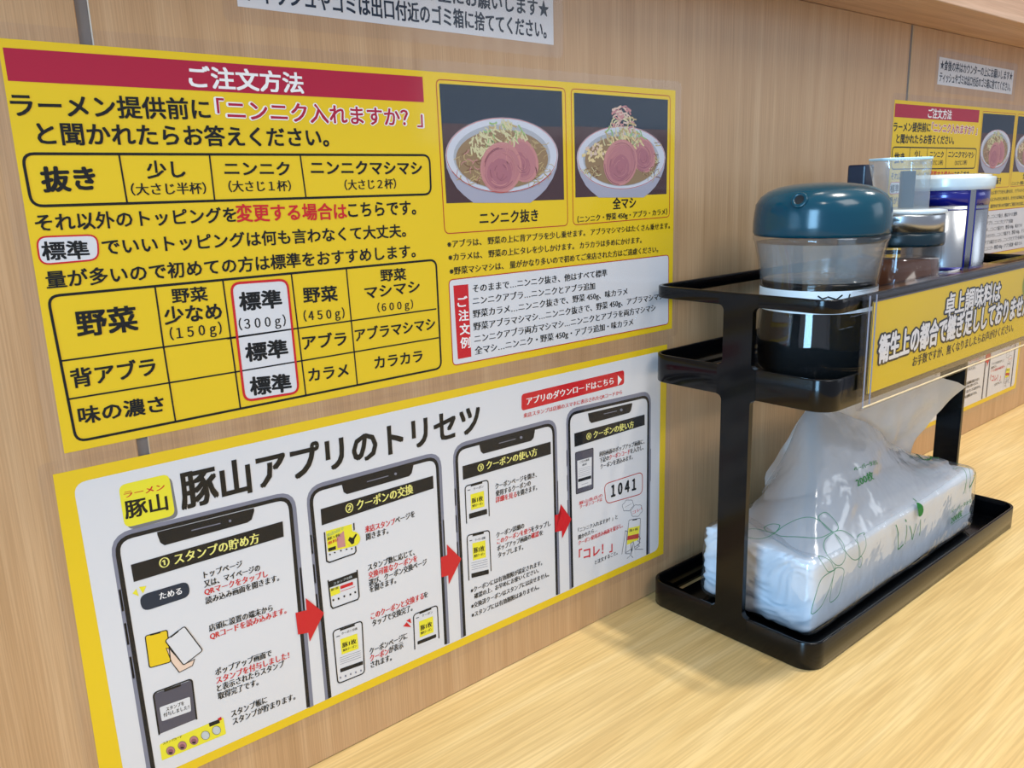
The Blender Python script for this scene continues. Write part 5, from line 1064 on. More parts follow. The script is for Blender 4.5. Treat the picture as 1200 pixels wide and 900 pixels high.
('L','noodle_photo#2','pork',11,1.0,[(368.0,-12.6),(366.7,-12.7),(365.3,-12.9),(363.9,-13.1)],0,0),
('L','noodle_photo#2','fat',11,1.63,[(362.3,-17.4),(363.5,-17.9),(364.8,-17.8),(366.0,-17.3)],0,0),
('L','noodle_photo#2','pork_edge',11,1.48,[(360.2,-15.7),(361.0,-16.4),(362.1,-16.9),(363.5,-17.0)],0,0),
('L','noodle_photo#2','pork_edge',11,1.36,[(359.3,-18.9),(360.6,-19.2),(361.8,-19.7),(362.9,-20.2)],0,0),
('L','noodle_photo#2','fat',10,1.45,[(337.9,-37.3),(339.0,-37.4),(340.1,-37.6),(341.0,-38.1)],0,0),
('L','noodle_photo#2','fat',10,1.33,[(333.7,-41.9),(333.1,-42.5),(332.5,-43.1),(332.1,-43.8)],0,0),
('L','noodle_photo#2','garlic',10,1.14,[(333.8,-47.8),(334.8,-48.1),(335.8,-48.4),(337.0,-48.3)],0,0),
('L','noodle_photo#2','garlic',10,1.29,[(343.9,-45.5),(344.1,-46.2),(344.6,-46.9),(345.4,-47.4)],0,0),
('L','noodle_photo#2','garlic',10,1.19,[(339.1,-45.2),(338.0,-45.5),(337.2,-46.0),(336.8,-46.7)],0,0),
('L','noodle_photo#2','fat',10,1.74,[(334.0,-43.4),(333.7,-44.1),(333.1,-44.7),(332.2,-45.2)],0,0),
('L','noodle_photo#2','fat',10,1.73,[(335.6,-43.4),(336.6,-43.7),(337.7,-43.6),(338.7,-43.2)],0,0),
('L','noodle_photo#2','fat',10,1.77,[(331.5,-39.8),(330.4,-39.9),(329.3,-40.1),(328.3,-40.5)],0,0),
('L','noodle_photo#2','garlic',10,1.87,[(338.0,-37.0),(337.2,-37.5),(336.7,-38.2),(336.8,-39.0)],0,0),
('L','noodle_photo#2','fat',10,1.84,[(342.8,-42.6),(343.5,-43.3),(344.6,-43.6),(345.7,-43.5)],0,0),
('L','noodle_photo#2','garlic',10,1.36,[(344.0,-42.2),(343.1,-42.7),(342.6,-43.3),(342.4,-44.1)],0,0),
('L','noodle_photo#2','garlic',10,1.77,[(331.2,-41.0),(331.4,-41.8),(331.2,-42.5),(330.6,-43.1)],0,0),
('L','noodle_photo#2','garlic',10,1.85,[(332.3,-41.8),(332.1,-42.5),(332.5,-43.2),(333.2,-43.8)],0,0),
('L','noodle_photo#2','garlic',10,1.89,[(332.8,-43.4),(333.9,-43.6),(335.0,-43.5),(336.0,-43.2)],0,0),
('L','noodle_photo#2','garlic',10,1.64,[(341.2,-44.6),(340.4,-45.1),(339.7,-45.7),(339.2,-46.4)],0,0),
('L','noodle_photo#2','garlic',10,1.88,[(332.2,-45.2),(331.7,-45.9),(331.3,-46.6),(331.0,-47.3)],0,0),
('L','noodle_photo#2','garlic',10,1.64,[(327.9,-44.4),(326.8,-44.6),(325.7,-44.8),(324.7,-45.0)],0,0),
('L','noodle_photo#2','garlic',10,1.36,[(333.4,-47.0),(333.7,-47.7),(334.4,-48.3),(335.4,-48.6)],0,0),
('L','noodle_photo#2','garlic',10,1.18,[(333.7,-47.0),(332.9,-47.6),(332.0,-48.0),(330.9,-48.1)],0,0),
('L','noodle_photo#2','garlic',10,1.5,[(327.8,-44.1),(326.7,-44.4),(325.6,-44.5),(324.6,-44.5)],0,0),
('L','noodle_photo#2','fat',10,1.74,[(335.0,-38.3),(335.1,-39.0),(335.5,-39.7),(336.4,-40.2)],0,0),
('L','noodle_photo#2','fat',10,1.27,[(337.6,-41.5),(337.2,-42.2),(337.4,-42.9),(338.1,-43.5)],0,0),
('L','noodle_photo#2','garlic',10,1.89,[(340.3,-43.1),(341.2,-43.6),(342.2,-44.0),(343.2,-44.3)],0,0),
('L','noodle_photo#2','garlic',10,1.81,[(340.9,-38.6),(342.1,-38.7),(343.2,-38.5),(344.0,-38.0)],0,0),
('L','noodle_photo#2','garlic',10,1.89,[(343.0,-43.6),(343.0,-44.4),(343.0,-45.2),(343.0,-45.9)],0,0),
('L','noodle_photo#2','garlic',10,1.78,[(343.1,-39.8),(342.0,-39.9),(341.2,-40.5),(340.9,-41.2)],0,0),
('L','noodle_photo#2','garlic',10,1.61,[(332.5,-42.5),(332.9,-43.2),(332.7,-43.9),(332.1,-44.5)],0,0),
('L','noodle_photo#2','garlic',10,1.53,[(333.3,-42.4),(332.4,-42.8),(331.8,-43.4),(331.5,-44.1)],0,0),
('L','noodle_photo#2','fat',10,1.61,[(338.6,-39.5),(338.9,-40.2),(339.5,-40.8),(340.3,-41.3)],0,0),
('L','noodle_photo#2','garlic',10,1.44,[(345.4,-41.9),(346.3,-42.4),(347.5,-42.5),(348.6,-42.2)],0,0),
('L','noodle_photo#2','fat',10,1.82,[(341.1,-39.9),(342.1,-40.2),(343.0,-40.6),(343.8,-41.2)],0,0),
('L','noodle_photo#2','garlic',10,1.29,[(331.3,-40.6),(330.3,-41.0),(329.2,-41.0),(328.1,-40.7)],0,0),
('L','noodle_photo#2','garlic',10,1.37,[(344.1,-40.1),(343.3,-40.6),(342.4,-41.1),(341.4,-41.5)],0,0),
('L','noodle_photo#2','garlic',10,1.67,[(342.2,-40.2),(341.8,-40.9),(340.9,-41.4),(339.9,-41.6)],0,0),
('L','noodle_photo#2','garlic',10,1.21,[(345.8,-41.7),(346.4,-42.3),(346.8,-43.0),(347.0,-43.8)],0,0),
('L','noodle_photo#2','garlic',10,1.64,[(338.7,-42.2),(339.8,-42.5),(340.7,-42.9),(341.4,-43.5)],0,0),
('L','noodle_photo#2','garlic',10,1.63,[(332.2,-42.9),(331.2,-43.2),(330.1,-43.3),(329.0,-43.2)],0,0),
('L','noodle_photo#2','garlic',10,1.75,[(328.1,-43.9),(327.1,-44.2),(326.1,-44.5),(325.0,-44.6)],0,0),
('L','noodle_photo#2','fat',10,1.49,[(336.2,-39.7),(335.3,-40.2),(334.7,-40.8),(334.3,-41.5)],0,0),
('L','noodle_photo#2','garlic',10,1.15,[(334.3,-46.7),(335.1,-47.3),(335.6,-47.9),(335.9,-48.7)],0,0),
('L','noodle_photo#2','veg',9,0.41,[(337.9,-54.0),(337.5,-55.1),(338.0,-56.2),(339.4,-56.9)],0,0),
('L','noodle_photo#2','soup_dark',9,0.44,[(334.8,-53.4),(336.1,-54.2),(337.4,-54.9),(338.9,-55.5)],0,0),
('L','noodle_photo#2','soup_dark',9,0.48,[(336.5,-53.5),(336.0,-54.5),(335.1,-55.5),(333.9,-56.3)],0,0),
('L','noodle_photo#2','noodle',9,0.54,[(336.1,-51.4),(337.7,-51.7),(338.9,-52.5),(339.4,-53.6)],0,0),
('L','noodle_photo#2','soup_dark',9,0.58,[(334.5,-57.5),(336.2,-57.6),(337.8,-58.0),(339.1,-58.8)],0,0),
('L','noodle_photo#2','soup_dark',9,0.47,[(339.9,-55.4),(340.1,-56.6),(339.6,-57.7),(338.5,-58.6)],0,0),
('L','noodle_photo#2','soup_dark',9,0.46,[(335.7,-52.4),(335.0,-53.4),(334.4,-54.5),(333.8,-55.6)],0,0),
('L','noodle_photo#2','veg',9,0.54,[(337.9,-52.8),(337.6,-53.9),(336.7,-54.9),(335.3,-55.5)],0,0),
('L','noodle_photo#2','veg',9,0.57,[(327.6,-53.5),(328.0,-54.6),(327.4,-55.7),(326.1,-56.4)],0,0),
('L','noodle_photo#2','noodle',9,0.38,[(332.2,-56.3),(333.9,-56.5),(335.4,-55.9),(336.1,-54.9)],0,0),
('L','noodle_photo#2','veg',9,0.46,[(332.1,-54.4),(330.5,-54.8),(329.4,-55.6),(329.3,-56.8)],0,0),
('L','noodle_photo#2','noodle',9,0.44,[(332.0,-53.7),(330.3,-53.9),(328.7,-53.5),(327.6,-52.7)],0,0),
('L','noodle_photo#2','veg',9,0.56,[(327.2,-53.5),(327.6,-54.6),(328.4,-55.6),(329.8,-56.3)],0,0),
('L','noodle_photo#2','soup_dark',9,0.42,[(336.6,-55.0),(335.8,-56.0),(335.6,-57.1),(336.3,-58.2)],0,0),
('L','noodle_photo#2','veg',9,0.36,[(326.6,-53.2),(325.1,-53.7),(323.6,-54.1),(322.1,-54.5)],0,0),
('L','noodle_photo#2','veg',9,0.57,[(328.4,-55.7),(329.9,-56.1),(330.9,-57.1),(330.9,-58.2)],0,0),
('L','noodle_photo#2','veg',9,0.52,[(328.1,-53.1),(327.0,-54.0),(326.4,-55.0),(326.4,-56.1)],0,0),
('L','noodle_photo#2','soup_dark',9,0.45,[(336.2,-52.5),(337.2,-53.4),(338.5,-54.2),(340.0,-54.8)],0,0),
('L','noodle_photo#2','soup_dark',9,0.55,[(336.5,-54.8),(338.2,-54.9),(339.9,-55.1),(341.5,-55.3)],0,0),
('L','noodle_photo#2','noodle',9,0.55,[(329.2,-52.9),(328.8,-54.0),(328.2,-55.1),(327.7,-56.2)],0,0),
('L','noodle_photo#2','noodle',9,0.57,[(339.9,-56.4),(338.6,-57.1),(337.1,-57.7),(335.6,-58.2)],0,0),
('L','noodle_photo#2','soup_dark',9,0.38,[(330.7,-53.0),(329.0,-53.2),(327.5,-53.7),(326.3,-54.4)],0,0),
('L','noodle_photo#2','soup_dark',9,0.55,[(333.7,-54.4),(332.1,-54.7),(330.6,-55.3),(329.5,-56.1)],0,0),
('L','noodle_photo#2','noodle',9,0.44,[(337.3,-54.9),(335.7,-55.2),(334.0,-54.9),(332.7,-54.2)],0,0),
('L','noodle_photo#2','veg',9,0.54,[(337.9,-57.2),(339.6,-57.5),(341.3,-57.2),(342.7,-56.6)],0,0),
('L','noodle_photo#2','noodle',9,0.4,[(333.0,-55.8),(333.2,-56.9),(332.8,-58.0),(331.9,-59.0)],0,0),
('L','noodle_photo#2','noodle',9,0.4,[(328.1,-53.5),(328.9,-54.4),(329.5,-55.5),(329.8,-56.6)],0,0),
('L','noodle_photo#2','noodle',9,0.5,[(334.5,-56.8),(333.4,-57.7),(332.8,-58.8),(332.8,-59.9)],0,0),
('L','noodle_photo#2','veg',9,0.51,[(333.5,-52.1),(334.5,-53.1),(335.4,-54.0),(336.2,-55.0)],0,0),
('L','noodle_photo#2','soup_dark',9,0.4,[(337.0,-52.0),(338.7,-52.1),(340.3,-51.8),(341.6,-51.0)],0,0),
('Q','noodle_photo#2','pork_edge',9,[(397.79,-42.43),(398.46,-45.93),(398.02,-49.28),(396.5,-52.21),(394.05,-54.47),(390.86,-55.87),(387.21,-56.3),(383.41,-55.73),(379.77,-54.23),(376.58,-51.93),(374.09,-49.02),(372.49,-45.73),(371.89,-42.33),(372.34,-39.08),(373.79,-36.23),(376.15,-34.01),(379.22,-32.58),(382.77,-32.07),(386.53,-32.53),(390.2,-33.93),(393.47,-36.18),(396.08,-39.09)],0),
('Q','noodle_photo#2','pork',9.5,[(396.66,-44.84),(396.19,-48.06),(394.68,-50.96),(392.28,-53.26),(389.24,-54.71),(385.86,-55.18),(382.48,-54.64),(379.44,-53.14),(377.02,-50.85),(375.45,-47.99),(374.88,-44.84),(375.34,-41.69),(376.81,-38.85),(379.13,-36.59),(382.1,-35.11),(385.42,-34.58),(388.8,-35.04),(391.89,-36.47),(394.38,-38.74),(396.03,-41.62)],0),
('Q','noodle_photo#2','pork_two',10,[(391.64,-45.82),(392.0,-48.28),(391.38,-50.57),(389.87,-52.4),(387.65,-53.54),(385.0,-53.86),(382.24,-53.32),(379.71,-52.01),(377.71,-50.07),(376.47,-47.76),(376.14,-45.33),(376.75,-43.09),(378.22,-41.29),(380.39,-40.14),(383.0,-39.79),(385.75,-40.28),(388.3,-41.56),(390.35,-43.48)],0),
('L','noodle_photo#2','pork_two',10.5,0.31592629098268676,[(387.42,-44.54),(387.78,-45.19),(388.0,-45.87),(388.06,-46.55),(387.96,-47.21),(387.71,-47.8),(387.31,-48.31),(386.78,-48.7)],0,0),
('L','noodle_photo#2','pork_two',10.6,0.2748294305680602,[(383.95,-50.49),(382.8,-50.06),(381.72,-49.44),(380.78,-48.64),(380.0,-47.71),(379.42,-46.69),(379.07,-45.62),(378.96,-44.55)],0,0),
('L','noodle_photo#2','pork_edge',10.7,0.25726910595736263,[(372.8,-41.18),(373.3,-39.14),(374.24,-37.3),(375.6,-35.72),(377.32,-34.47),(379.34,-33.59),(381.59,-33.13),(383.97,-33.09)],0,0),
('L','noodle_photo#2','pork_edge',10.8,0.3407617417007549,[(378.89,-45.13),(378.87,-44.2),(379.03,-43.31),(379.37,-42.49),(379.88,-41.76),(380.54,-41.15),(381.33,-40.68),(382.22,-40.35)],0,0),
('L','noodle_photo#2','pork_edge',10.9,0.2504710474194515,[(386.78,-48.22),(386.52,-48.4),(386.22,-48.56),(385.9,-48.67),(385.56,-48.75),(385.2,-48.79),(384.83,-48.78),(384.46,-48.73)],0,0),
('L','noodle_photo#2','pork_dark',10.5,0.46547522190798624,[(388.52,-44.32),(388.88,-45.08),(389.08,-45.87),(389.12,-46.65),(389.0,-47.4),(388.71,-48.09),(388.27,-48.69),(387.7,-49.18)],0,0),
('L','noodle_photo#2','pork_two',10.6,0.4678472840171511,[(393.74,-46.7),(393.69,-47.27),(393.59,-47.82),(393.45,-48.35),(393.27,-48.87),(393.04,-49.37),(392.77,-49.85),(392.46,-50.3)],0,0),
('L','noodle_photo#2','pork_edge',10.7,0.4565552982266927,[(384.02,-38.94),(385.4,-39.15),(386.75,-39.61),(388.02,-40.28),(389.17,-41.15),(390.15,-42.19),(390.92,-43.35),(391.44,-44.59)],0,0),
('L','noodle_photo#2','pork_edge',10.8,0.4133936287799773,[(381.34,-46.95),(381.07,-46.33),(380.92,-45.7),(380.9,-45.08),(381.01,-44.49),(381.24,-43.94),(381.59,-43.47),(382.05,-43.07)],0,0),
('L','noodle_photo#2','pork_edge',10.9,0.40192079000359454,[(390.95,-49.89),(390.55,-50.31),(390.11,-50.69),(389.63,-51.02),(389.11,-51.31),(388.55,-51.55),(387.97,-51.74),(387.35,-51.87)],0,0),
('L','noodle_photo#2','pork_edge',10.5,0.27797321227234584,[(386.01,-52.42),(384.47,-52.25),(382.94,-51.82),(381.49,-51.14),(380.16,-50.24),(379.0,-49.15),(378.05,-47.92),(377.36,-46.58)],0,0),
('L','noodle_photo#2','pork_two',10.6,0.40701336061796506,[(373.23,-45.68),(372.8,-43.83),(372.71,-41.99),(372.94,-40.22),(373.5,-38.56),(374.37,-37.06),(375.52,-35.74),(376.94,-34.66)],0,0),
('L','noodle_photo#2','pork',10.7,0.33362042212284837,[(379.96,-50.55),(379.36,-50.05),(378.81,-49.51),(378.3,-48.94),(377.85,-48.34),(377.44,-47.71),(377.1,-47.06),(376.81,-46.4)],0,0),
('L','noodle_photo#2','pork_edge',10.8,0.4901374635559075,[(390.75,-39.7),(391.86,-40.9),(392.75,-42.22),(393.4,-43.63),(393.79,-45.09),(393.9,-46.53),(393.72,-47.93),(393.27,-49.24)],0,0),
('L','noodle_photo#2','pork',10.9,0.266327777363615,[(378.37,-37.57),(379.37,-36.99),(380.47,-36.56),(381.65,-36.28),(382.89,-36.15),(384.17,-36.18),(385.47,-36.38),(386.76,-36.73)],0,0),
('L','noodle_photo#2','pork_two',10.5,0.44902819582564657,[(391.45,-53.75),(389.66,-54.39),(387.71,-54.7),(385.67,-54.65),(383.62,-54.27),(381.62,-53.55),(379.74,-52.54),(378.04,-51.26)],0,0),
('L','noodle_photo#2','pork',10.6,0.3108018521538524,[(375.53,-49.04),(374.39,-47.06),(373.66,-44.99),(373.37,-42.9),(373.53,-40.87),(374.13,-38.99),(375.16,-37.31),(376.56,-35.9)],0,0),
('L','noodle_photo#2','pork_dark',10.7,0.2762610312947328,[(393.01,-49.44),(392.03,-50.81),(390.71,-51.9),(389.1,-52.65),(387.28,-53.02),(385.36,-53.0),(383.41,-52.6),(381.54,-51.83)],0,0),
('L','noodle_photo#2','pork_dark',10.8,0.2665683495758072,[(387.26,-55.68),(386.04,-55.62),(384.82,-55.45),(383.61,-55.18),(382.41,-54.81),(381.23,-54.33),(380.1,-53.76),(379.02,-53.1)],0,0),
('L','noodle_photo#2','pork_two',10.9,0.39588983965403457,[(374.82,-47.82),(374.32,-46.8),(373.93,-45.77),(373.65,-44.72),(373.48,-43.67),(373.42,-42.63),(373.48,-41.61),(373.65,-40.62)],0,0),
('L','noodle_photo#2','pork_two',10.5,0.35020925359551464,[(388.36,-43.7),(388.71,-44.22),(388.99,-44.77),(389.19,-45.33),(389.3,-45.9),(389.34,-46.47),(389.3,-47.02),(389.17,-47.55)],0,0),
('L','noodle_photo#2','pork_two',10.6,0.25808725718197967,[(378.76,-47.77),(378.18,-46.69),(377.8,-45.58),(377.63,-44.46),(377.68,-43.36),(377.93,-42.32),(378.39,-41.36),(379.03,-40.52)],0,0),
('L','noodle_photo#2','pork_edge',10.7,0.38694198284189585,[(388.7,-50.13),(388.32,-50.36),(387.91,-50.55),(387.48,-50.7),(387.03,-50.82),(386.56,-50.9),(386.08,-50.95),(385.59,-50.95)],0,0),
('L','noodle_photo#2','pork',10.8,0.47928811807207916,[(380.08,-51.29),(378.77,-50.22),(377.65,-48.99),(376.74,-47.64),(376.08,-46.21),(375.69,-44.74),(375.57,-43.28),(375.73,-41.86)],0,0),
('L','noodle_photo#2','pork_dark',10.9,0.25358736677549176,[(386.85,-38.71),(388.37,-39.48),(389.73,-40.49),(390.88,-41.71),(391.76,-43.09),(392.34,-44.55),(392.59,-46.05),(392.5,-47.5)],0,0),
('L','noodle_photo#2','pork_two',10.5,0.37773075784148724,[(378.39,-42.75),(378.6,-42.22),(378.87,-41.73),(379.2,-41.27),(379.58,-40.85),(380.02,-40.47),(380.5,-40.15),(381.03,-39.88)],0,0),
('L','noodle_photo#2','pork_dark',11.2,0.3,[(386.42,-46.78),(386.61,-47.9),(386.4,-48.87),(385.84,-49.51),(385.02,-49.7),(384.08,-49.43),(383.21,-48.73),(382.55,-47.73),(382.21,-46.62)],0,0),
('Q','noodle_photo#2','pork_edge',12,[(378.69,-51.09),(377.04,-55.38),(374.12,-59.16),(370.19,-62.12),(365.59,-64.01),(360.71,-64.68),(355.96,-64.1),(351.71,-62.34),(348.31,-59.55),(346.0,-55.97),(344.94,-51.89),(345.22,-47.62),(346.81,-43.49),(349.58,-39.81),(353.32,-36.88),(357.76,-34.93),(362.55,-34.12),(367.32,-34.53),(371.68,-36.15),(375.26,-38.87),(377.75,-42.47),(378.93,-46.66)],0),
('Q','noodle_photo#2','pork',12.5,[(376.11,-53.58),(373.34,-57.21),(369.52,-60.13),(365.02,-62.06),(360.32,-62.82),(355.88,-62.33),(352.12,-60.68),(349.4,-58.04),(347.96,-54.66),(347.93,-50.87),(349.3,-47.03),(351.95,-43.49),(355.63,-40.59),(360.0,-38.61),(364.65,-37.75),(369.14,-38.1),(373.02,-39.66),(375.89,-42.28),(377.45,-45.71),(377.53,-49.61)],0),
('Q','noodle_photo#2','pork_two',13,[(370.46,-53.79),(369.17,-56.77),(366.82,-59.25),(363.68,-60.93),(360.16,-61.59),(356.68,-61.18),(353.67,-59.76),(351.47,-57.5),(350.35,-54.68),(350.42,-51.63),(351.67,-48.71),(353.95,-46.27),(357.01,-44.58),(360.49,-43.86),(363.97,-44.2),(367.04,-45.57),(369.31,-47.82),(370.5,-50.68)],0),
('L','noodle_photo#2','pork_edge',13.5,0.35423146479564815,[(357.09,-50.89),(357.4,-50.18),(357.86,-49.53),(358.45,-48.97),(359.15,-48.51),(359.92,-48.19),(360.74,-48.0),(361.57,-47.96)],0,0),
('L','noodle_photo#2','pork_dark',13.6,0.28588143593450355,[(361.41,-55.11),(361.07,-55.15),(360.74,-55.16),(360.41,-55.15),(360.08,-55.12),(359.76,-55.05),(359.45,-54.97),(359.15,-54.85)],0,0),
('L','noodle_photo#2','pork_dark',13.7,0.26068080271198063,[(372.6,-54.76),(371.29,-56.58),(369.65,-58.19),(367.73,-59.51),(365.6,-60.51),(363.34,-61.15),(361.02,-61.42),(358.73,-61.31)],0,0),
('L','noodle_photo#2','pork_two',13.8,0.2850041881247882,[(371.59,-44.13),(372.72,-46.24),(373.25,-48.57),(373.17,-51.0),(372.46,-53.39),(371.18,-55.62),(369.38,-57.56),(367.17,-59.12)],0,0),
('L','noodle_photo#2','pork_edge',13.9,0.33126952360170947,[(358.36,-58.78),(357.84,-58.64),(357.33,-58.47),(356.83,-58.28),(356.36,-58.06),(355.9,-57.81),(355.46,-57.54),(355.04,-57.24)],0,0),
('L','noodle_photo#2','pork_dark',13.5,0.25950175516376295,[(356.27,-37.84),(359.17,-36.89),(362.18,-36.46),(365.19,-36.59),(368.07,-37.28),(370.68,-38.49),(372.93,-40.18),(374.71,-42.29)],0,0),
('L','noodle_photo#2','pork_edge',13.6,0.31304361734201236,[(348.89,-43.77),(349.37,-43.06),(349.9,-42.37),(350.47,-41.71),(351.09,-41.08),(351.74,-40.48),(352.42,-39.91),(353.14,-39.37)],0,0),
('L','noodle_photo#2','pork_edge',13.7,0.32311443872573525,[(352.75,-50.82),(353.04,-49.38),(353.62,-48.0),(354.47,-46.71),(355.57,-45.57),(356.87,-44.61),(358.32,-43.88),(359.89,-43.39)],0,0),
('L','noodle_photo#2','pork_dark',13.8,0.48625698866982914,[(361.96,-58.55),(360.86,-58.64),(359.76,-58.61),(358.69,-58.45),(357.66,-58.16),(356.69,-57.76),(355.8,-57.25),(355.0,-56.64)],0,0),
('L','noodle_photo#2','pork_dark',13.9,0.2980132197456295,[(369.31,-56.97),(368.41,-57.74),(367.45,-58.42),(366.41,-59.01),(365.32,-59.51),(364.19,-59.9),(363.03,-60.19),(361.85,-60.36)],0,0),
('L','noodle_photo#2','pork_edge',13.5,0.41747455898838026,[(363.18,-46.01),(363.53,-46.11),(363.86,-46.22),(364.19,-46.35),(364.5,-46.5),(364.8,-46.67),(365.09,-46.85),(365.37,-47.05)],0,0),
('L','noodle_photo#2','pork_edge',13.6,0.35164052380196453,[(351.49,-56.9),(350.66,-55.64),(350.05,-54.27),(349.67,-52.81),(349.52,-51.31),(349.61,-49.79),(349.94,-48.28),(350.5,-46.81)],0,0),
('L','noodle_photo#2','pork_two',13.7,0.27225539548213573,[(348.51,-54.25),(348.03,-51.81),(348.13,-49.29),(348.8,-46.81),(350.01,-44.45),(351.72,-42.33),(353.85,-40.53),(356.31,-39.13)],0,0),
('L','noodle_photo#2','pork_dark',13.8,0.34706924622055224,[(351.26,-52.26),(351.21,-51.47),(351.23,-50.67),(351.34,-49.88),(351.51,-49.09),(351.77,-48.31),(352.09,-47.54),(352.49,-46.81)],0,0),
('L','noodle_photo#2','pork_two',13.9,0.3989947928865045,[(357.71,-53.37),(357.6,-53.14),(357.5,-52.89),(357.43,-52.64),(357.39,-52.39),(357.36,-52.13),(357.37,-51.86),(357.39,-51.6)],0,0),
('L','noodle_photo#2','pork_edge',13.5,0.3837166516883057,[(368.61,-53.93),(367.65,-55.26),(366.42,-56.4),(364.98,-57.32),(363.39,-57.96),(361.71,-58.31),(360.02,-58.36),(358.39,-58.1)],0,0),
('L','noodle_photo#2','pork_edge',13.6,0.3277858684372249,[(352.23,-47.34),(352.82,-46.34),(353.53,-45.41),(354.35,-44.54),(355.28,-43.77),(356.29,-43.09),(357.39,-42.52),(358.53,-42.06)],0,0),
('L','noodle_photo#2','pork_edge',13.7,0.46734583649135925,[(353.13,-40.36),(355.65,-38.81),(358.44,-37.74),(361.38,-37.18),(364.34,-37.18),(367.2,-37.73),(369.83,-38.82),(372.1,-40.41)],0,0),
('L','noodle_photo#2','pork_edge',13.8,0.4515004690366613,[(356.04,-52.35),(356.01,-52.01),(356.01,-51.67),(356.04,-51.33),(356.1,-50.99),(356.18,-50.65),(356.3,-50.32),(356.44,-49.99)],0,0),
('L','noodle_photo#2','pork_edge',13.9,0.3799064883868837,[(353.7,-50.33),(354.09,-49.06),(354.73,-47.86),(355.61,-46.77),(356.68,-45.83),(357.92,-45.07),(359.28,-44.52),(360.71,-44.21)],0,0),
('L','noodle_photo#2','pork_dark',13.5,0.3321451783586007,[(376.38,-48.38),(376.22,-50.69),(375.61,-52.97),(374.58,-55.16),(373.14,-57.18),(371.35,-58.97),(369.27,-60.47),(366.96,-61.64)],0,0),
('L','noodle_photo#2','pork',13.6,0.3797810747766376,[(348.9,-46.82),(349.9,-44.81),(351.27,-42.96),(352.96,-41.33),(354.93,-39.96),(357.11,-38.91),(359.43,-38.2),(361.83,-37.86)],0,0),
('L','noodle_photo#2','pork_two',13.7,0.42914224681209356,[(372.21,-40.94),(373.01,-41.77),(373.71,-42.68),(374.31,-43.64),(374.81,-44.66),(375.2,-45.73),(375.47,-46.83),(375.62,-47.96)],0,0),
('L','noodle_photo#2','pork_edge',13.8,0.3041374966469974,[(368.07,-50.28),(368.07,-51.03),(367.97,-51.78),(367.77,-52.53),(367.47,-53.25),(367.08,-53.94),(366.6,-54.6),(366.04,-55.2)],0,0),
('L','noodle_photo#2','pork_dark',13.9,0.4904563534989652,[(360.27,-63.75),(356.89,-63.36),(353.76,-62.31),(351.03,-60.67),(348.81,-58.52),(347.21,-55.96),(346.29,-53.11),(346.08,-50.1)],0,0),
('L','noodle_photo#2','pork',13.5,0.46004426572710994,[(364.59,-54.14),(364.3,-54.42),(363.99,-54.68),(363.66,-54.91),(363.31,-55.12),(362.94,-55.31),(362.56,-55.47),(362.17,-55.59)],0,0),
('L','noodle_photo#2','pork_dark',14.2,0.3,[(363.52,-53.3),(362.97,-54.66),(362.05,-55.72),(360.91,-56.3),(359.76,-56.29),(358.8,-55.7),(358.21,-54.63),(358.08,-53.28),(358.44,-51.88)],0,0),
('T','note_text','※アブラは、 野菜の上に背アブラを少し乗せます。 アブラマシマシはたくさん乗せます。',213.42,-96.61,415.58,-96.36,4.37,'ink',0.8,5),
('T','note_text','※カラメは、 野菜の上にタレを少しかけます。 カラカラは多めにかけます。',213.74,-104.24,384.26,-104.85,4.4,'ink',0.8,5),
('T','note_text','※野菜マシマシは、 量がかなり多いので初めてご来店された方はご遠慮ください。',214.1,-112.32,402.61,-112.68,4.44,'ink',0.8,5),
('Q','example_box','paper_white',3,[(213.23,-115.07),(414.73,-115.59),(415.67,-167.19),(213.34,-166.39)],3),
('L','example_box','frame_red',4,0.6,[(213.23,-115.07),(414.73,-115.59),(415.67,-167.19),(213.34,-166.39)],1,3),
('Q','example_box','red',4,[(216.28,-118.69),(227.33,-118.9),(227.46,-163.11),(217.18,-163.1)],0),
('T','example_box','ご',218.82,-131.96,226.14,-132.28,6.3,'white',2,5),
('T','example_box','注',219.28,-140.17,226.63,-140.56,6.34,'white',2,5),
('T','example_box','文',219.67,-148.54,227.06,-149.02,6.39,'white',2,5),
('T','example_box','例',219.76,-156.83,227.17,-157.39,6.44,'white',2,5),
('T','example_box','そのままで…ニンニク抜き、他はすべて標準',230.65,-124.42,348.38,-125.22,4.83,'ink',1.2,5),
('T','example_box','ニンニクアブラ…ニンニクとアブラ追加',230.36,-131.83,336.2,-133.08,4.86,'ink',1.2,5),
('T','example_box','野菜カラメ…ニンニク抜きで、野菜 450g、味カラメ',230.04,-139.69,369.31,-140.19,4.89,'ink',1.2,5),
('T','example_box','野菜アブラマシマシ…ニンニク抜きで、野菜 450g、アブラマシマシ',230.06,-147.49,409.37,-147.77,4.92,'ink',1.2,5),
('T','example_box','ニンニクアブラ両方マシマシ…ニンニクとアブラを両方マシマシ',230.41,-155.12,400.11,-155.55,4.95,'ink',1.2,5),
('T','example_box','全マシ…ニンニク・野菜 450g・アブラ追加・味カラメ',230.45,-162.5,375.53,-163.01,4.98,'ink',1.2,5),
]
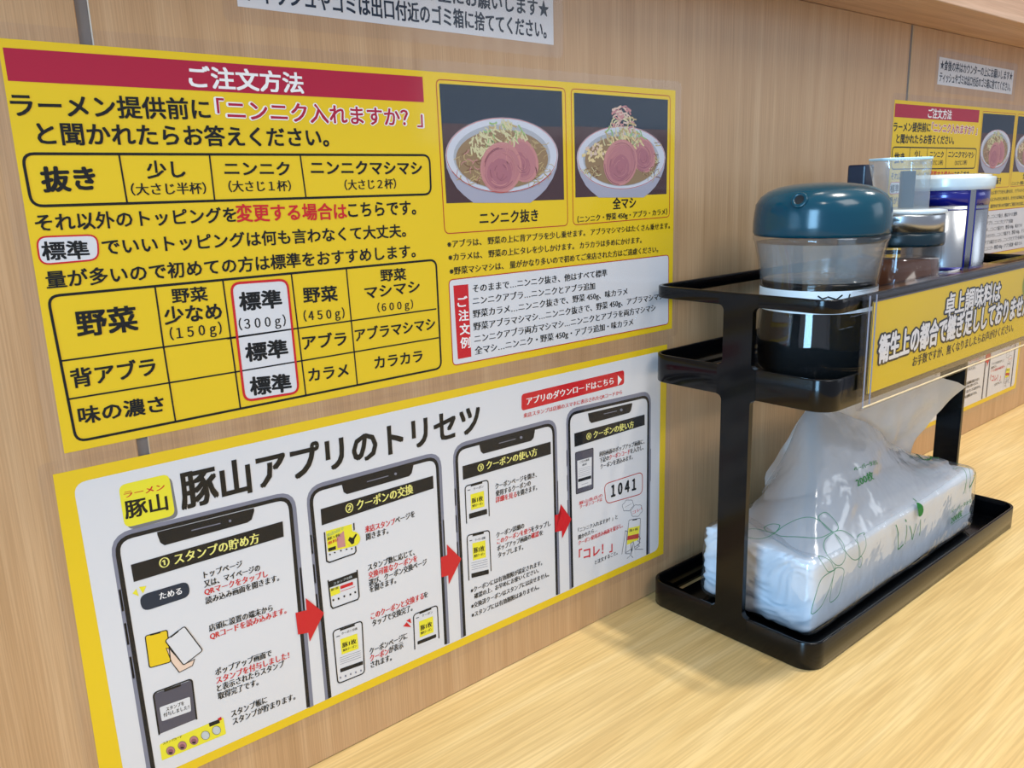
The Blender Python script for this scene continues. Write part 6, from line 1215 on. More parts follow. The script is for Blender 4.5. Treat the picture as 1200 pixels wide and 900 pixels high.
SHEET2 = [
('Q','white_field','paper_white',1,[(7.33,-6.0),(413.09,-4.29),(414.23,-165.77),(10.33,-165.9)],6),
('Q','shop_badge','shadow_grey',2,[(26.47,-12.82),(49.55,-13.02),(50.62,-34.37),(27.26,-34.24)],3.5),
('Q','shop_badge','badge_yellow',3,[(25.7,-11.58),(48.54,-11.48),(49.18,-32.85),(25.95,-32.68)],3.5),
('T','shop_badge','ラーメン',27.61,-18.34,45.85,-18.87,3.24,'red',1.4,5),
('T','shop_badge','豚山',27.06,-28.43,46.21,-29.06,8.57,'ink',2,5),
('T','title_text','豚山アプリのトリセツ',53.07,-30.96,237.85,-30.68,18.28,'ink',2.3,5),
('Q','download_button','red',3,[(273.08,-12.64),(372.07,-12.32),(372.16,-22.83),(272.74,-23.76)],2.5),
('T','download_button','アプリのダウンロードはこちら',277.36,-20.89,360.67,-20.76,5.16,'white',1.4,5),
('Q','download_button','white',5,[(365.25,-15.03),(369.65,-18.91),(365.29,-22.62)],0),
('T','download_button','来店スタンプは店頭のスマホに表示されたQRコードから',274.29,-28.98,369.92,-29.79,3.17,'red',0.7,5),
('L','phone_drawing','phone_grey',2,2.9,[(22.01,-164.88),(20.19,-35.33),(110.16,-37.55),(109.92,-166.05)],0,9),
('L','phone_drawing','phone_grey',2,1.0,[(19.99,-61.9),(20.14,-73.1)],0,0),
('L','phone_drawing','phone_grey',2,1.0,[(20.23,-79.4),(20.38,-90.85)],0,0),
('L','phone_drawing','phone_grey',2,1.0,[(20.47,-97.28),(20.63,-108.99)],0,0),
('L','phone_drawing','phone_grey',2,1.0,[(110.81,-80.85),(110.77,-106.39)],0,0),
('L','phone_drawing','phone_black',3,2.1,[(23.58,-164.98),(21.37,-37.17),(108.32,-39.09),(108.13,-165.49)],0,7.5),
('Q','phone_drawing','phone_black',4,[(39.84,-38.83),(39.84,-40.37),(40.72,-44.59),(42.49,-46.47),(84.18,-46.82),(86.57,-45.86),(88.39,-41.66),(88.42,-40.03)],0),
('L','phone_drawing','phone_grey',5,0.5,[(55.78,-42.76),(70.33,-43.19)],0,0),
('Q','phone_drawing','phone_grey',5,[(76.02,-43.54),(75.85,-43.92),(75.47,-44.08),(75.05,-43.96),(74.73,-43.6),(74.65,-43.14),(74.82,-42.76),(75.2,-42.6),(75.62,-42.72),(75.94,-43.08)],0),
('Q','phone_drawing','phone_black',4,[(26.28,-51.34),(103.21,-51.58),(102.99,-60.27),(26.56,-60.3)],0),
('T','phone_drawing','① スタンプの貯め方',39.08,-57.63,89.33,-59.5,5.58,'pale_yellow',1.1,6),
('L','phone_drawing#2','phone_grey',2,2.9,[(120.18,-165.81),(119.09,-37.46),(205.92,-37.45),(205.99,-165.12)],0,9),
('L','phone_drawing#2','phone_grey',2,1.0,[(118.52,-64.01),(118.61,-75.17)],0,0),
('L','phone_drawing#2','phone_grey',2,1.0,[(118.66,-81.44),(118.75,-92.81)],0,0),
('L','phone_drawing#2','phone_grey',2,1.0,[(118.8,-99.19),(118.9,-110.78)],0,0),
('L','phone_drawing#2','phone_grey',2,1.0,[(206.9,-80.73),(206.93,-106.13)],0,0),
('L','phone_drawing#2','phone_black',3,2.1,[(121.71,-165.67),(120.3,-39.48),(204.22,-39.33),(204.31,-164.75)],0,7.5),
('Q','phone_drawing#2','phone_black',4,[(139.32,-39.52),(139.48,-40.71),(140.2,-44.92),(142.2,-46.71),(183.77,-46.41),(185.67,-45.02),(187.16,-40.59),(187.06,-39.35)],0),
('L','phone_drawing#2','phone_grey',5,0.5,[(155.33,-42.68),(169.63,-42.68)],0,0),
('Q','phone_drawing#2','phone_grey',5,[(175.45,-42.91),(175.23,-43.35),(174.75,-43.54),(174.18,-43.4),(173.74,-42.98),(173.6,-42.46),(173.81,-42.02),(174.29,-41.83),(174.86,-41.97),(175.3,-42.38)],0),
('Q','phone_drawing#2','phone_black',4,[(125.5,-50.98),(200.75,-50.34),(200.72,-58.42),(125.43,-60.47)],0),
('T','phone_drawing#2','② クーポンの交換',140.73,-58.0,185.76,-57.63,5.98,'pale_yellow',1.1,6),
('L','phone_drawing#3','phone_grey',2,2.9,[(218.0,-165.33),(217.58,-35.71),(302.63,-35.77),(303.97,-165.49)],0,9),
('L','phone_drawing#3','phone_grey',2,1.0,[(216.63,-62.67),(216.66,-73.99)],0,0),
('L','phone_drawing#3','phone_grey',2,1.0,[(216.68,-80.33),(216.71,-91.84)],0,0),
('L','phone_drawing#3','phone_grey',2,1.0,[(216.73,-98.29),(216.76,-109.99)],0,0),
('L','phone_drawing#3','phone_grey',2,1.0,[(304.3,-79.89),(304.58,-105.71)],0,0),
('L','phone_drawing#3','phone_black',3,2.1,[(219.5,-165.0),(218.85,-37.91),(301.05,-37.98),(302.34,-165.25)],0,7.5),
('Q','phone_drawing#3','phone_black',4,[(236.82,-38.29),(237.12,-39.2),(237.95,-43.6),(239.94,-45.47),(280.58,-45.81),(282.91,-44.24),(284.19,-39.47),(283.98,-38.54)],0),
('L','phone_drawing#3','phone_grey',5,0.5,[(252.92,-41.42),(267.04,-41.53)],0,0),
('Q','phone_drawing#3','phone_grey',5,[(273.04,-41.83),(272.8,-42.33),(272.19,-42.54),(271.46,-42.38),(270.88,-41.92),(270.67,-41.32),(270.91,-40.83),(271.52,-40.61),(272.25,-40.77),(272.83,-41.23)],0),
('Q','phone_drawing#3','phone_black',4,[(223.12,-49.7),(298.21,-50.23),(298.34,-59.08),(223.14,-58.67)],0),
('T','phone_drawing#3','③ クーポンの使い方',235.1,-56.54,285.5,-57.05,5.34,'pale_yellow',1.1,6),
('L','phone_drawing#4','phone_grey',2,2.9,[(316.39,-165.5),(314.4,-32.03),(400.9,-33.95),(402.01,-165.58)],0,9),
('L','phone_drawing#4','phone_grey',2,1.0,[(313.5,-59.83),(313.66,-71.51)],0,0),
('L','phone_drawing#4','phone_grey',2,1.0,[(313.76,-78.04),(313.93,-89.9)],0,0),
('L','phone_drawing#4','phone_grey',2,1.0,[(314.02,-96.54),(314.2,-108.58)],0,0),
('L','phone_drawing#4','phone_grey',2,1.0,[(402.78,-78.88),(403.02,-105.11)],0,0),
('L','phone_drawing#4','phone_black',3,2.1,[(317.9,-165.01),(315.79,-34.42),(399.4,-36.46),(400.38,-165.43)],0,7.5),
('Q','phone_drawing#4','phone_black',4,[(334.41,-37.41),(334.84,-38.43),(335.67,-42.96),(337.81,-45.27),(377.98,-45.51),(379.85,-43.91),(381.22,-39.59),(380.92,-38.56)],0),
('L','phone_drawing#4','phone_grey',5,0.5,[(350.55,-41.04),(364.47,-41.42)],0,0),
('Q','phone_drawing#4','phone_grey',5,[(370.68,-41.83),(370.41,-42.39),(369.67,-42.62),(368.75,-42.45),(368.01,-41.93),(367.73,-41.27),(368.0,-40.72),(368.74,-40.48),(369.65,-40.65),(370.4,-41.17)],0),
('Q','phone_drawing#4','phone_black',4,[(320.78,-49.24),(395.13,-50.15),(395.47,-58.44),(321.09,-59.13)],0),
('T','phone_drawing#4','④ クーポンの使い方',333.0,-56.85,382.88,-57.86,5.34,'pale_yellow',1.1,6),
('T','phone_drawing','トップページ',59.26,-69.66,79.13,-69.85,3.81,'ink',1.1,5),
('T','phone_drawing','又は、マイページの',58.88,-74.59,88.24,-75.06,3.83,'ink',1.1,5),
('T','phone_drawing','QRマークをタップし',58.59,-78.76,92.08,-79.75,3.84,'red',1.1,5),
('T','phone_drawing','読み込み画面を開きます。',58.6,-83.68,98.13,-84.16,3.86,'ink',1.1,5),
('T','phone_drawing','店頭に設置の端末から',58.74,-99.04,92.97,-100.01,3.92,'ink',1.1,5),
('T','phone_drawing','QRコードを読み込みます。',58.7,-103.63,100.44,-104.22,3.93,'red',1.1,5),
('T','phone_drawing','ポップアップ画面で',59.25,-124.45,89.88,-125.61,4.01,'ink',1.1,5),
('T','phone_drawing','スタンプを付与しました！',59.21,-129.17,99.6,-131.0,4.03,'red',1.1,5),
('T','phone_drawing','と表示されたらスタンプ',59.18,-133.81,96.4,-134.76,4.05,'ink',1.1,5),
('T','phone_drawing','取得完了です。',59.16,-138.37,81.01,-139.37,4.06,'ink',1.1,5),
('T','phone_drawing','スタンプ帳に',64.87,-151.51,84.81,-151.83,4.15,'ink',1.1,5),
('T','phone_drawing','スタンプが貯まります。',65.15,-156.33,100.87,-157.12,4.17,'ink',1.1,5),
('Q','phone_drawing','pill_navy',4,[(27.96,-67.86),(51.41,-68.19),(51.53,-76.55),(28.55,-76.63)],5.2),
('T','phone_drawing','ためる',37.15,-73.39,47.74,-74.0,3.7,'white',1,5),
('Q','phone_drawing','badge_yellow',4,[(25.29,-65.75),(27.19,-64.02),(27.93,-68.14)],0),
('Q','phone_drawing','badge_yellow',4,[(28.51,-63.52),(31.82,-64.19),(29.89,-67.38)],0),
('Q','phone_drawing','sheet_yellow',3,[(28.24,-89.3),(38.64,-90.08),(38.32,-107.53),(28.25,-106.54)],1.2),
('L','phone_drawing','ink',4,0.5,[(28.24,-89.3),(38.64,-90.08),(38.32,-107.53),(28.25,-106.54)],1,1.2),
('L','phone_drawing','ink',4,0.9,[(30.53,-89.61),(35.36,-90.11)],0,0),
('Q','phone_drawing','skin',4,[(37.07,-99.36),(38.71,-100.54),(44.2,-111.56),(49.85,-110.81),(48.38,-113.85),(41.71,-114.76),(38.72,-107.91)],0),
('L','phone_drawing','ink',5,0.4,[(37.07,-99.36),(38.71,-100.54),(44.2,-111.56),(49.85,-110.81),(48.38,-113.85),(41.71,-114.76),(38.72,-107.91)],1,0),
('Q','phone_drawing','paper_white',6,[(36.94,-95.26),(46.88,-91.24),(54.26,-107.61),(44.18,-111.76)],1.2),
('L','phone_drawing','ink',7,0.5,[(36.94,-95.26),(46.88,-91.24),(54.26,-107.61),(44.18,-111.76)],1,1.2),
('L','phone_drawing','ink',7,0.9,[(39.63,-94.41),(43.71,-92.66)],0,0),
('Q','phone_drawing','slate',3,[(28.73,-121.03),(46.93,-121.42),(46.87,-143.81),(28.8,-143.59)],0),
('L','phone_drawing','ink',4,0.8,[(28.49,-143.97),(28.28,-120.42),(47.29,-120.73),(47.21,-144.19)],0,2.2),
('L','phone_drawing','ink',5,1.2,[(33.48,-121.52),(41.61,-121.81)],0,0),
('Q','phone_drawing','paper_white',5,[(30.29,-129.3),(45.27,-130.09),(44.97,-138.28),(30.48,-137.24)],0.8),
('T','phone_drawing','スタンプを',33.17,-132.95,42.09,-133.31,2.29,'ink',0.9,6),
('T','phone_drawing','付与しました！',31.68,-135.5,44.23,-136.54,2.29,'ink',0.9,6),
('Q','phone_drawing','badge_yellow',3,[(28.02,-149.24),(60.62,-149.26),(61.09,-159.5),(28.06,-158.55)],0.8),
('Q','phone_drawing','pork',4,[(34.75,-156.19),(34.53,-156.93),(34.1,-157.45),(33.5,-157.7),(32.82,-157.64),(32.13,-157.29),(31.52,-156.68),(31.05,-155.89),(30.79,-155.01),(30.77,-154.16),(30.99,-153.43),(31.41,-152.9),(32.0,-152.65),(32.68,-152.7),(33.37,-153.05),(33.99,-153.66),(34.46,-154.45),(34.72,-155.32)],0),
('Q','phone_drawing','pork_dark',5,[(33.99,-156.34),(33.73,-156.96),(33.19,-157.24),(32.52,-157.1),(31.9,-156.57),(31.49,-155.81),(31.4,-155.02),(31.66,-154.4),(32.19,-154.12),(32.86,-154.26),(33.49,-154.78),(33.9,-155.54)],0),
('Q','phone_drawing','phone_black',6,[(33.56,-156.87),(33.34,-157.08),(32.84,-157.02),(32.25,-156.72),(31.8,-156.29),(31.66,-155.9),(31.87,-155.7),(32.37,-155.75),(32.96,-156.05),(33.41,-156.48)],0),
('L','phone_drawing','slate',6,0.2,[(34.75,-156.19),(34.53,-156.93),(34.1,-157.45),(33.5,-157.7),(32.82,-157.64),(32.13,-157.29),(31.52,-156.68),(31.05,-155.89),(30.79,-155.01),(30.77,-154.16),(30.99,-153.43),(31.41,-152.9),(32.0,-152.65),(32.68,-152.7),(33.37,-153.05),(33.99,-153.66),(34.46,-154.45),(34.72,-155.32)],1,0),
('Q','phone_drawing','pork',4,[(40.62,-156.13),(40.4,-156.88),(39.97,-157.41),(39.36,-157.66),(38.67,-157.6),(37.96,-157.25),(37.34,-156.63),(36.86,-155.83),(36.6,-154.95),(36.57,-154.09),(36.79,-153.35),(37.22,-152.82),(37.82,-152.57),(38.51,-152.62),(39.21,-152.97),(39.84,-153.58),(40.32,-154.38),(40.59,-155.26)],0),
('Q','phone_drawing','pork_dark',5,[(39.85,-156.29),(39.59,-156.92),(39.04,-157.19),(38.36,-157.05),(37.72,-156.52),(37.3,-155.76),(37.21,-154.95),(37.47,-154.33),(38.01,-154.05),(38.7,-154.19),(39.34,-154.71),(39.76,-155.48)],0),
('Q','phone_drawing','phone_black',6,[(39.41,-156.83),(39.19,-157.03),(38.68,-156.97),(38.09,-156.67),(37.62,-156.24),(37.48,-155.84),(37.7,-155.64),(38.2,-155.7),(38.8,-156.0),(39.26,-156.43)],0),
('L','phone_drawing','slate',6,0.2,[(40.62,-156.13),(40.4,-156.88),(39.97,-157.41),(39.36,-157.66),(38.67,-157.6),(37.96,-157.25),(37.34,-156.63),(36.86,-155.83),(36.6,-154.95),(36.57,-154.09),(36.79,-153.35),(37.22,-152.82),(37.82,-152.57),(38.51,-152.62),(39.21,-152.97),(39.84,-153.58),(40.32,-154.38),(40.59,-155.26)],1,0),
('Q','phone_drawing','pork',4,[(46.6,-156.08),(46.38,-156.83),(45.94,-157.37),(45.32,-157.62),(44.62,-157.56),(43.9,-157.2),(43.26,-156.58),(42.77,-155.78),(42.5,-154.89),(42.47,-154.02),(42.69,-153.27),(43.13,-152.74),(43.74,-152.48),(44.44,-152.53),(45.16,-152.89),(45.8,-153.5),(46.29,-154.31),(46.57,-155.2)],0),
('Q','phone_drawing','pork_dark',5,[(45.82,-156.23),(45.55,-156.87),(45.0,-157.15),(44.3,-157.0),(43.65,-156.47),(43.22,-155.7),(43.12,-154.89),(43.39,-154.26),(43.94,-153.97),(44.64,-154.12),(45.29,-154.64),(45.72,-155.42)],0),
('Q','phone_drawing','phone_black',6,[(45.37,-156.78),(45.15,-156.99),(44.63,-156.93),(44.02,-156.62),(43.55,-156.18),(43.4,-155.79),(43.62,-155.58),(44.14,-155.64),(44.75,-155.94),(45.22,-156.38)],0),
('L','phone_drawing','slate',6,0.2,[(46.6,-156.08),(46.38,-156.83),(45.94,-157.37),(45.32,-157.62),(44.62,-157.56),(43.9,-157.2),(43.26,-156.58),(42.77,-155.78),(42.5,-154.89),(42.47,-154.02),(42.69,-153.27),(43.13,-152.74),(43.74,-152.48),(44.44,-152.53),(45.16,-152.89),(45.8,-153.5),(46.29,-154.31),(46.57,-155.2)],1,0),
('Q','phone_drawing','pale_grey',4,[(52.58,-156.08),(52.36,-156.84),(51.91,-157.38),(51.29,-157.64),(50.57,-157.58),(49.84,-157.21),(49.18,-156.59),(48.69,-155.78),(48.41,-154.88),(48.37,-154.0),(48.59,-153.25),(49.04,-152.71),(49.66,-152.45),(50.37,-152.5),(51.1,-152.86),(51.76,-153.48),(52.26,-154.29),(52.55,-155.2)],0),
('L','phone_drawing','slate',6,0.2,[(52.58,-156.08),(52.36,-156.84),(51.91,-157.38),(51.29,-157.64),(50.57,-157.58),(49.84,-157.21),(49.18,-156.59),(48.69,-155.78),(48.41,-154.88),(48.37,-154.0),(48.59,-153.25),(49.04,-152.71),(49.66,-152.45),(50.37,-152.5),(51.1,-152.86),(51.76,-153.48),(52.26,-154.29),(52.55,-155.2)],1,0),
('Q','phone_drawing','pale_grey',4,[(58.49,-155.99),(58.26,-156.76),(57.81,-157.3),(57.17,-157.56),(56.44,-157.5),(55.69,-157.14),(55.03,-156.51),(54.52,-155.69),(54.23,-154.78),(54.19,-153.9),(54.42,-153.14),(54.87,-152.59),(55.5,-152.33),(56.23,-152.39),(56.97,-152.75),(57.64,-153.37),(58.15,-154.19),(58.45,-155.1)],0),
('L','phone_drawing','slate',6,0.2,[(58.49,-155.99),(58.26,-156.76),(57.81,-157.3),(57.17,-157.56),(56.44,-157.5),(55.69,-157.14),(55.03,-156.51),(54.52,-155.69),(54.23,-154.78),(54.19,-153.9),(54.42,-153.14),(54.87,-152.59),(55.5,-152.33),(56.23,-152.39),(56.97,-152.75),(57.64,-153.37),(58.15,-154.19),(58.45,-155.1)],1,0),
('Q','phone_drawing','phone_black',4,[(52.89,-149.09),(58.43,-149.33),(58.58,-151.6),(53.11,-151.39)],0),
('Q','phone_drawing','red',5,[(57.52,-148.67),(59.52,-148.41),(59.72,-150.17),(58.52,-150.36)],0),
('T','phone_drawing','スタンプカード',29.7,-150.3,38.93,-150.63,1.48,'ink',0.5,5),
('T','phone_drawing#2','来店スタンプ',152.02,-72.93,172.27,-73.57,4.1,'red',1.1,5),
('T','phone_drawing#2','ページを',172.39,-73.33,186.1,-72.74,4.22,'ink',1.1,5),
('T','phone_drawing#2','開きます。',152.41,-77.62,167.15,-77.89,4.12,'ink',1.1,5),
('T','phone_drawing#2','スタンプ数に応じて、',152.17,-96.65,184.55,-96.96,4.19,'ink',1.1,5),
('T','phone_drawing#2','交換可能なクーポンを',152.17,-101.6,186.12,-101.48,4.21,'red',1.1,5),
('T','phone_drawing#2','選び、クーポン交換ページ',152.09,-106.36,192.88,-105.94,4.23,'ink',1.1,5),
('T','phone_drawing#2','を開きます。',152.34,-110.53,170.39,-110.59,4.24,'ink',1.1,5),
('T','phone_drawing#2','このクーポンと交換する',151.91,-127.61,189.42,-127.68,4.31,'red',1.1,5),
('T','phone_drawing#2','を',189.55,-127.35,192.53,-127.45,3.95,'ink',1.1,5),
('T','phone_drawing#2','タップで交換完了。',152.51,-132.39,180.69,-132.47,4.33,'ink',1.1,5),
('T','phone_drawing#2','クーポンページに',149.45,-149.68,175.93,-149.43,4.37,'ink',1.1,5),
('T','phone_drawing#2','クーポン',149.4,-154.19,162.27,-154.5,4.39,'red',1.1,5),
('T','phone_drawing#2','が表示',162.5,-154.12,172.69,-154.43,4.46,'ink',1.1,5),
('T','phone_drawing#2','されます。',149.55,-158.52,163.95,-159.34,4.41,'ink',1.1,5),
('Q','phone_drawing#2','badge_yellow',3,[(127.54,-64.51),(143.84,-65.02),(143.96,-78.64),(127.9,-77.07)],0),
('L','phone_drawing#2','ink',5,0.8,[(126.64,-64.8),(126.58,-82.08),(128.23,-83.36),(144.21,-83.1),(145.23,-81.96),(145.16,-79.01)],0,0),
('L','phone_drawing#2','ink',5,0.8,[(145.08,-64.7),(145.03,-69.11)],0,0),
('Q','phone_drawing#2','pork_edge',4,[(133.81,-70.06),(138.5,-67.47),(138.91,-77.08),(133.85,-76.65)],0),
('T','phone_drawing#2','来店5回で',127.79,-68.25,138.55,-66.91,1.98,'veg_green',0.8,5),
('T','phone_drawing#2','豚1枚',128.08,-70.31,136.2,-69.93,1.74,'ink',0.8,5),
('T','phone_drawing#2','無料!',128.25,-73.03,134.49,-72.55,1.99,'red',0.8,5),
('Q','phone_drawing#2','phone_black',5,[(128.09,-74.86),(132.81,-74.9),(132.81,-76.9),(128.22,-76.77)],0),
('Q','phone_drawing#2','badge_yellow',6,[(148.41,-75.35),(148.16,-76.45),(147.6,-77.38),(146.78,-78.07),(145.75,-78.47),(144.59,-78.57),(143.37,-78.34),(142.18,-77.82),(141.1,-77.03),(140.2,-76.04),(139.54,-74.9),(139.17,-73.71),(139.11,-72.53),(139.36,-71.44),(139.9,-70.52),(140.71,-69.84),(141.72,-69.43),(142.87,-69.32),(144.08,-69.53),(145.27,-70.03),(146.37,-70.81),(147.28,-71.8),(147.95,-72.94),(148.34,-74.15)],0),
('Q','phone_drawing#2','ink',7,[(140.69,-73.87),(141.74,-72.17),(143.77,-73.36),(145.77,-71.36),(146.62,-72.19),(144.72,-74.52),(144.42,-76.75),(142.85,-77.14)],0),
('Q','phone_drawing#2','ink',5,[(129.49,-79.01),(129.3,-79.27),(128.88,-79.27),(128.49,-79.01),(128.35,-78.64),(128.54,-78.38),(128.96,-78.38),(129.35,-78.64)],0),
('Q','phone_drawing#2','ink',5,[(132.47,-78.8),(132.28,-79.07),(131.86,-79.07),(131.46,-78.81),(131.32,-78.44),(131.51,-78.18),(131.93,-78.17),(132.33,-78.43)],0),
('Q','phone_drawing#2','ink',5,[(136.35,-78.87),(136.15,-79.14),(135.73,-79.14),(135.33,-78.88),(135.18,-78.51),(135.38,-78.24),(135.8,-78.24),(136.21,-78.5)],0),
('Q','phone_drawing#2','ink',5,[(139.95,-79.14),(139.75,-79.4),(139.32,-79.4),(138.92,-79.14),(138.77,-78.77),(138.97,-78.5),(139.4,-78.5),(139.8,-78.76)],0),
('Q','phone_drawing#2','ink',5,[(143.24,-79.87),(143.04,-80.14),(142.61,-80.14),(142.2,-79.88),(142.05,-79.5),(142.25,-79.24),(142.68,-79.23),(143.1,-79.5)],0),
('L','phone_drawing#2','ink',5,0.8,[(126.47,-93.54),(127.03,-109.67),(128.04,-111.46),(144.1,-111.67),(145.15,-110.24),(144.99,-93.46)],0,0),
('Q','phone_drawing#2','phone_black',4,[(126.55,-94.61),(144.72,-94.44),(144.7,-98.25),(126.66,-98.4)],0),
('T','phone_drawing#2','スタンプ交換',129.67,-97.69,141.54,-97.18,1.53,'pale_grey',0.3,6),
('Q','phone_drawing#2','badge_yellow',4,[(127.22,-99.2),(133.13,-99.33),(133.3,-103.8),(127.52,-103.95)],0),
('T','phone_drawing#2','豚1枚',127.79,-100.8,132.55,-100.89,1.53,'ink',0.8,5),
('Q','phone_drawing#2','red',4,[(133.64,-99.68),(141.8,-99.67),(141.91,-101.67),(133.75,-101.66)],0.5),
('L','phone_drawing#2','red',4,0.3,[(133.72,-103.06),(142.91,-103.17)],0,0),
('Q','phone_drawing#2','ink',5,[(129.34,-106.8),(129.12,-107.22),(128.67,-107.27),(128.25,-106.91),(128.12,-106.36),(128.34,-105.94),(128.79,-105.9),(129.2,-106.25)],0),
('Q','phone_drawing#2','ink',5,[(132.66,-107.11),(132.43,-107.53),(131.98,-107.58),(131.56,-107.22),(131.42,-106.67),(131.64,-106.25),(132.1,-106.2),(132.52,-106.56)],0),
('Q','phone_drawing#2','ink',5,[(136.32,-106.91),(136.1,-107.34),(135.64,-107.38),(135.22,-107.02),(135.08,-106.47),(135.3,-106.05),(135.76,-106.0),(136.18,-106.36)],0),
('Q','phone_drawing#2','ink',5,[(140.26,-107.16),(140.04,-107.58),(139.58,-107.63),(139.15,-107.27),(139.01,-106.71),(139.23,-106.28),(139.69,-106.24),(140.12,-106.6)],0),
('Q','phone_drawing#2','ink',5,[(143.44,-106.94),(143.22,-107.37),(142.75,-107.41),(142.32,-107.05),(142.18,-106.49),(142.4,-106.06),(142.87,-106.02),(143.3,-106.38)],0),
('Q','phone_drawing#2','paper_white',3,[(127.36,-159.03),(126.86,-125.17),(145.8,-125.94),(145.09,-159.64)],0),
('L','phone_drawing#2','ink',5,0.75,[(127.36,-159.03),(126.86,-125.17),(145.8,-125.94),(145.09,-159.64)],1,2.4),
('L','phone_drawing#2','ink',6,1.1,[(131.43,-126.33),(140.9,-126.72)],0,0),
('T','phone_drawing#2','クーポン交換',132.15,-129.75,142.42,-130.23,1.58,'ink',0.3,6),
('L','phone_drawing#2','pill_navy',6,0.5,[(128.78,-129.59),(131.02,-129.7)],0,0),
('Q','phone_drawing#2','badge_yellow',5,[(131.06,-132.05),(142.09,-132.6),(142.32,-142.57),(131.23,-141.87)],0),
('T','phone_drawing#2','豚1枚',132.1,-137.99,141.07,-138.5,3.12,'ink',1.3,6),
('T','phone_drawing#2','無料クーポン',132.14,-140.45,141.12,-141.0,1.61,'ink',0.9,6),
('Q','phone_drawing#2','phone_black',5,[(129.48,-150.28),(144.47,-151.39),(144.52,-153.84),(129.52,-152.68)],0.6),
('L','phone_drawing#2','phone_grey',5,0.25,[(129.75,-143.48),(143.52,-144.38)],0,0),
('L','phone_drawing#2','phone_grey',5,0.25,[(129.77,-144.84),(143.55,-145.76)],0,0),
('L','phone_drawing#2','phone_grey',5,0.25,[(129.79,-146.2),(143.59,-147.15)],0,0),
('L','phone_drawing#2','phone_grey',5,0.25,[(129.82,-147.57),(143.62,-148.54)],0,0),
('Q','phone_drawing#2','phone_grey',6,[(129.83,-156.12),(129.63,-156.56),(129.23,-156.6),(128.87,-156.23),(128.76,-155.65),(128.95,-155.22),(129.35,-155.17),(129.71,-155.54)],0),
('Q','phone_drawing#2','phone_grey',6,[(133.16,-156.41),(132.96,-156.85),(132.56,-156.89),(132.19,-156.51),(132.08,-155.94),(132.28,-155.5),(132.68,-155.45),(133.04,-155.83)],0),
('Q','phone_drawing#2','phone_grey',6,[(136.52,-156.7),(136.32,-157.14),(135.92,-157.18),(135.55,-156.8),(135.43,-156.22),(135.63,-155.78),(136.04,-155.74),(136.4,-156.12)],0),
('Q','phone_drawing#2','phone_grey',6,[(139.92,-156.99),(139.71,-157.43),(139.31,-157.48),(138.93,-157.1),(138.81,-156.51),(139.02,-156.07),(139.42,-156.03),(139.8,-156.41)],0),
('Q','phone_drawing#2','phone_grey',6,[(143.34,-157.29),(143.14,-157.73),(142.73,-157.77),(142.35,-157.39),(142.23,-156.81),(142.43,-156.36),(142.84,-156.32),(143.22,-156.7)],0),
('Q','phone_drawing#2','paper_white',3,[(180.88,-158.84),(181.24,-135.36),(199.2,-135.5),(199.2,-158.48)],0),
('L','phone_drawing#2','ink',5,0.75,[(180.88,-158.84),(181.24,-135.36),(199.2,-135.5),(199.2,-158.48)],0,2.4),
('L','phone_drawing#2','ink',6,1.1,[(185.61,-136.09),(194.6,-136.16)],0,0),
('T','phone_drawing#2','クーポン',187.39,-139.4,195.51,-139.5,1.71,'ink',0.3,6),
('L','phone_drawing#2','pill_navy',6,0.5,[(182.96,-138.41),(185.08,-138.43)],0,0),
('Q','phone_drawing#2','badge_yellow',5,[(185.04,-141.48),(195.49,-141.64),(195.4,-152.63),(184.9,-152.33)],0),
('T','phone_drawing#2','豚1枚',185.85,-148.0,194.34,-148.2,3.52,'ink',1.3,6),
('T','phone_drawing#2','無料クーポン',185.81,-150.72,194.31,-150.95,1.82,'ink',0.9,6),
('Q','phone_drawing#2','phone_black',5,[(183.09,-154.17),(197.22,-154.61),(197.2,-157.03),(183.05,-156.54)],0.6),
('Q','phone_drawing#2','red',4,[(173.44,-140.27),(176.15,-138.43),(179.18,-142.96)],0),
('Q','phone_drawing#2','red',4,[(176.01,-137.42),(178.84,-136.87),(179.44,-140.46)],0),
('T','phone_drawing#3','クーポンページを開き、',248.88,-71.69,284.88,-72.32,3.94,'ink',1.0,5),
('T','phone_drawing#3','使用するクーポンの',249.04,-76.58,279.33,-77.0,3.95,'ink',1.0,5),
('T','phone_drawing#3','詳細を見る',248.87,-80.95,266.84,-81.6,3.97,'red',1.0,5),
('T','phone_drawing#3','を開きます。',267.22,-81.55,285.04,-81.52,4.05,'ink',1.0,5),
('T','phone_drawing#3','クーポン詳細の',248.47,-105.39,272.71,-105.5,3.87,'ink',1.0,5),
('T','phone_drawing#3','このクーポンを使う',248.97,-110.05,278.53,-110.41,3.88,'red',1.0,5),
('T','phone_drawing#3','をタップし',278.9,-110.38,297.12,-110.89,4.02,'ink',1.0,5),
('T','phone_drawing#3','ポップアップ画面の',248.77,-114.95,278.58,-115.24,3.9,'ink',1.0,5),
('T','phone_drawing#3','確認',278.95,-115.21,285.94,-115.42,4.04,'red',1.0,5),
('T','phone_drawing#3','を',286.31,-115.53,289.86,-115.41,3.76,'ink',1.0,5),
('T','phone_drawing#3','タップします。',249.44,-119.85,271.36,-120.61,3.92,'ink',1.0,5),
('T','phone_drawing#3','※クーポンには有効期限が設定されます。',225.79,-136.99,288.4,-137.62,3.75,'ink',1.0,5),
('T','phone_drawing#3','確認の上、お早めにお使いください。',228.51,-141.93,285.09,-142.24,3.77,'ink',1.0,5),
('T','phone_drawing#3','※交換済クーポンはスタンプには戻せません。',225.75,-148.04,294.81,-148.4,3.78,'ink',1.0,5),
('T','phone_drawing#3','※スタンプには有効期限はありません。',225.78,-154.49,285.16,-154.67,3.8,'ink',1.0,5),
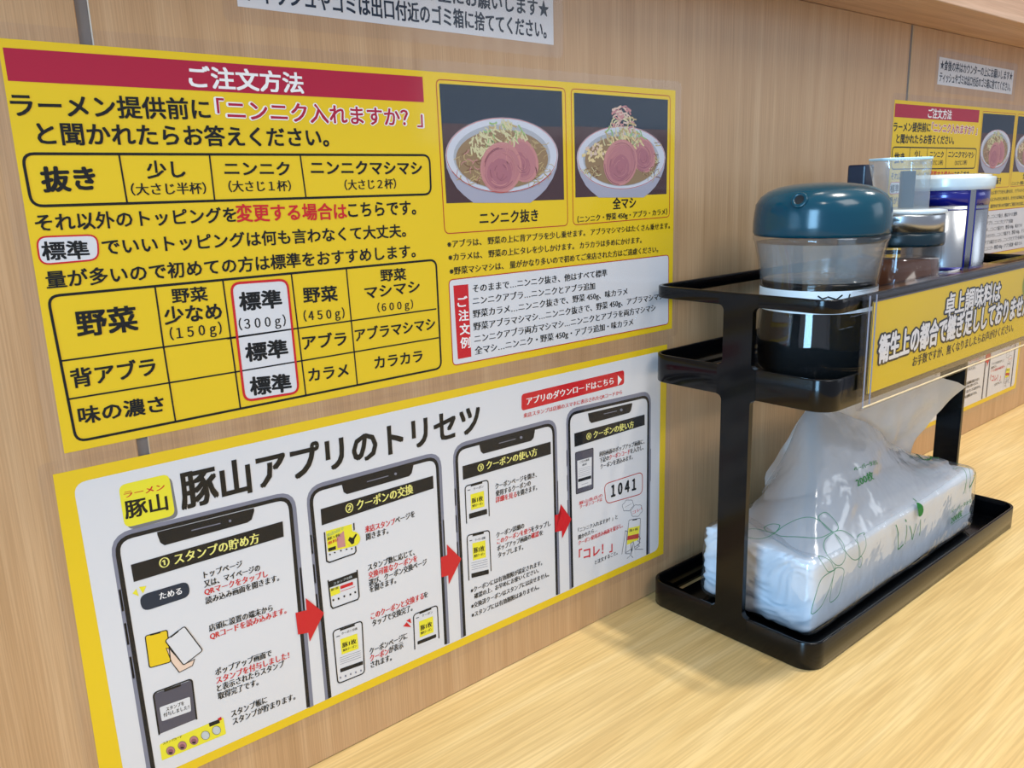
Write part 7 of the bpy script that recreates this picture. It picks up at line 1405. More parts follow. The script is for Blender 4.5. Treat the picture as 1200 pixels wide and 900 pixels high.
('Q','phone_drawing#3','paper_white',3,[(224.58,-88.17),(224.45,-63.24),(243.0,-63.65),(243.02,-88.48)],0),
('L','phone_drawing#3','ink',5,0.75,[(224.58,-88.17),(224.45,-63.24),(243.0,-63.65),(243.02,-88.48)],0,2.4),
('L','phone_drawing#3','ink',6,1.1,[(228.97,-64.07),(238.25,-64.29)],0,0),
('T','phone_drawing#3','クーポン',230.88,-67.61,239.27,-67.84,1.69,'ink',0.3,6),
('L','phone_drawing#3','pill_navy',6,0.5,[(226.29,-66.5),(228.48,-66.55)],0,0),
('Q','phone_drawing#3','badge_yellow',5,[(228.5,-69.79),(239.3,-70.11),(239.43,-80.77),(228.58,-80.31)],0),
('T','phone_drawing#3','豚1枚',229.47,-76.12,238.24,-76.45,3.42,'ink',1.3,6),
('T','phone_drawing#3','無料クーポン',229.49,-78.76,238.27,-79.12,1.77,'ink',0.9,6),
('Q','phone_drawing#3','phone_black',5,[(226.75,-82.24),(241.35,-82.9),(241.4,-86.49),(226.77,-85.76)],0.6),
('Q','phone_drawing#3','paper_white',3,[(224.62,-127.44),(224.52,-96.37),(242.71,-98.08),(243.02,-127.02)],0),
('L','phone_drawing#3','ink',5,0.75,[(224.62,-127.44),(224.52,-96.37),(242.71,-98.08),(243.02,-127.02)],0,2.4),
('L','phone_drawing#3','ink',6,1.1,[(228.95,-97.7),(238.04,-98.56)],0,0),
('T','phone_drawing#3','クーポン詳細',230.82,-102.22,239.06,-103.05,1.74,'ink',0.3,6),
('L','phone_drawing#3','pill_navy',6,0.5,[(226.32,-100.53),(228.47,-100.75)],0,0),
('Q','phone_drawing#3','badge_yellow',5,[(228.48,-102.91),(239.07,-103.99),(239.18,-115.98),(228.54,-114.75)],0),
('T','phone_drawing#3','豚1枚',229.42,-110.1,238.03,-111.05,3.84,'ink',1.3,6),
('T','phone_drawing#3','無料クーポン',229.44,-113.07,238.05,-114.05,1.99,'ink',0.9,6),
('Q','phone_drawing#3','phone_black',5,[(226.77,-123.31),(241.14,-125.14),(241.18,-128.35),(226.78,-126.47)],0.6),
('L','phone_drawing#3','phone_grey',5,0.25,[(227.1,-116.14),(240.32,-117.7)],0,0),
('L','phone_drawing#3','phone_grey',5,0.25,[(227.11,-117.71),(240.33,-119.3)],0,0),
('L','phone_drawing#3','phone_grey',5,0.25,[(227.11,-119.27),(240.35,-120.89)],0,0),
('L','phone_drawing#3','phone_grey',5,0.25,[(227.12,-120.84),(240.37,-122.49)],0,0),
('T','phone_drawing#4','利用画面のポップアップ画面に、',345.85,-72.32,395.38,-73.08,3.87,'ink',0.8,5),
('T','phone_drawing#4','下記の',346.34,-77.08,356.05,-77.02,3.89,'ink',0.8,5),
('T','phone_drawing#4','クーポンコード',356.39,-76.98,378.95,-77.55,3.93,'red',0.8,5),
('T','phone_drawing#4','を入力し、',379.49,-77.55,394.53,-77.64,4.03,'ink',0.8,5),
('T','phone_drawing#4','クーポンを消込みます。',347.01,-81.91,382.09,-82.47,3.91,'ink',0.8,5),
('T','phone_drawing#4','「ニンニク入れますか？」と',324.08,-124.22,365.58,-125.48,3.48,'ink',0.8,5),
('T','phone_drawing#4','聞かれたら…',324.03,-129.7,343.54,-129.03,3.5,'ink',0.8,5),
('T','phone_drawing#4','クーポン使用済み画面を提示し、',323.98,-134.14,371.82,-134.03,3.51,'red',0.8,5),
('T','phone_drawing#4','と注文すること。',341.24,-154.75,365.75,-154.35,3.42,'ink',0.8,5),
('T','phone_drawing#4','「コレ！」',324.72,-146.22,359.93,-150.12,8.68,'red',1.6,5),
('T','phone_drawing#4','豚山各店の',325.13,-103.56,349.11,-103.61,2.72,'red',0.8,5),
('T','phone_drawing#4','クーポンコードは',325.84,-106.54,348.89,-106.64,2.73,'red',0.8,5),
('L','phone_drawing#4','frame_red',4,0.65,[(350.99,-94.34),(393.65,-95.19),(393.75,-112.88),(353.1,-110.21)],1,5),
('T','phone_drawing#4','１０４１',358.81,-107.05,385.97,-108.28,10.73,'ink',2.6,5),
('Q','phone_drawing#4','slate',3,[(321.71,-63.47),(339.73,-64.04),(339.61,-94.71),(322.22,-94.39)],0),
('L','phone_drawing#4','phone_black',4,0.5,[(321.71,-63.47),(339.73,-64.04),(339.61,-94.71),(322.22,-94.39)],1,1),
('Q','phone_drawing#4','paper_white',5,[(323.5,-69.85),(338.13,-70.39),(337.85,-91.0),(323.97,-90.67)],0),
('T','phone_drawing#4','ご注文画面',326.02,-72.35,335.5,-72.34,1.64,'ink',0.8,6),
('T','phone_drawing#4','確認',328.57,-75.05,332.88,-74.93,1.53,'ink',0.8,6),
('L','phone_drawing#4','phone_grey',6,0.2,[(324.71,-76.48),(336.78,-76.82)],0,0),
('L','phone_drawing#4','phone_grey',6,0.2,[(324.69,-77.87),(336.78,-78.23)],0,0),
('L','phone_drawing#4','phone_grey',6,0.2,[(324.68,-79.27),(336.77,-79.65)],0,0),
('L','phone_drawing#4','phone_grey',6,0.2,[(324.66,-80.67),(336.76,-81.07)],0,0),
('L','phone_drawing#4','phone_grey',6,0.2,[(324.65,-82.07),(336.75,-82.48)],0,0),
('Q','phone_drawing#4','phone_black',6,[(324.21,-83.68),(337.45,-84.08),(337.44,-86.34),(324.18,-85.91)],0),
('L','phone_drawing#4','phone_grey',6,0.3,[(327.59,-88.7),(334.53,-88.85)],0,0),
('Q','phone_drawing#4','paper_white',4,[(383.38,-118.47),(383.72,-119.61),(383.06,-120.42),(381.87,-120.82),(380.94,-121.34),(380.18,-122.18),(379.03,-122.73),(377.59,-122.51),(376.31,-121.96),(375.1,-121.65),(373.68,-121.41),(372.44,-120.76),(371.94,-119.81),(371.85,-118.91),(371.43,-118.01),(370.83,-116.9),(370.97,-115.88),(371.99,-115.32),(373.08,-114.94),(373.85,-114.22),(374.75,-113.43),(376.09,-113.26),(377.48,-113.72),(378.67,-114.17),(379.99,-114.37),(381.43,-114.77),(382.35,-115.62),(382.55,-116.58),(382.75,-117.45)],0),
('L','phone_drawing#4','slate',5,0.35,[(383.38,-118.47),(383.72,-119.61),(383.06,-120.42),(381.87,-120.82),(380.94,-121.34),(380.18,-122.18),(379.03,-122.73),(377.59,-122.51),(376.31,-121.96),(375.1,-121.65),(373.68,-121.41),(372.44,-120.76),(371.94,-119.81),(371.85,-118.91),(371.43,-118.01),(370.83,-116.9),(370.97,-115.88),(371.99,-115.32),(373.08,-114.94),(373.85,-114.22),(374.75,-113.43),(376.09,-113.26),(377.48,-113.72),(378.67,-114.17),(379.99,-114.37),(381.43,-114.77),(382.35,-115.62),(382.55,-116.58),(382.75,-117.45)],1,0),
('Q','phone_drawing#4','paper_white',4,[(393.88,-125.55),(394.25,-126.78),(393.55,-127.65),(392.26,-128.07),(391.26,-128.62),(390.43,-129.52),(389.19,-130.09),(387.63,-129.84),(386.25,-129.24),(384.94,-128.91),(383.4,-128.63),(382.05,-127.93),(381.51,-126.9),(381.41,-125.94),(380.95,-124.96),(380.3,-123.77),(380.45,-122.69),(381.55,-122.09),(382.73,-121.68),(383.55,-120.92),(384.52,-120.08),(385.98,-119.9),(387.47,-120.41),(388.77,-120.9),(390.19,-121.12),(391.76,-121.57),(392.75,-122.49),(392.97,-123.52),(393.2,-124.45)],0),
('L','phone_drawing#4','slate',5,0.35,[(393.88,-125.55),(394.25,-126.78),(393.55,-127.65),(392.26,-128.07),(391.26,-128.62),(390.43,-129.52),(389.19,-130.09),(387.63,-129.84),(386.25,-129.24),(384.94,-128.91),(383.4,-128.63),(382.05,-127.93),(381.51,-126.9),(381.41,-125.94),(380.95,-124.96),(380.3,-123.77),(380.45,-122.69),(381.55,-122.09),(382.73,-121.68),(383.55,-120.92),(384.52,-120.08),(385.98,-119.9),(387.47,-120.41),(388.77,-120.9),(390.19,-121.12),(391.76,-121.57),(392.75,-122.49),(392.97,-123.52),(393.2,-124.45)],1,0),
('L','phone_drawing#4','slate',5,0.25,[(373.67,-118.52),(381.34,-117.66)],0,0),
('T','phone_drawing#4','コレ!',382.41,-126.87,392.91,-125.96,2.8,'red',0.6,6),
('Q','phone_drawing#4','paper_white',4,[(378.51,-130.19),(391.67,-132.33),(390.9,-153.57),(374.61,-155.87)],1),
('L','phone_drawing#4','slate',6,0.45,[(378.51,-130.19),(391.67,-132.33),(390.9,-153.57),(374.61,-155.87)],1,1),
('L','phone_drawing#4','ink',7,0.7,[(382.46,-131.41),(387.78,-132.25)],0,0),
('Q','phone_drawing#4','badge_yellow',5,[(377.99,-136.7),(391.03,-138.37),(389.62,-149.68),(376.34,-149.94)],0),
('T','phone_drawing#4','豚1枚',378.98,-140.16,389.13,-141.44,2.11,'ink',1,6),
('Q','phone_drawing#4','frame_red',6,[(377.1,-142.86),(390.15,-144.61),(389.97,-148.47),(376.54,-146.12)],0.5),
('Q','phone_drawing#4','paper_white',7,[(381.12,-149.68),(383.89,-148.97),(385.43,-155.36),(385.52,-162.39),(375.84,-159.73),(374.62,-156.74),(380.63,-158.65),(382.77,-156.28)],0),
('L','phone_drawing#4','slate',8,0.4,[(370.46,-155.85),(372.74,-146.25),(374.44,-137.53),(376.58,-138.85),(374.61,-156.31),(381.84,-159.03),(380.53,-149.93),(383.53,-149.38),(385.44,-156.24),(395.32,-159.33)],0,0),
('L','phone_drawing#4','slate',8,0.4,[(389.56,-146.18),(392.07,-149.55),(388.4,-150.18),(391.75,-152.51),(388.09,-153.57),(390.93,-155.33),(386.65,-155.75)],0,0),
('L','phone_drawing#4','slate',8,0.4,[(376.45,-161.23),(380.64,-159.52),(383.34,-162.57)],0,0),
('Q','red_arrow','red',9,[(105.51,-105.77),(112.07,-106.53),(112.18,-99.29),(122.33,-112.04),(112.31,-125.92),(111.92,-120.28),(105.9,-119.05)],0),
('Q','red_arrow#2','red',9,[(203.49,-104.43),(208.41,-104.56),(208.47,-97.38),(219.16,-110.42),(208.65,-124.55),(208.43,-118.41),(203.28,-117.84)],0),
('Q','red_arrow#3','red',9,[(301.06,-104.17),(307.2,-104.85),(306.93,-97.64),(317.09,-111.71),(307.86,-123.69),(307.57,-117.7),(301.2,-116.87)],0),
]


# ------------------------------------------------------------------ the setting
SEAMS = (-0.685, 0.0722, 0.8169, 1.574, 2.33)
wall = empty('wall_back', kind='structure', label='pale vertical-grain wood panelling behind the counter')
for a, b in zip(SEAMS[:-1], SEAMS[1:]):
    box('panel', (a + 0.0025, 0, 0.0003), (b - 0.0025, 0.012, 0.4605), M_wall, wall, 0.0004, 1)
for s in SEAMS:
    box('joint_strip', (s - 0.0026, 0.0008, 0.0003), (s + 0.0026, 0.006, 0.4600), M_seam, wall)
box('wall_core', (-0.7, 0.012, -0.2), (2.4, 0.05, 1.2), M_wall, wall)

ledge = empty('trim_1', kind='structure', label='long wooden ledge along the top of the panelling')
box('ledge_board', (-0.7, -0.0625, 0.4608), (2.4, 0.012, 0.60), M_ledge, ledge, 0.0008)

counter = box('counter_top', (-0.7, -0.62, -0.032), (2.4, 0.0118, 0), M_counter, None, 0.001,
              label='light oak-coloured counter top with fine lengthwise grain running along the wall', cat='counter')


# ------------------------------------------------------------------ laminated sheets
def sheet(name, x, z, rot, W, H, data, base_col, margin, label, cat, group, film=True, below=0):
    root = empty(name, (x, 0, z), label=label, cat=cat, group=group)
    c, s = math.cos(rot), math.sin(rot)

    def f(u, v, l):
        return ((u * c - v * s) / 1000, -0.00012 - l * 0.00004, (u * s + v * c) / 1000)
    base = 0.0 + below
    bm = bmesh.new()
    P = [(0, 0), (W, 0), (W, -H), (0, -H)]
    o = extrude_poly('paper', P, lambda u, v, w: f(u, v, w), 1.0, INK[base_col], root)
    pr = Printer()
    pr.run(data)
    pr.build(root, lambda u, v, l: f(u, v, l + 1.2))
    m = margin
    P = rrect(-m, -H - m, W + m, m, 4, 5)
    n = len(P)
    obj('clear_film', [f(u, v, 17.5) for u, v in P], [tuple(range(n))], M_film, root)
    return root


p1 = sheet('order_guide_poster', 0.03944, 0.3843, -0.0008, 420, 171.3, SHEET1, 'sheet_yellow', 6,
           'yellow laminated sheet of topping tables and two noodle bowl photos, left of the condiment rack', 'poster', 'yellow topping guide sheets')
p2 = sheet('phone_guide_poster', 0.03343, 0.2047, -0.0081, 420.5, 171.3, SHEET2, 'sheet_yellow', 6,
           'white yellow-bordered laminated sheet of four drawn phones, left of the rack under the yellow sheet', 'poster', 'white phone guide sheets')
copy_tree(p1, 0.752, 0.0065, 'yellow laminated topping sheet on the far wall panel, partly behind the steel canister')
copy_tree(p2, 0.752, 0.0, 'white phone guide sheet on the far panel, partly showing under the yellow sign')

NOTE = [('T', 'lettering', '★食後の丼はカウンターの上にお願いします★', 4, -12.0, 197, -11.4, 9.5, 'pill_navy', 1.7, 2),
        ('T', 'lettering', 'ティッシュやゴミは出口付近のゴミ箱に捨ててください。', 4, -23.6, 195, -23.4, 9.5, 'pill_navy', 1.7, 2)]
n1 = sheet('notice_card', 0.1400, 0.4327, -0.006, 201, 26.5, NOTE, 'paper_white', 7.5,
           'narrow white laminated notice above the near yellow sheet, cut by the top of the photo', 'notice', 'narrow white notices')
copy_tree(n1, 0.7410, 0.0030, 'narrow white laminated notice under the ledge on the far wall panel')

# ------------------------------------------------------------------ condiment rack
X0, X1, Y0, Y1 = 0.427, 0.785, -0.147, -0.006
rack = empty('condiment_rack', ((X0 + X1) / 2, -0.0765, 0), label='black two-tier metal condiment rack standing against the wood wall', cat='rack')
RO = Vector(((X0 + X1) / 2, -0.0765, 0))


def shift(o, v):
    for q in o.data.vertices:
        q.co -= v
    return o


def tray(z0, z1, name):
    o = loop_band(name, (X0, Y0, X1, Y1), 0.014, 0.0022, z0, z1, M_black, rack)
    shift(o, RO)
    zf = z0 + 0.0008
    bm = bmesh.new()
    xa, xb = X0 + 0.0018, X1 - 0.0018
    # floor plate with a long slot near the back and one near the front
    for a, b in (((xa + .030, -0.1330), (xb - .030, -0.0150)), ((xa, -0.1330), (xa + .030, -0.0200)), ((xb - .030, -0.1330), (xb, -0.0200))):
        box('', (a[0], a[1], zf), (b[0], b[1], zf + .0018), None, bm=bm)
    RR = rrect(xa, Y0 + .0018, xb, Y1 - .0018, 0.0122, 8)
    for lo, hi, strip in ((Y0, -0.1330, (-0.1330, -0.1385)), (-0.0200, Y1, (-0.0200, -0.0096))):
        inner_y, slot_y = strip
        if lo == Y0:
            P = [(x, y) for x, y in RR if y <= -0.1332]
            P = sorted([q for q in P if q[0] < (xa + xb) / 2], key=lambda q: -q[1]) + sorted([q for q in P if q[0] >= (xa + xb) / 2], key=lambda q: q[1])
        else:
            P = [(x, y) for x, y in RR if y >= -0.0198]
            P = sorted([q for q in P if q[0] < (xa + xb) / 2], key=lambda q: q[1]) + sorted([q for q in P if q[0] >= (xa + xb) / 2], key=lambda q: -q[1])
        # ends beside the slot, then the lip outside the slot
        P = P + [(xb, inner_y), (xb - .030, inner_y), (xb - .030, slot_y), (xa + .030, slot_y), (xa + .030, inner_y), (xa, inner_y)]
        n = len(P)
        vs = [bm.verts.new((x, y, zf)) for x, y in P] + [bm.verts.new((x, y, zf + .0018)) for x, y in P]
        fs = [bm.faces.new(vs[:n]), bm.faces.new(list(reversed(vs[n:])))] + [bm.faces.new((vs[i], vs[i + n], vs[(i + 1) % n + n], vs[(i + 1) % n])) for i in range(n)]
        bmesh.ops.triangulate(bm, faces=fs[:2])
    fl = from_bm('floor_plate', bm, M_black, rack)
    shift(fl, RO)


tray(0.0, 0.0200, 'tray_rim')
tray(0.1790, 0.1995, 'shelf_rim')
shift(loop_band('guard_rail', (X0, Y0, X1, Y1), 0.014, 0.0030, 0.2405, 0.2490, M_black, rack), RO)


def end_plate(x, t):
    """flat upright blended into the rims and the rail by small fillets, laid out level by level"""
    ya, yb, r = -0.0915, -0.0690, 0.004
    L_ = [(0.010, r), (0.020, r)]
    A5 = [math.radians(15 * i) for i in range(7)]
    L_ += [(0.020 + r - r * math.cos(a), r - r * math.sin(a)) for a in A5]
    L_ += [(0.179 - r * math.cos(a), r - r * math.cos(math.pi / 2 - a)) for a in reversed(A5)][::-1][::-1]
    L_ = [q for q in L_ if q[0] < 0.1]
    L_ += [(0.179 - r + r * math.sin(a), r * (1 - math.cos(a))) for a in A5]
    L_ += [(0.1995 + r - r * math.cos(a), r - r * math.sin(a)) for a in A5]
    L_ += [(0.2405 - r + r * math.sin(a), r * (1 - math.cos(a))) for a in A5]
    L_ += [(0.2482, r)]
    V, F = [], []
    for z, e in L_:
        for xx in (x, x + t):
            V += [(xx, ya - e, z), (xx, yb + e, z)]
    for i in range(len(L_) - 1):
        k = 4 * i
        F += [(k, k + 1, k + 5, k + 4), (k + 2, k + 6, k + 7, k + 3), (k, k + 4, k + 6, k + 2), (k + 1, k + 3, k + 7, k + 5)]
    F += [(0, 2, 3, 1), (4 * len(L_) - 4, 4 * len(L_) - 3, 4 * len(L_) - 1, 4 * len(L_) - 2)]
    shift(obj('end_post', V, F, M_black, rack), RO)


end_plate(X0 - 0.0001, 0.0042)
end_plate(X1 + 0.0001, -0.0042)

# ------------------------------------------------------------------ sign holder hooked on the rail
hx0, hx1 = 0.4545, 0.7560
sign = empty('rail_sign', (hx0, -0.151, 0.18), label='clear acrylic sign holder with a yellow refill notice hooked on the front rail', cat='sign')
SO = Vector((hx0, -0.151, 0.18))


def prof_x(name, P, x0, x1, m, parent, org):
    n = len(P)
    V = [(x0, y, z) for y, z in P] + [(x1, y, z) for y, z in P]
    F = [(i, i + 1, n + i + 1, n + i) for i in range(n - 1)]
    o = obj(name, V, F, m, parent)
    shift(o, org)
    md = o.modifiers.new('thick', 'SOLIDIFY')
    md.thickness = 0.0012
    return o


hook = [(-0.1425, 0.236), (-0.1425, 0.2500), (-0.1435, 0.2522), (-0.1460, 0.2532), (-0.1500, 0.2530), (-0.1535, 0.2515), (-0.1545, 0.2490),
        (-0.1545, 0.1800), (-0.1535, 0.1775), (-0.1505, 0.1770), (-0.1500, 0.1790), (-0.1500, 0.2490)]
prof_x('acrylic_holder', hook, hx0, hx1, M_acrylic, sign, SO)
M_edge = mat('acrylic_edge', rgb(140, 138, 150), 0.2, spec=0.5)
M_edge_glint = mat('acrylic_edge_glint', rgb(232, 214, 176), 0.3, spec=0.5)  # cream colour paints the light caught along the holder's bottom
for x_ in (hx0 + .0003, hx0 + .0088):
    shift(box('acrylic_edge', (x_ - .00025, -.1550, .1790), (x_ + .00025, -.1543, .2500), M_edge, sign), SO)
shift(box('bottom_edge_glint', (hx0, -.1553, .1796), (hx1, -.1546, .1803), M_edge_glint, sign), SO)  # pale strip laid on as the bottom edge's highlight
extrude_poly('hook_tab', [(u - SO.x, v - SO.z) for u, v in rrect(0.4425, 0.2290, 0.4640, 0.2440, 0.0025, 4)], lambda u, v, w: (u, -0.1418 + w - SO.y, v), 0.0012, M_acrylic, sign)
card = extrude_poly('notice_sheet', [(0.4650 - SO.x, 0.1862 - SO.z), (0.7460 - SO.x, 0.1862 - SO.z), (0.7460 - SO.x, 0.2450 - SO.z), (0.4650 - SO.x, 0.2450 - SO.z)],
                    lambda u, v, w: (u, -0.1519 + w - SO.y, v), 0.0004, INK['sheet_yellow'], sign)
pr = Printer()
for t, x0, x1, z, h, b in (('卓上調味料は', .5715, .6705, .2225, .0155, 2.2), ('衛生上の都合で継ぎ足ししておりません。', .4765, .7420, .2042, .0175, 2.4)):
    for col, extra, lay in (('ink', 5.0, 1), ('white', 0.2, 3)):
        V, F = text_at(t, x0 - extra * 1e-4, z, x1 + extra * 1e-4, z, h, b + extra if col == 'ink' else b)
        pr.add('lettering', col, lay, V, F)
V, F = text_at('お手数ですが、無くなりましたらお声がけください。', .5265, .1936, .7070, .1936, .0072, 1.2)
pr.add('lettering', 'ink', 1, V, F)
P = [(.729 + .012 * math.cos(a), .2310 + .012 * math.sin(a)) for a in [i * math.pi / 12 for i in range(24)]]
pr.add('printed_dot', 'olive', 1, P, [tuple(range(24))])
V, F = stroke([(.4650, .1862), (.4650, .2450), (.7460, .2450)], 0.0010, 0)
pr.add('printed_border', 'slate', 1, V, F)
pr.build(sign, lambda u, v, l: (u - SO.x, -0.1520 - l * 0.00006 - SO.y, v - SO.z))

# ------------------------------------------------------------------ soy sauce dispenser
ZS = 0.1818
sx, sy = 0.5215, -0.0825
soy = empty('sauce_dispenser', (sx, sy, ZS), label='squat glass soy sauce dispenser with a glossy teal domed lid, nearest on the shelf', cat='dispenser')
K = lambda prof: [(r, z - ZS) for r, z in prof]
lathe('glass_body', K([(0.001, .1823), (.036, .1823), (.0405, .1850), (.0418, .1920), (.0412, .2100), (.0398, .2250), (.0392, .2350), (.0402, .2480), (.0425, .2640),
                       (.0452, .2765), (.0462, .2785), (.0462, .2812), (.0440, .2815)]), M_glass, soy)
lathe('soy_sauce', K([(.001, .1832), (.0345, .1832), (.0390, .1862), (.0403, .1930), (.0398, .2100), (.0384, .2250), (.0378, .2350), (.0388, .2480), (.0386, .2500), (.0, .2500)]), M_soy, soy)
lathe('stained_film', K([(.0389, .2502), (.0411, .2640), (.0438, .2765)]), M_residue, soy)
lathe('domed_lid', K([(.0440, .2812), (.0458, .2818), (.0466, .2835), (.0466, .2905), (.0461, .2965), (.0452, .3030), (.0420, .3080), (.0370, .3118), (.0300, .3145), (.0200, .3163), (.0100, .3171), (.0001, .3173)]), M_teal, soy)
# pouring hole on the side of the lid towards the viewer
hd = Vector((-0.90, -0.16, 0.40)).normalized()
hc = Vector((-0.0425, -0.0075, 0.3062 - ZS))
q = hd.to_track_quat('Z', 'Y')


def ringed(name, r0, r1, h0, h1, m, par):
    n = 24
    V, F = [], []
    for r, h in ((r1, h0), (r1, h1 * .6), (r1 - .0006, h1), (r0, h1), (r0, h0)):
        for i in range(n):
            a = 2 * math.pi * i / n
            V.append(tuple(hc + q @ Vector((r * math.cos(a), r * math.sin(a), h))))
    for k in range(4):
        for i in range(n):
            j = (i + 1) % n
            F.append((k * n + i, k * n + j, (k + 1) * n + j, (k + 1) * n + i))
    return obj(name, V, F, m, par, smooth=True)


ringed('spout_ring', .0032, .0056, -.003, .0016, M_teal, soy)
V = [tuple(hc + q @ Vector((.0034 * math.cos(i * math.pi / 8), .0034 * math.sin(i * math.pi / 8), .0009))) for i in range(16)]
obj('spout_hole', V, [tuple(range(16))], M_hole, soy)


def wrap(name, r, z0, z1, a0, a1, m, par, c=(0, 0), n=40, slope=0.0, taper=0.0):
    V, F = [], []
    for i in range(n + 1):
        a = math.radians(a0 + (a1 - a0) * i / n)
        dz = slope * i / n
        V += [(c[0] + r * math.cos(a), c[1] + r * math.sin(a), z0 + dz), (c[0] + (r + taper) * math.cos(a), c[1] + (r + taper) * math.sin(a), z1 + dz)]
    for i in range(n):
        F.append((2 * i, 2 * i + 2, 2 * i + 3, 2 * i + 1))
    return obj(name, V, F, m, par, smooth=True)


lb = wrap('paper_label', .0405, .2295 - ZS, .2452 - ZS, 118, 318, M_tape, soy, slope=0.0006, taper=-.0002)
# handwriting on the label: short pen strokes
for a, z, pts_ in ((182, .2350, ((0, .003), (.0015, 0), (-.002, -.003))), (214, .2395, ((-.003, .003), (0, .001), (.003, .002))), (224, .2400, ((-.004, .002), (.002, 0), (.006, .003))),
                   (240, .2400, ((0, .0035), (-.001, 0), (-.002, -.003))), (196, .2340, ((-.002, 0), (.001, .001)))):
    ar = math.radians(a)
    P = []
    for du, dz in pts_:
        aa = ar + du / .0407
        P.append((aa, z + dz - ZS))
    V, F = [], []
    for (a1_, z1_), (a2_, z2_) in zip(P[:-1], P[1:]):
        L_ = math.hypot((a2_ - a1_) * .0407, z2_ - z1_)
        nx, nz = -(z2_ - z1_) / L_ * .0005, (a2_ - a1_) * .0407 / L_ * .0005
        k = len(V)
        for (aa, zz) in ((a1_, z1_), (a2_, z2_)):
            for s_ in (1, -1):
                A_ = aa + s_ * nx / .0407
                V.append((.0408 * math.cos(A_), .0408 * math.sin(A_), zz + s_ * nz))
        F.append((k, k + 1, k + 3, k + 2))
    obj('pen_stroke', V, F, INK['ink'], lb)

# ------------------------------------------------------------------ chili oil jar with clear hood
jx, jy = 0.6270, -0.0905
jar = empty('oil_jar', (jx, jy, ZS), label='small glass jar of brown chili oil with steel collar and clear hood', cat='jar')
lathe('glass_body', K([(.001, .1823), (.027, .1823), (.0300, .1850), (.0303, .2000), (.0303, .2650), (.0295, .2700)]), M_glass, jar)
lathe('chili_oil', K([(.001, .1832), (.0262, .1832), (.0288, .1860), (.0291, .2000), (.0291, .2570), (.0, .2570)]), M_chili, jar)
lathe('seal_ring', K([(.0296, .2668), (.0316, .2672), (.0322, .2690), (.0322, .2755), (.0316, .2770), (.029, .2770)]), M_seal, jar)
lathe('steel_collar', K([(.0300, .2772), (.0314, .2774), (.0314, .2900), (.0308, .2912), (.0270, .2914)]), M_steel, jar)
lathe('top_plate', K([(.0318, .2916), (.0322, .2926), (.0318, .2942), (.0250, .2952), (.0001, .2952)]), M_lid, jar)


def hood():
    n = 12
    V, F = [], []
    rings = []
    for z, hx, hy, ox, r in ((.2953, .0165, .0140, -.000, .006), (.3060, .0172, .0145, -.001, .006), (.3200, .0185, .0150, -.003, .0065), (.3300, .0196, .0156, -.004, .006), (.3325, .0193, .0154, -.004, .006), (.3330, .0178, .0140, -.004, .005), (.3330, .0001, .0001, -.004, .00005)):
        rings.append([(x + ox, y, z - ZS) for x, y in rrect(-hx, -hy, hx, hy, r, 4)])
    m_ = len(rings[0])
    for R_ in rings:
        V += R_
    for k in range(len(rings) - 1):
        for i in range(m_):
            j = (i + 1) % m_
            F.append((k * m_ + i, k * m_ + j, (k + 1) * m_ + j, (k + 1) * m_ + i))
    return V, F


V, F = hood()
hd_ = obj('clear_hood', V, F, M_clearhood, jar, smooth=True)
hd_.rotation_euler = (0, 0, math.radians(-38))
hr = loop_band('hood_rim', (-.0238, -.0158, .0158, .0158), .006, .0012, .3316 - ZS, .3334 - ZS, M_rim, jar, .0003)
hr.rotation_euler = (0, 0, math.radians(-38))
bm = bmesh.new()
box('', (-.0045, -.002, .2955 - ZS), (.0060, .0025, .3235 - ZS), None, bevel=.0006, bm=bm)
k_ = from_bm('spoon_handle', bm, M_teal, jar)
k_.rotation_euler = (0, 0, math.radians(-38))
k_.location = (-.004, -.004, 0)

# ------------------------------------------------------------------ steel canister
cx, cy = 0.7070, -0.0905
can = empty('steel_canister', (cx, cy, ZS), label='brushed steel canister with navy bands and a frosted lid, farthest on the shelf', cat='canister')
lathe('steel_body', K([(.001, .1823), (.0312, .1823), (.0318, .1830), (.0318, .3080), (.030, .3085)]), M_steel, can)
for z0, z1 in ((.2950, .3090), (.2915, .2922), (.2425, .2455), (.2380, .2412)):
    lathe('navy_band', K([(.0317, z0), (.0321, z0), (.0321, z1), (.0317, z1)]), M_navyband, can)
for a in (232.0, 243.0):
    wrap('navy_line', .0323, .1830 - ZS, .3085 - ZS, a, a + 2.2, M_navyband, can, n=3)
wrap('steel_strip', .03222, .1830 - ZS, .3085 - ZS, 234.2, 243.0, M_steel, can, n=6)
lathe('frosted_lid', K([(.0322, .3070), (.0350, .3074), (.0352, .3105), (.0356, .3160), (.0352, .3172), (.0325, .3175), (.0320, .3190), (.0200, .3198), (.0001, .3200)]), M_lid, can)

# ------------------------------------------------------------------ narrow shaker behind
kx, ky = 0.6740, -0.0310
shk = empty('spice_shaker', (kx, ky, ZS), label='narrow shaker behind the teal lid, only its square navy cap showing', cat='shaker')
bm = bmesh.new()
box('', (-.0125, -.0125, .0006), (.0125, .0125, .2900 - ZS), None, bevel=.003, bm=bm)
from_bm('shaker_body', bm, M_steel, shk)
bm = bmesh.new()
box('', (-.0080, -.0080, .2898 - ZS), (.0080, .0080, .3300 - ZS), None, bevel=.0015, bm=bm)
o = from_bm('square_cap', bm, M_navycap, shk)

# ------------------------------------------------------------------ pack of paper towels
PX0, PX1, PY0, PY1, PZ0, PZ1 = 0.4585, 0.7380, -0.1280, -0.0300, 0.0030, 0.0640
pack = empty('paper_towel_pack', ((PX0 + PX1) / 2, (PY0 + PY1) / 2, PZ0), label='torn-open clear plastic pack of folded white paper towels on the lower tray', cat='paper towels')
PO = Vector(((PX0 + PX1) / 2, (PY0 + PY1) / 2, PZ0))


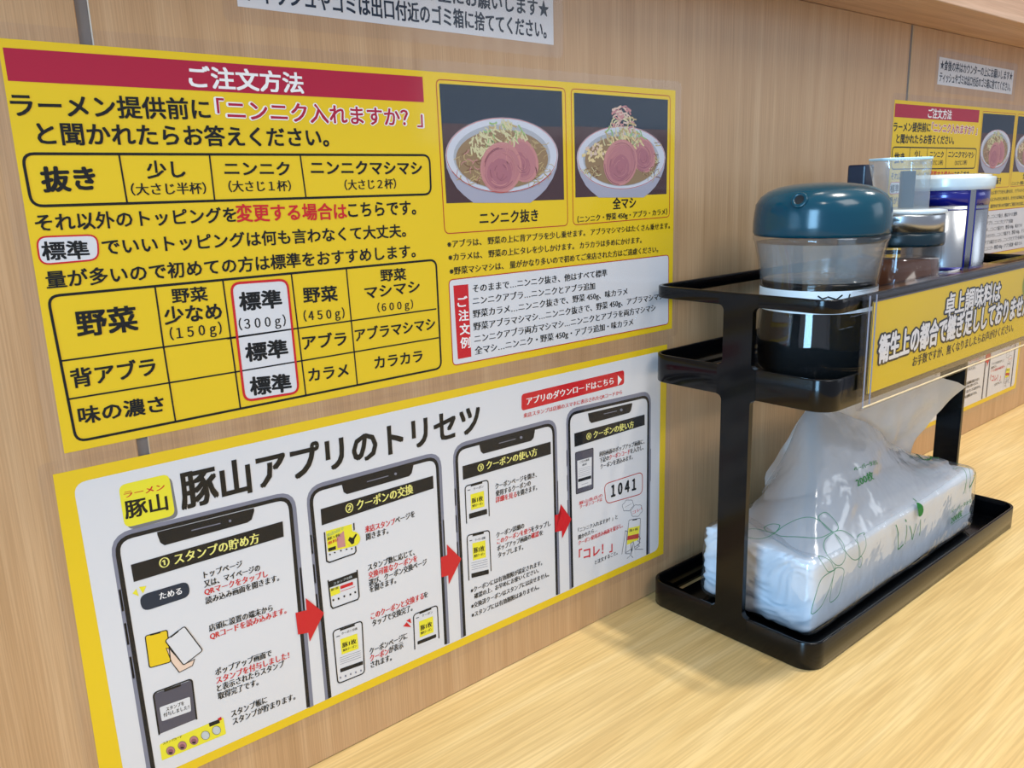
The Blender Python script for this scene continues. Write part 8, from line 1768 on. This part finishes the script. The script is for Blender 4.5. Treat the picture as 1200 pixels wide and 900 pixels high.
def soft_block(h, r, n, disp):
    """rounded box of half sizes h centred on origin, displaced by disp(p, normal)"""
    key, V, F = {}, [], []

    def vid(p):
        k = (round(p[0], 6), round(p[1], 6), round(p[2], 6))
        if k not in key:
            q_ = Vector(p)
            inn = Vector([max(-h[i] + r, min(h[i] - r, q_[i])) for i in range(3)])
            d = q_ - inn
            nn = d.normalized() if d.length > 1e-9 else Vector((0, 0, 1))
            q_ = inn + nn * r
            key[k] = len(V)
            V.append(tuple(q_ + nn * disp(q_, nn)))
        return key[k]
    for ax in range(3):
        u, v = (ax + 1) % 3, (ax + 2) % 3
        for sg in (-1, 1):
            for i in range(n[u]):
                for j in range(n[v]):
                    q_ = []
                    for a, b in ((i, j), (i + 1, j), (i + 1, j + 1), (i, j + 1)):
                        p = [0, 0, 0]
                        p[ax] = sg * h[ax]
                        p[u] = -h[u] + 2 * h[u] * a / n[u]
                        p[v] = -h[v] + 2 * h[v] * b / n[v]
                        q_.append(vid(p))
                    F.append(tuple(q_ if sg > 0 else reversed(q_)))
    return V, F


def paper_disp(p, nn):
    d = 0
    if abs(nn.x) > .5:   # crumpled fold ends
        s = Vector((p.y * 30, p.z * 95, 3 + p.x * 5))
        s += Vector((0, p.y * 40 + 2.2 * noise.noise(Vector((p.y * 30, p.z * 30, 1))), 0))
        d += (0.5 - abs(noise.noise(s))) * 0.0036 + (0.4 - abs(noise.noise(s * 2.1))) * 0.0028 + (0.3 - abs(noise.noise(s * 4.3 + Vector((5, 1, 2))))) * 0.0005
        d += noise.noise(Vector((p.y * 22, p.z * 22, 9))) * 0.0014
    else:
        d += noise.noise(p * 30) * 0.0008
    return d


hh = ((PX1 - PX0) / 2 - .0030, (PY1 - PY0) / 2 - .0030, (PZ1 - PZ0) / 2 - .0022)
mid = Vector((0, 0, (PZ1 - PZ0) / 2))
V, F = soft_block(hh, 0.006, (90, 60, 54), paper_disp)
obj('folded_towels', [tuple(Vector(v) + mid) for v in V], F, M_paper, pack, smooth=True)


def bag_disp(p, nn):
    s = Vector((p.x * 16, p.y * 22, p.z * 30))
    d = noise.noise(s) * 0.0010 + noise.noise(s * 2.2 + Vector((3, 1, 5))) * 0.0007
    if nn.y < -.5:       # diagonal drag folds on the long side
        t = (p.x * 60 + p.z * 70)
        d += 0.0003 * math.sin(t + 3 * noise.noise(p * 40)) * max(0, noise.noise(p * 18) + .4)
    if nn.z > .4:        # the top bulges
        d += 0.006 * max(0, 1 - (p.y / .052) ** 2) * max(0, 1 - (p.x / .15) ** 2)
    if abs(nn.x) > .5:
        d += 0.0005 + noise.noise(Vector((p.y * 50, p.z * 60, 2))) * 0.0007
    return max(d, -0.0002)


V, F = soft_block(((PX1 - PX0) / 2 + .0004, (PY1 - PY0) / 2 + .0002, (PZ1 - PZ0) / 2 + .0002), 0.010, (96, 48, 36), bag_disp)
bagV = [tuple(Vector(v) + mid) for v in V]
bag = obj('plastic_bag', bagV, F, M_bag, pack, smooth=True)


def loft(name, B, T_, m, rows=14, bulge=(0, 0, 0), wob=0.0, sub=4, org=PO, par=pack, seed=0.0):
    def cat(P, t):
        n = len(P) - 1
        i = min(n - 1, int(t * n))
        f = t * n - i
        p0, p1_, p2_, p3 = [Vector(P[max(0, min(n, k))]) for k in (i - 1, i, i + 1, i + 2)]
        return 0.5 * ((2 * p1_) + (p2_ - p0) * f + (2 * p0 - 5 * p1_ + 4 * p2_ - p3) * f * f + (3 * p1_ - p0 - 3 * p2_ + p3) * f ** 3)
    cols = (len(B) - 1) * sub * 2
    V, F = [], []
    for r in range(rows + 1):
        v = r / rows
        for c_ in range(cols + 1):
            u = c_ / cols
            a, b = cat(B, u), cat(T_, u)
            p = a.lerp(b, v)
            k = math.sin(math.pi * v)
            p += Vector(bulge) * k
            e = min(1, v * 5)
            p += Vector((0.3, -1, 0.3)) * wob * e * (noise.noise(Vector((u * 5 + seed, v * 2.2, 1))) + .5 * noise.noise(Vector((u * 13, v * 5, seed))))
            V.append(tuple(p - org))
    for r in range(rows):
        for c_ in range(cols):
            i = r * (cols + 1) + c_
            F.append((i, i + 1, i + cols + 2, i + cols + 1))
    return obj(name, V, F, m, par, smooth=True)


FB = [(0.4893, -0.0481, 0.0635), (0.4766, -0.081, 0.0635), (0.466, -0.1174, 0.0630), (0.4896, -0.1265, 0.0632), (0.5607, -0.1265, 0.0640), (0.6359, -0.1265, 0.0640), (0.7054, -0.1225, 0.0645)]
FT = [(0.5224, -0.045, 0.077), (0.5404, -0.055, 0.1132), (0.5521, -0.065, 0.1438), (0.5969, -0.08, 0.1297), (0.6365, -0.085, 0.1082), (0.6800, -0.085, 0.0830), (0.7200, -0.09, 0.0690)]
RB = [(0.5226, -0.045, 0.0690), (0.5482, -0.06, 0.0690), (0.6048, -0.07, 0.0690), (0.6547, -0.075, 0.0690), (0.680, -0.08, 0.0690), (0.701, -0.08, 0.0690)]
RT = [(0.5571, -0.06, 0.1419), (0.5649, -0.075, 0.1591), (0.592, -0.085, 0.1663), (0.6291, -0.095, 0.165), (0.6707, -0.105, 0.1558), (0.7201, -0.115, 0.1389)]
flap = loft('raised_film', FB, FT, M_flap, 16, (0.0, -0.002, 0.004), 0.0035, seed=2.0)
fold = loft('pulled_up_sheet', RB, RT, M_towel, 16, (-0.006, 0.004, 0.0), 0.0055, seed=7.0)

PACK_LINES = [('vine', 0.45, 1, 0, [(-46.5, 24.2),(-39.8, 28.5),(-37.3, 22.7),(-42.0, 17.5),(-47.3, 20.4)]),('vine', 0.45, 0, 0, [(-39.4, 22.1),(-32.4, 23.8),(-26.0, 22.6),(-18.7, 17.4),(-15.3, 14.3),(-10.3, 10.6),(-1.4, 5.9),(6.8, 5.5),(17.9, 9.9),(28.4, 11.8),(38.8, 7.0),(43.4, -0.8),(42.9, -5.4)]),('vine', 0.45, 0, 0, [(-40.4, 17.4),(-31.3, 13.2),(-24.5, 13.8),(-17.1, 17.5),(-9.4, 21.6),(0.7, 21.9),(9.6, 17.1),(17.0, 9.8)]),('vine', 0.45, 1, 0, [(-21.5, 24.0),(-16.8, 26.3),(-12.5, 22.7),(-17.0, 17.8),(-21.2, 19.7)]),('vine', 0.45, 1, 0, [(9.0, 21.4),(16.5, 24.5),(22.9, 16.4),(22.4, 12.1),(16.2, 10.0),(9.6, 17.1)]),('vine', 0.45, 0, 0, [(17.6, 9.0),(9.8, 4.5),(6.6, -2.0),(9.8, -8.8),(15.5, -12.4),(22.4, -11.1),(26.5, -4.8),(24.6, 3.6),(18.5, 9.0)]),('vine', 0.45, 0, 0, [(19.1, 8.1),(24.9, -1.4),(33.6, -6.0),(42.5, -4.1),(50.0, 3.8),(50.1, 11.4),(48.1, 13.2),(41.1, 9.4),(41.3, 2.6),(42.8, -4.1)]),('vine', 0.4, 1, 0, [(44.5, -2.5),(47.3, -3.5),(45.4, -8.4),(42.5, -8.7),(42.3, -5.7)]),('vine', 0.45, 0, 0, [(14.7, -15.6),(7.6, -17.6),(2.2, -13.2),(0.9, -8.2),(9.4, -10.4),(14.7, -15.6)]),('vine', 0.45, 0, 0, [(14.7, -15.6),(3.4, -21.3),(-1.3, -27.4),(-5.6, -42.8),(2.3, -38.6),(9.8, -28.1),(14.2, -18.8),(15.5, -12.4)]),('vine', 0.45, 1, 0, [(16.7, -14.1),(25.0, -13.7),(25.1, -19.4),(21.8, -28.8),(14.8, -33.9),(11.8, -33.0),(14.2, -18.8)]),('face', 1.1, 0, 0, [(-24.0, 26.7),(-19.9, 18.8),(-18.8, 10.8),(-19.1, 5.1),(-14.7, 5.0),(-8.9, 5.7)]),('face', 1.0, 0, 0, [(-5.2, 20.8),(-4.1, 13.9),(-6.2, 4.9)]),('face', 1.2, 0, 0, [(-8.1, 26.5),(-6.3, 23.9)]),('face', 1.0, 0, 0, [(0.4, 18.4),(4.9, 11.2),(7.2, 4.6),(9.5, 9.8),(12.5, 16.7)]),('face', 1.0, 0, 0, [(19.6, 18.3),(20.5, 11.7),(20.0, 4.1)]),('face', 0, 1, 1, [(16.1, 32.4),(19.5, 32.0),(23.5, 28.2),(23.3, 23.4),(20.4, 21.2),(15.3, 22.5),(14.7, 28.5)]),('face', 0.7, 0, 0, [(11.9, 37.5),(16.7, 32.2),(18.9, 29.3)]),('corner', 0.4, 0, 0, [(81.6, -5.4),(100.4, -5.3),(122.9, -4.7)]),('top', 0.45, 0, 0, [(34.3, -15.6),(26.5, -16.1),(20.5, -19.6),(20.4, -26.1),(11.9, -31.5),(11.2, -34.1),(21.9, -33.5),(30.2, -29.4),(31.8, -23.9)]),('top', 0.45, 0, 0, [(1.0, -17.1),(13.4, -19.7),(11.9, -25.1),(4.6, -29.7),(-0.4, -32.5)]),('corner', 0.4, 0, 0, [(105.7, 27.1),(108.8, 16.4)]),('corner', 0.4, 0, 0, [(115.1, 25.4),(116.8, 15.7)]),('top', 0, 1, 1, [(19.5, 30.1),(15.5, 20.5),(18.5, 11.7),(10.9, 3.3),(-6.0, 1.4),(-14.3, 5.4),(-0.3, 14.0)]),('top', 0, 1, 1, [(19.2, 4.5),(24.5, 1.0),(19.9, -2.7),(9.8, -0.9),(10.2, 2.1)])]
PACK_TEXT = [('film', 'ペーパータオル', (-7.9, -0.8),(29.0, 3.5), 3.9),('film', '200枚', (-12.4, -12.7),(14.9, -7.7), 6.4),('face', 'ペーパータオル', (80.0, 4.9),(123.5, 3.8), 4.2),('face', '200枚', (81.4, -4.7),(104.8, -3.8), 6.8)]
PACK_FRAMES = {'vine': ((0.475, -0.115, 0.066),(-0.45, -0.6, 0.66)), 'face': ((0.6, -0.1285, 0.03),(0, -1, 0)), 'corner': ((0.6, -0.1285, 0.03),(0, -1, 0)), 'film': ((0.56, -0.1, 0.095),(-0.2, -0.72, 0.66)), 'top': ((0.7, -0.1, 0.066),(0.05, -0.25, 0.97))}


def frame(n):
    n = Vector(n).normalized()
    u = Vector((0, 0, 1)).cross(n).normalized()
    return u, n.cross(u), n


trees = [BVHTree.FromPolygons([v.co[:] for v in o.data.vertices], [tuple(q.vertices) for q in o.data.polygons]) for o in (bag, flap)]


def snap(fr, x, y, lift=0.0005):
    """carry a print point straight onto the plastic along its frame's normal"""
    O, N = PACK_FRAMES[fr]
    u, v, n = frame(N)
    p = Vector(O) - PO + u * (x / 1000) + v * (y / 1000)
    best = None
    for t_ in trees:
        hit = t_.ray_cast(p + n * 0.05, -n, 0.12)
        if hit[0] is not None and (best is None or hit[3] < best[1]):
            best = (hit[0], hit[3])
    return tuple((best[0] if best else p) + n * lift)


def curve_pts(P, closed, k=4):
    out_, n = [], len(P)
    if n < 3:
        return [(P[0][0] + (P[1][0] - P[0][0]) * i / 6, P[0][1] + (P[1][1] - P[0][1]) * i / 6) for i in range(7)]
    for i in range(n if closed else n - 1):
        g = lambda j: P[j % n] if closed else P[max(0, min(n - 1, j))]
        a, b, c_, d = g(i - 1), g(i), g(i + 1), g(i + 2)
        for s_ in range(k):
            f = s_ / k
            out_.append(tuple(0.5 * (2 * b[q] + (c_[q] - a[q]) * f + (2 * a[q] - 5 * b[q] + 4 * c_[q] - d[q]) * f * f + (3 * b[q] - a[q] - 3 * c_[q] + d[q]) * f ** 3) for q in (0, 1)))
    if not closed:
        out_.append(P[-1])
    return out_


sets = {}
for fr, wd, cl, fill, P in PACK_LINES:
    P = curve_pts(P, cl)
    nm = {'vine': 'vine_print', 'face': 'brand_print', 'corner': 'fine_line_print', 'film': 'film_print', 'top': 'emblem_print'}[fr]
    if fill:
        V, F = P, [tuple(range(len(P)))]
    else:
        V, F = stroke(P, wd, cl)
    d = sets.setdefault(nm, ([], []))
    k = len(d[0])
    d[0].extend(snap(fr, x, y) for x, y in V)
    d[1].extend(tuple(i + k for i in f) for f in F)
for fr, t, a, b, h in PACK_TEXT:
    (V, n0), F = text_at(t, a[0], a[1], b[0], b[1], h, 1.3)
    d = sets.setdefault('film_print' if fr == 'film' else 'count_print', ([], []))
    k = len(d[0])
    d[0].extend(snap(fr, x, y, 0.0005 + 0.00001 * (i // n0)) for i, (x, y) in enumerate(V))
    d[1].extend(tuple(i + k for i in f) for f in F)
for nm, (V, F) in sets.items():
    obj(nm, V, F, INK['vine_green'] if nm == 'vine_print' else INK['leaf_green'], bag)
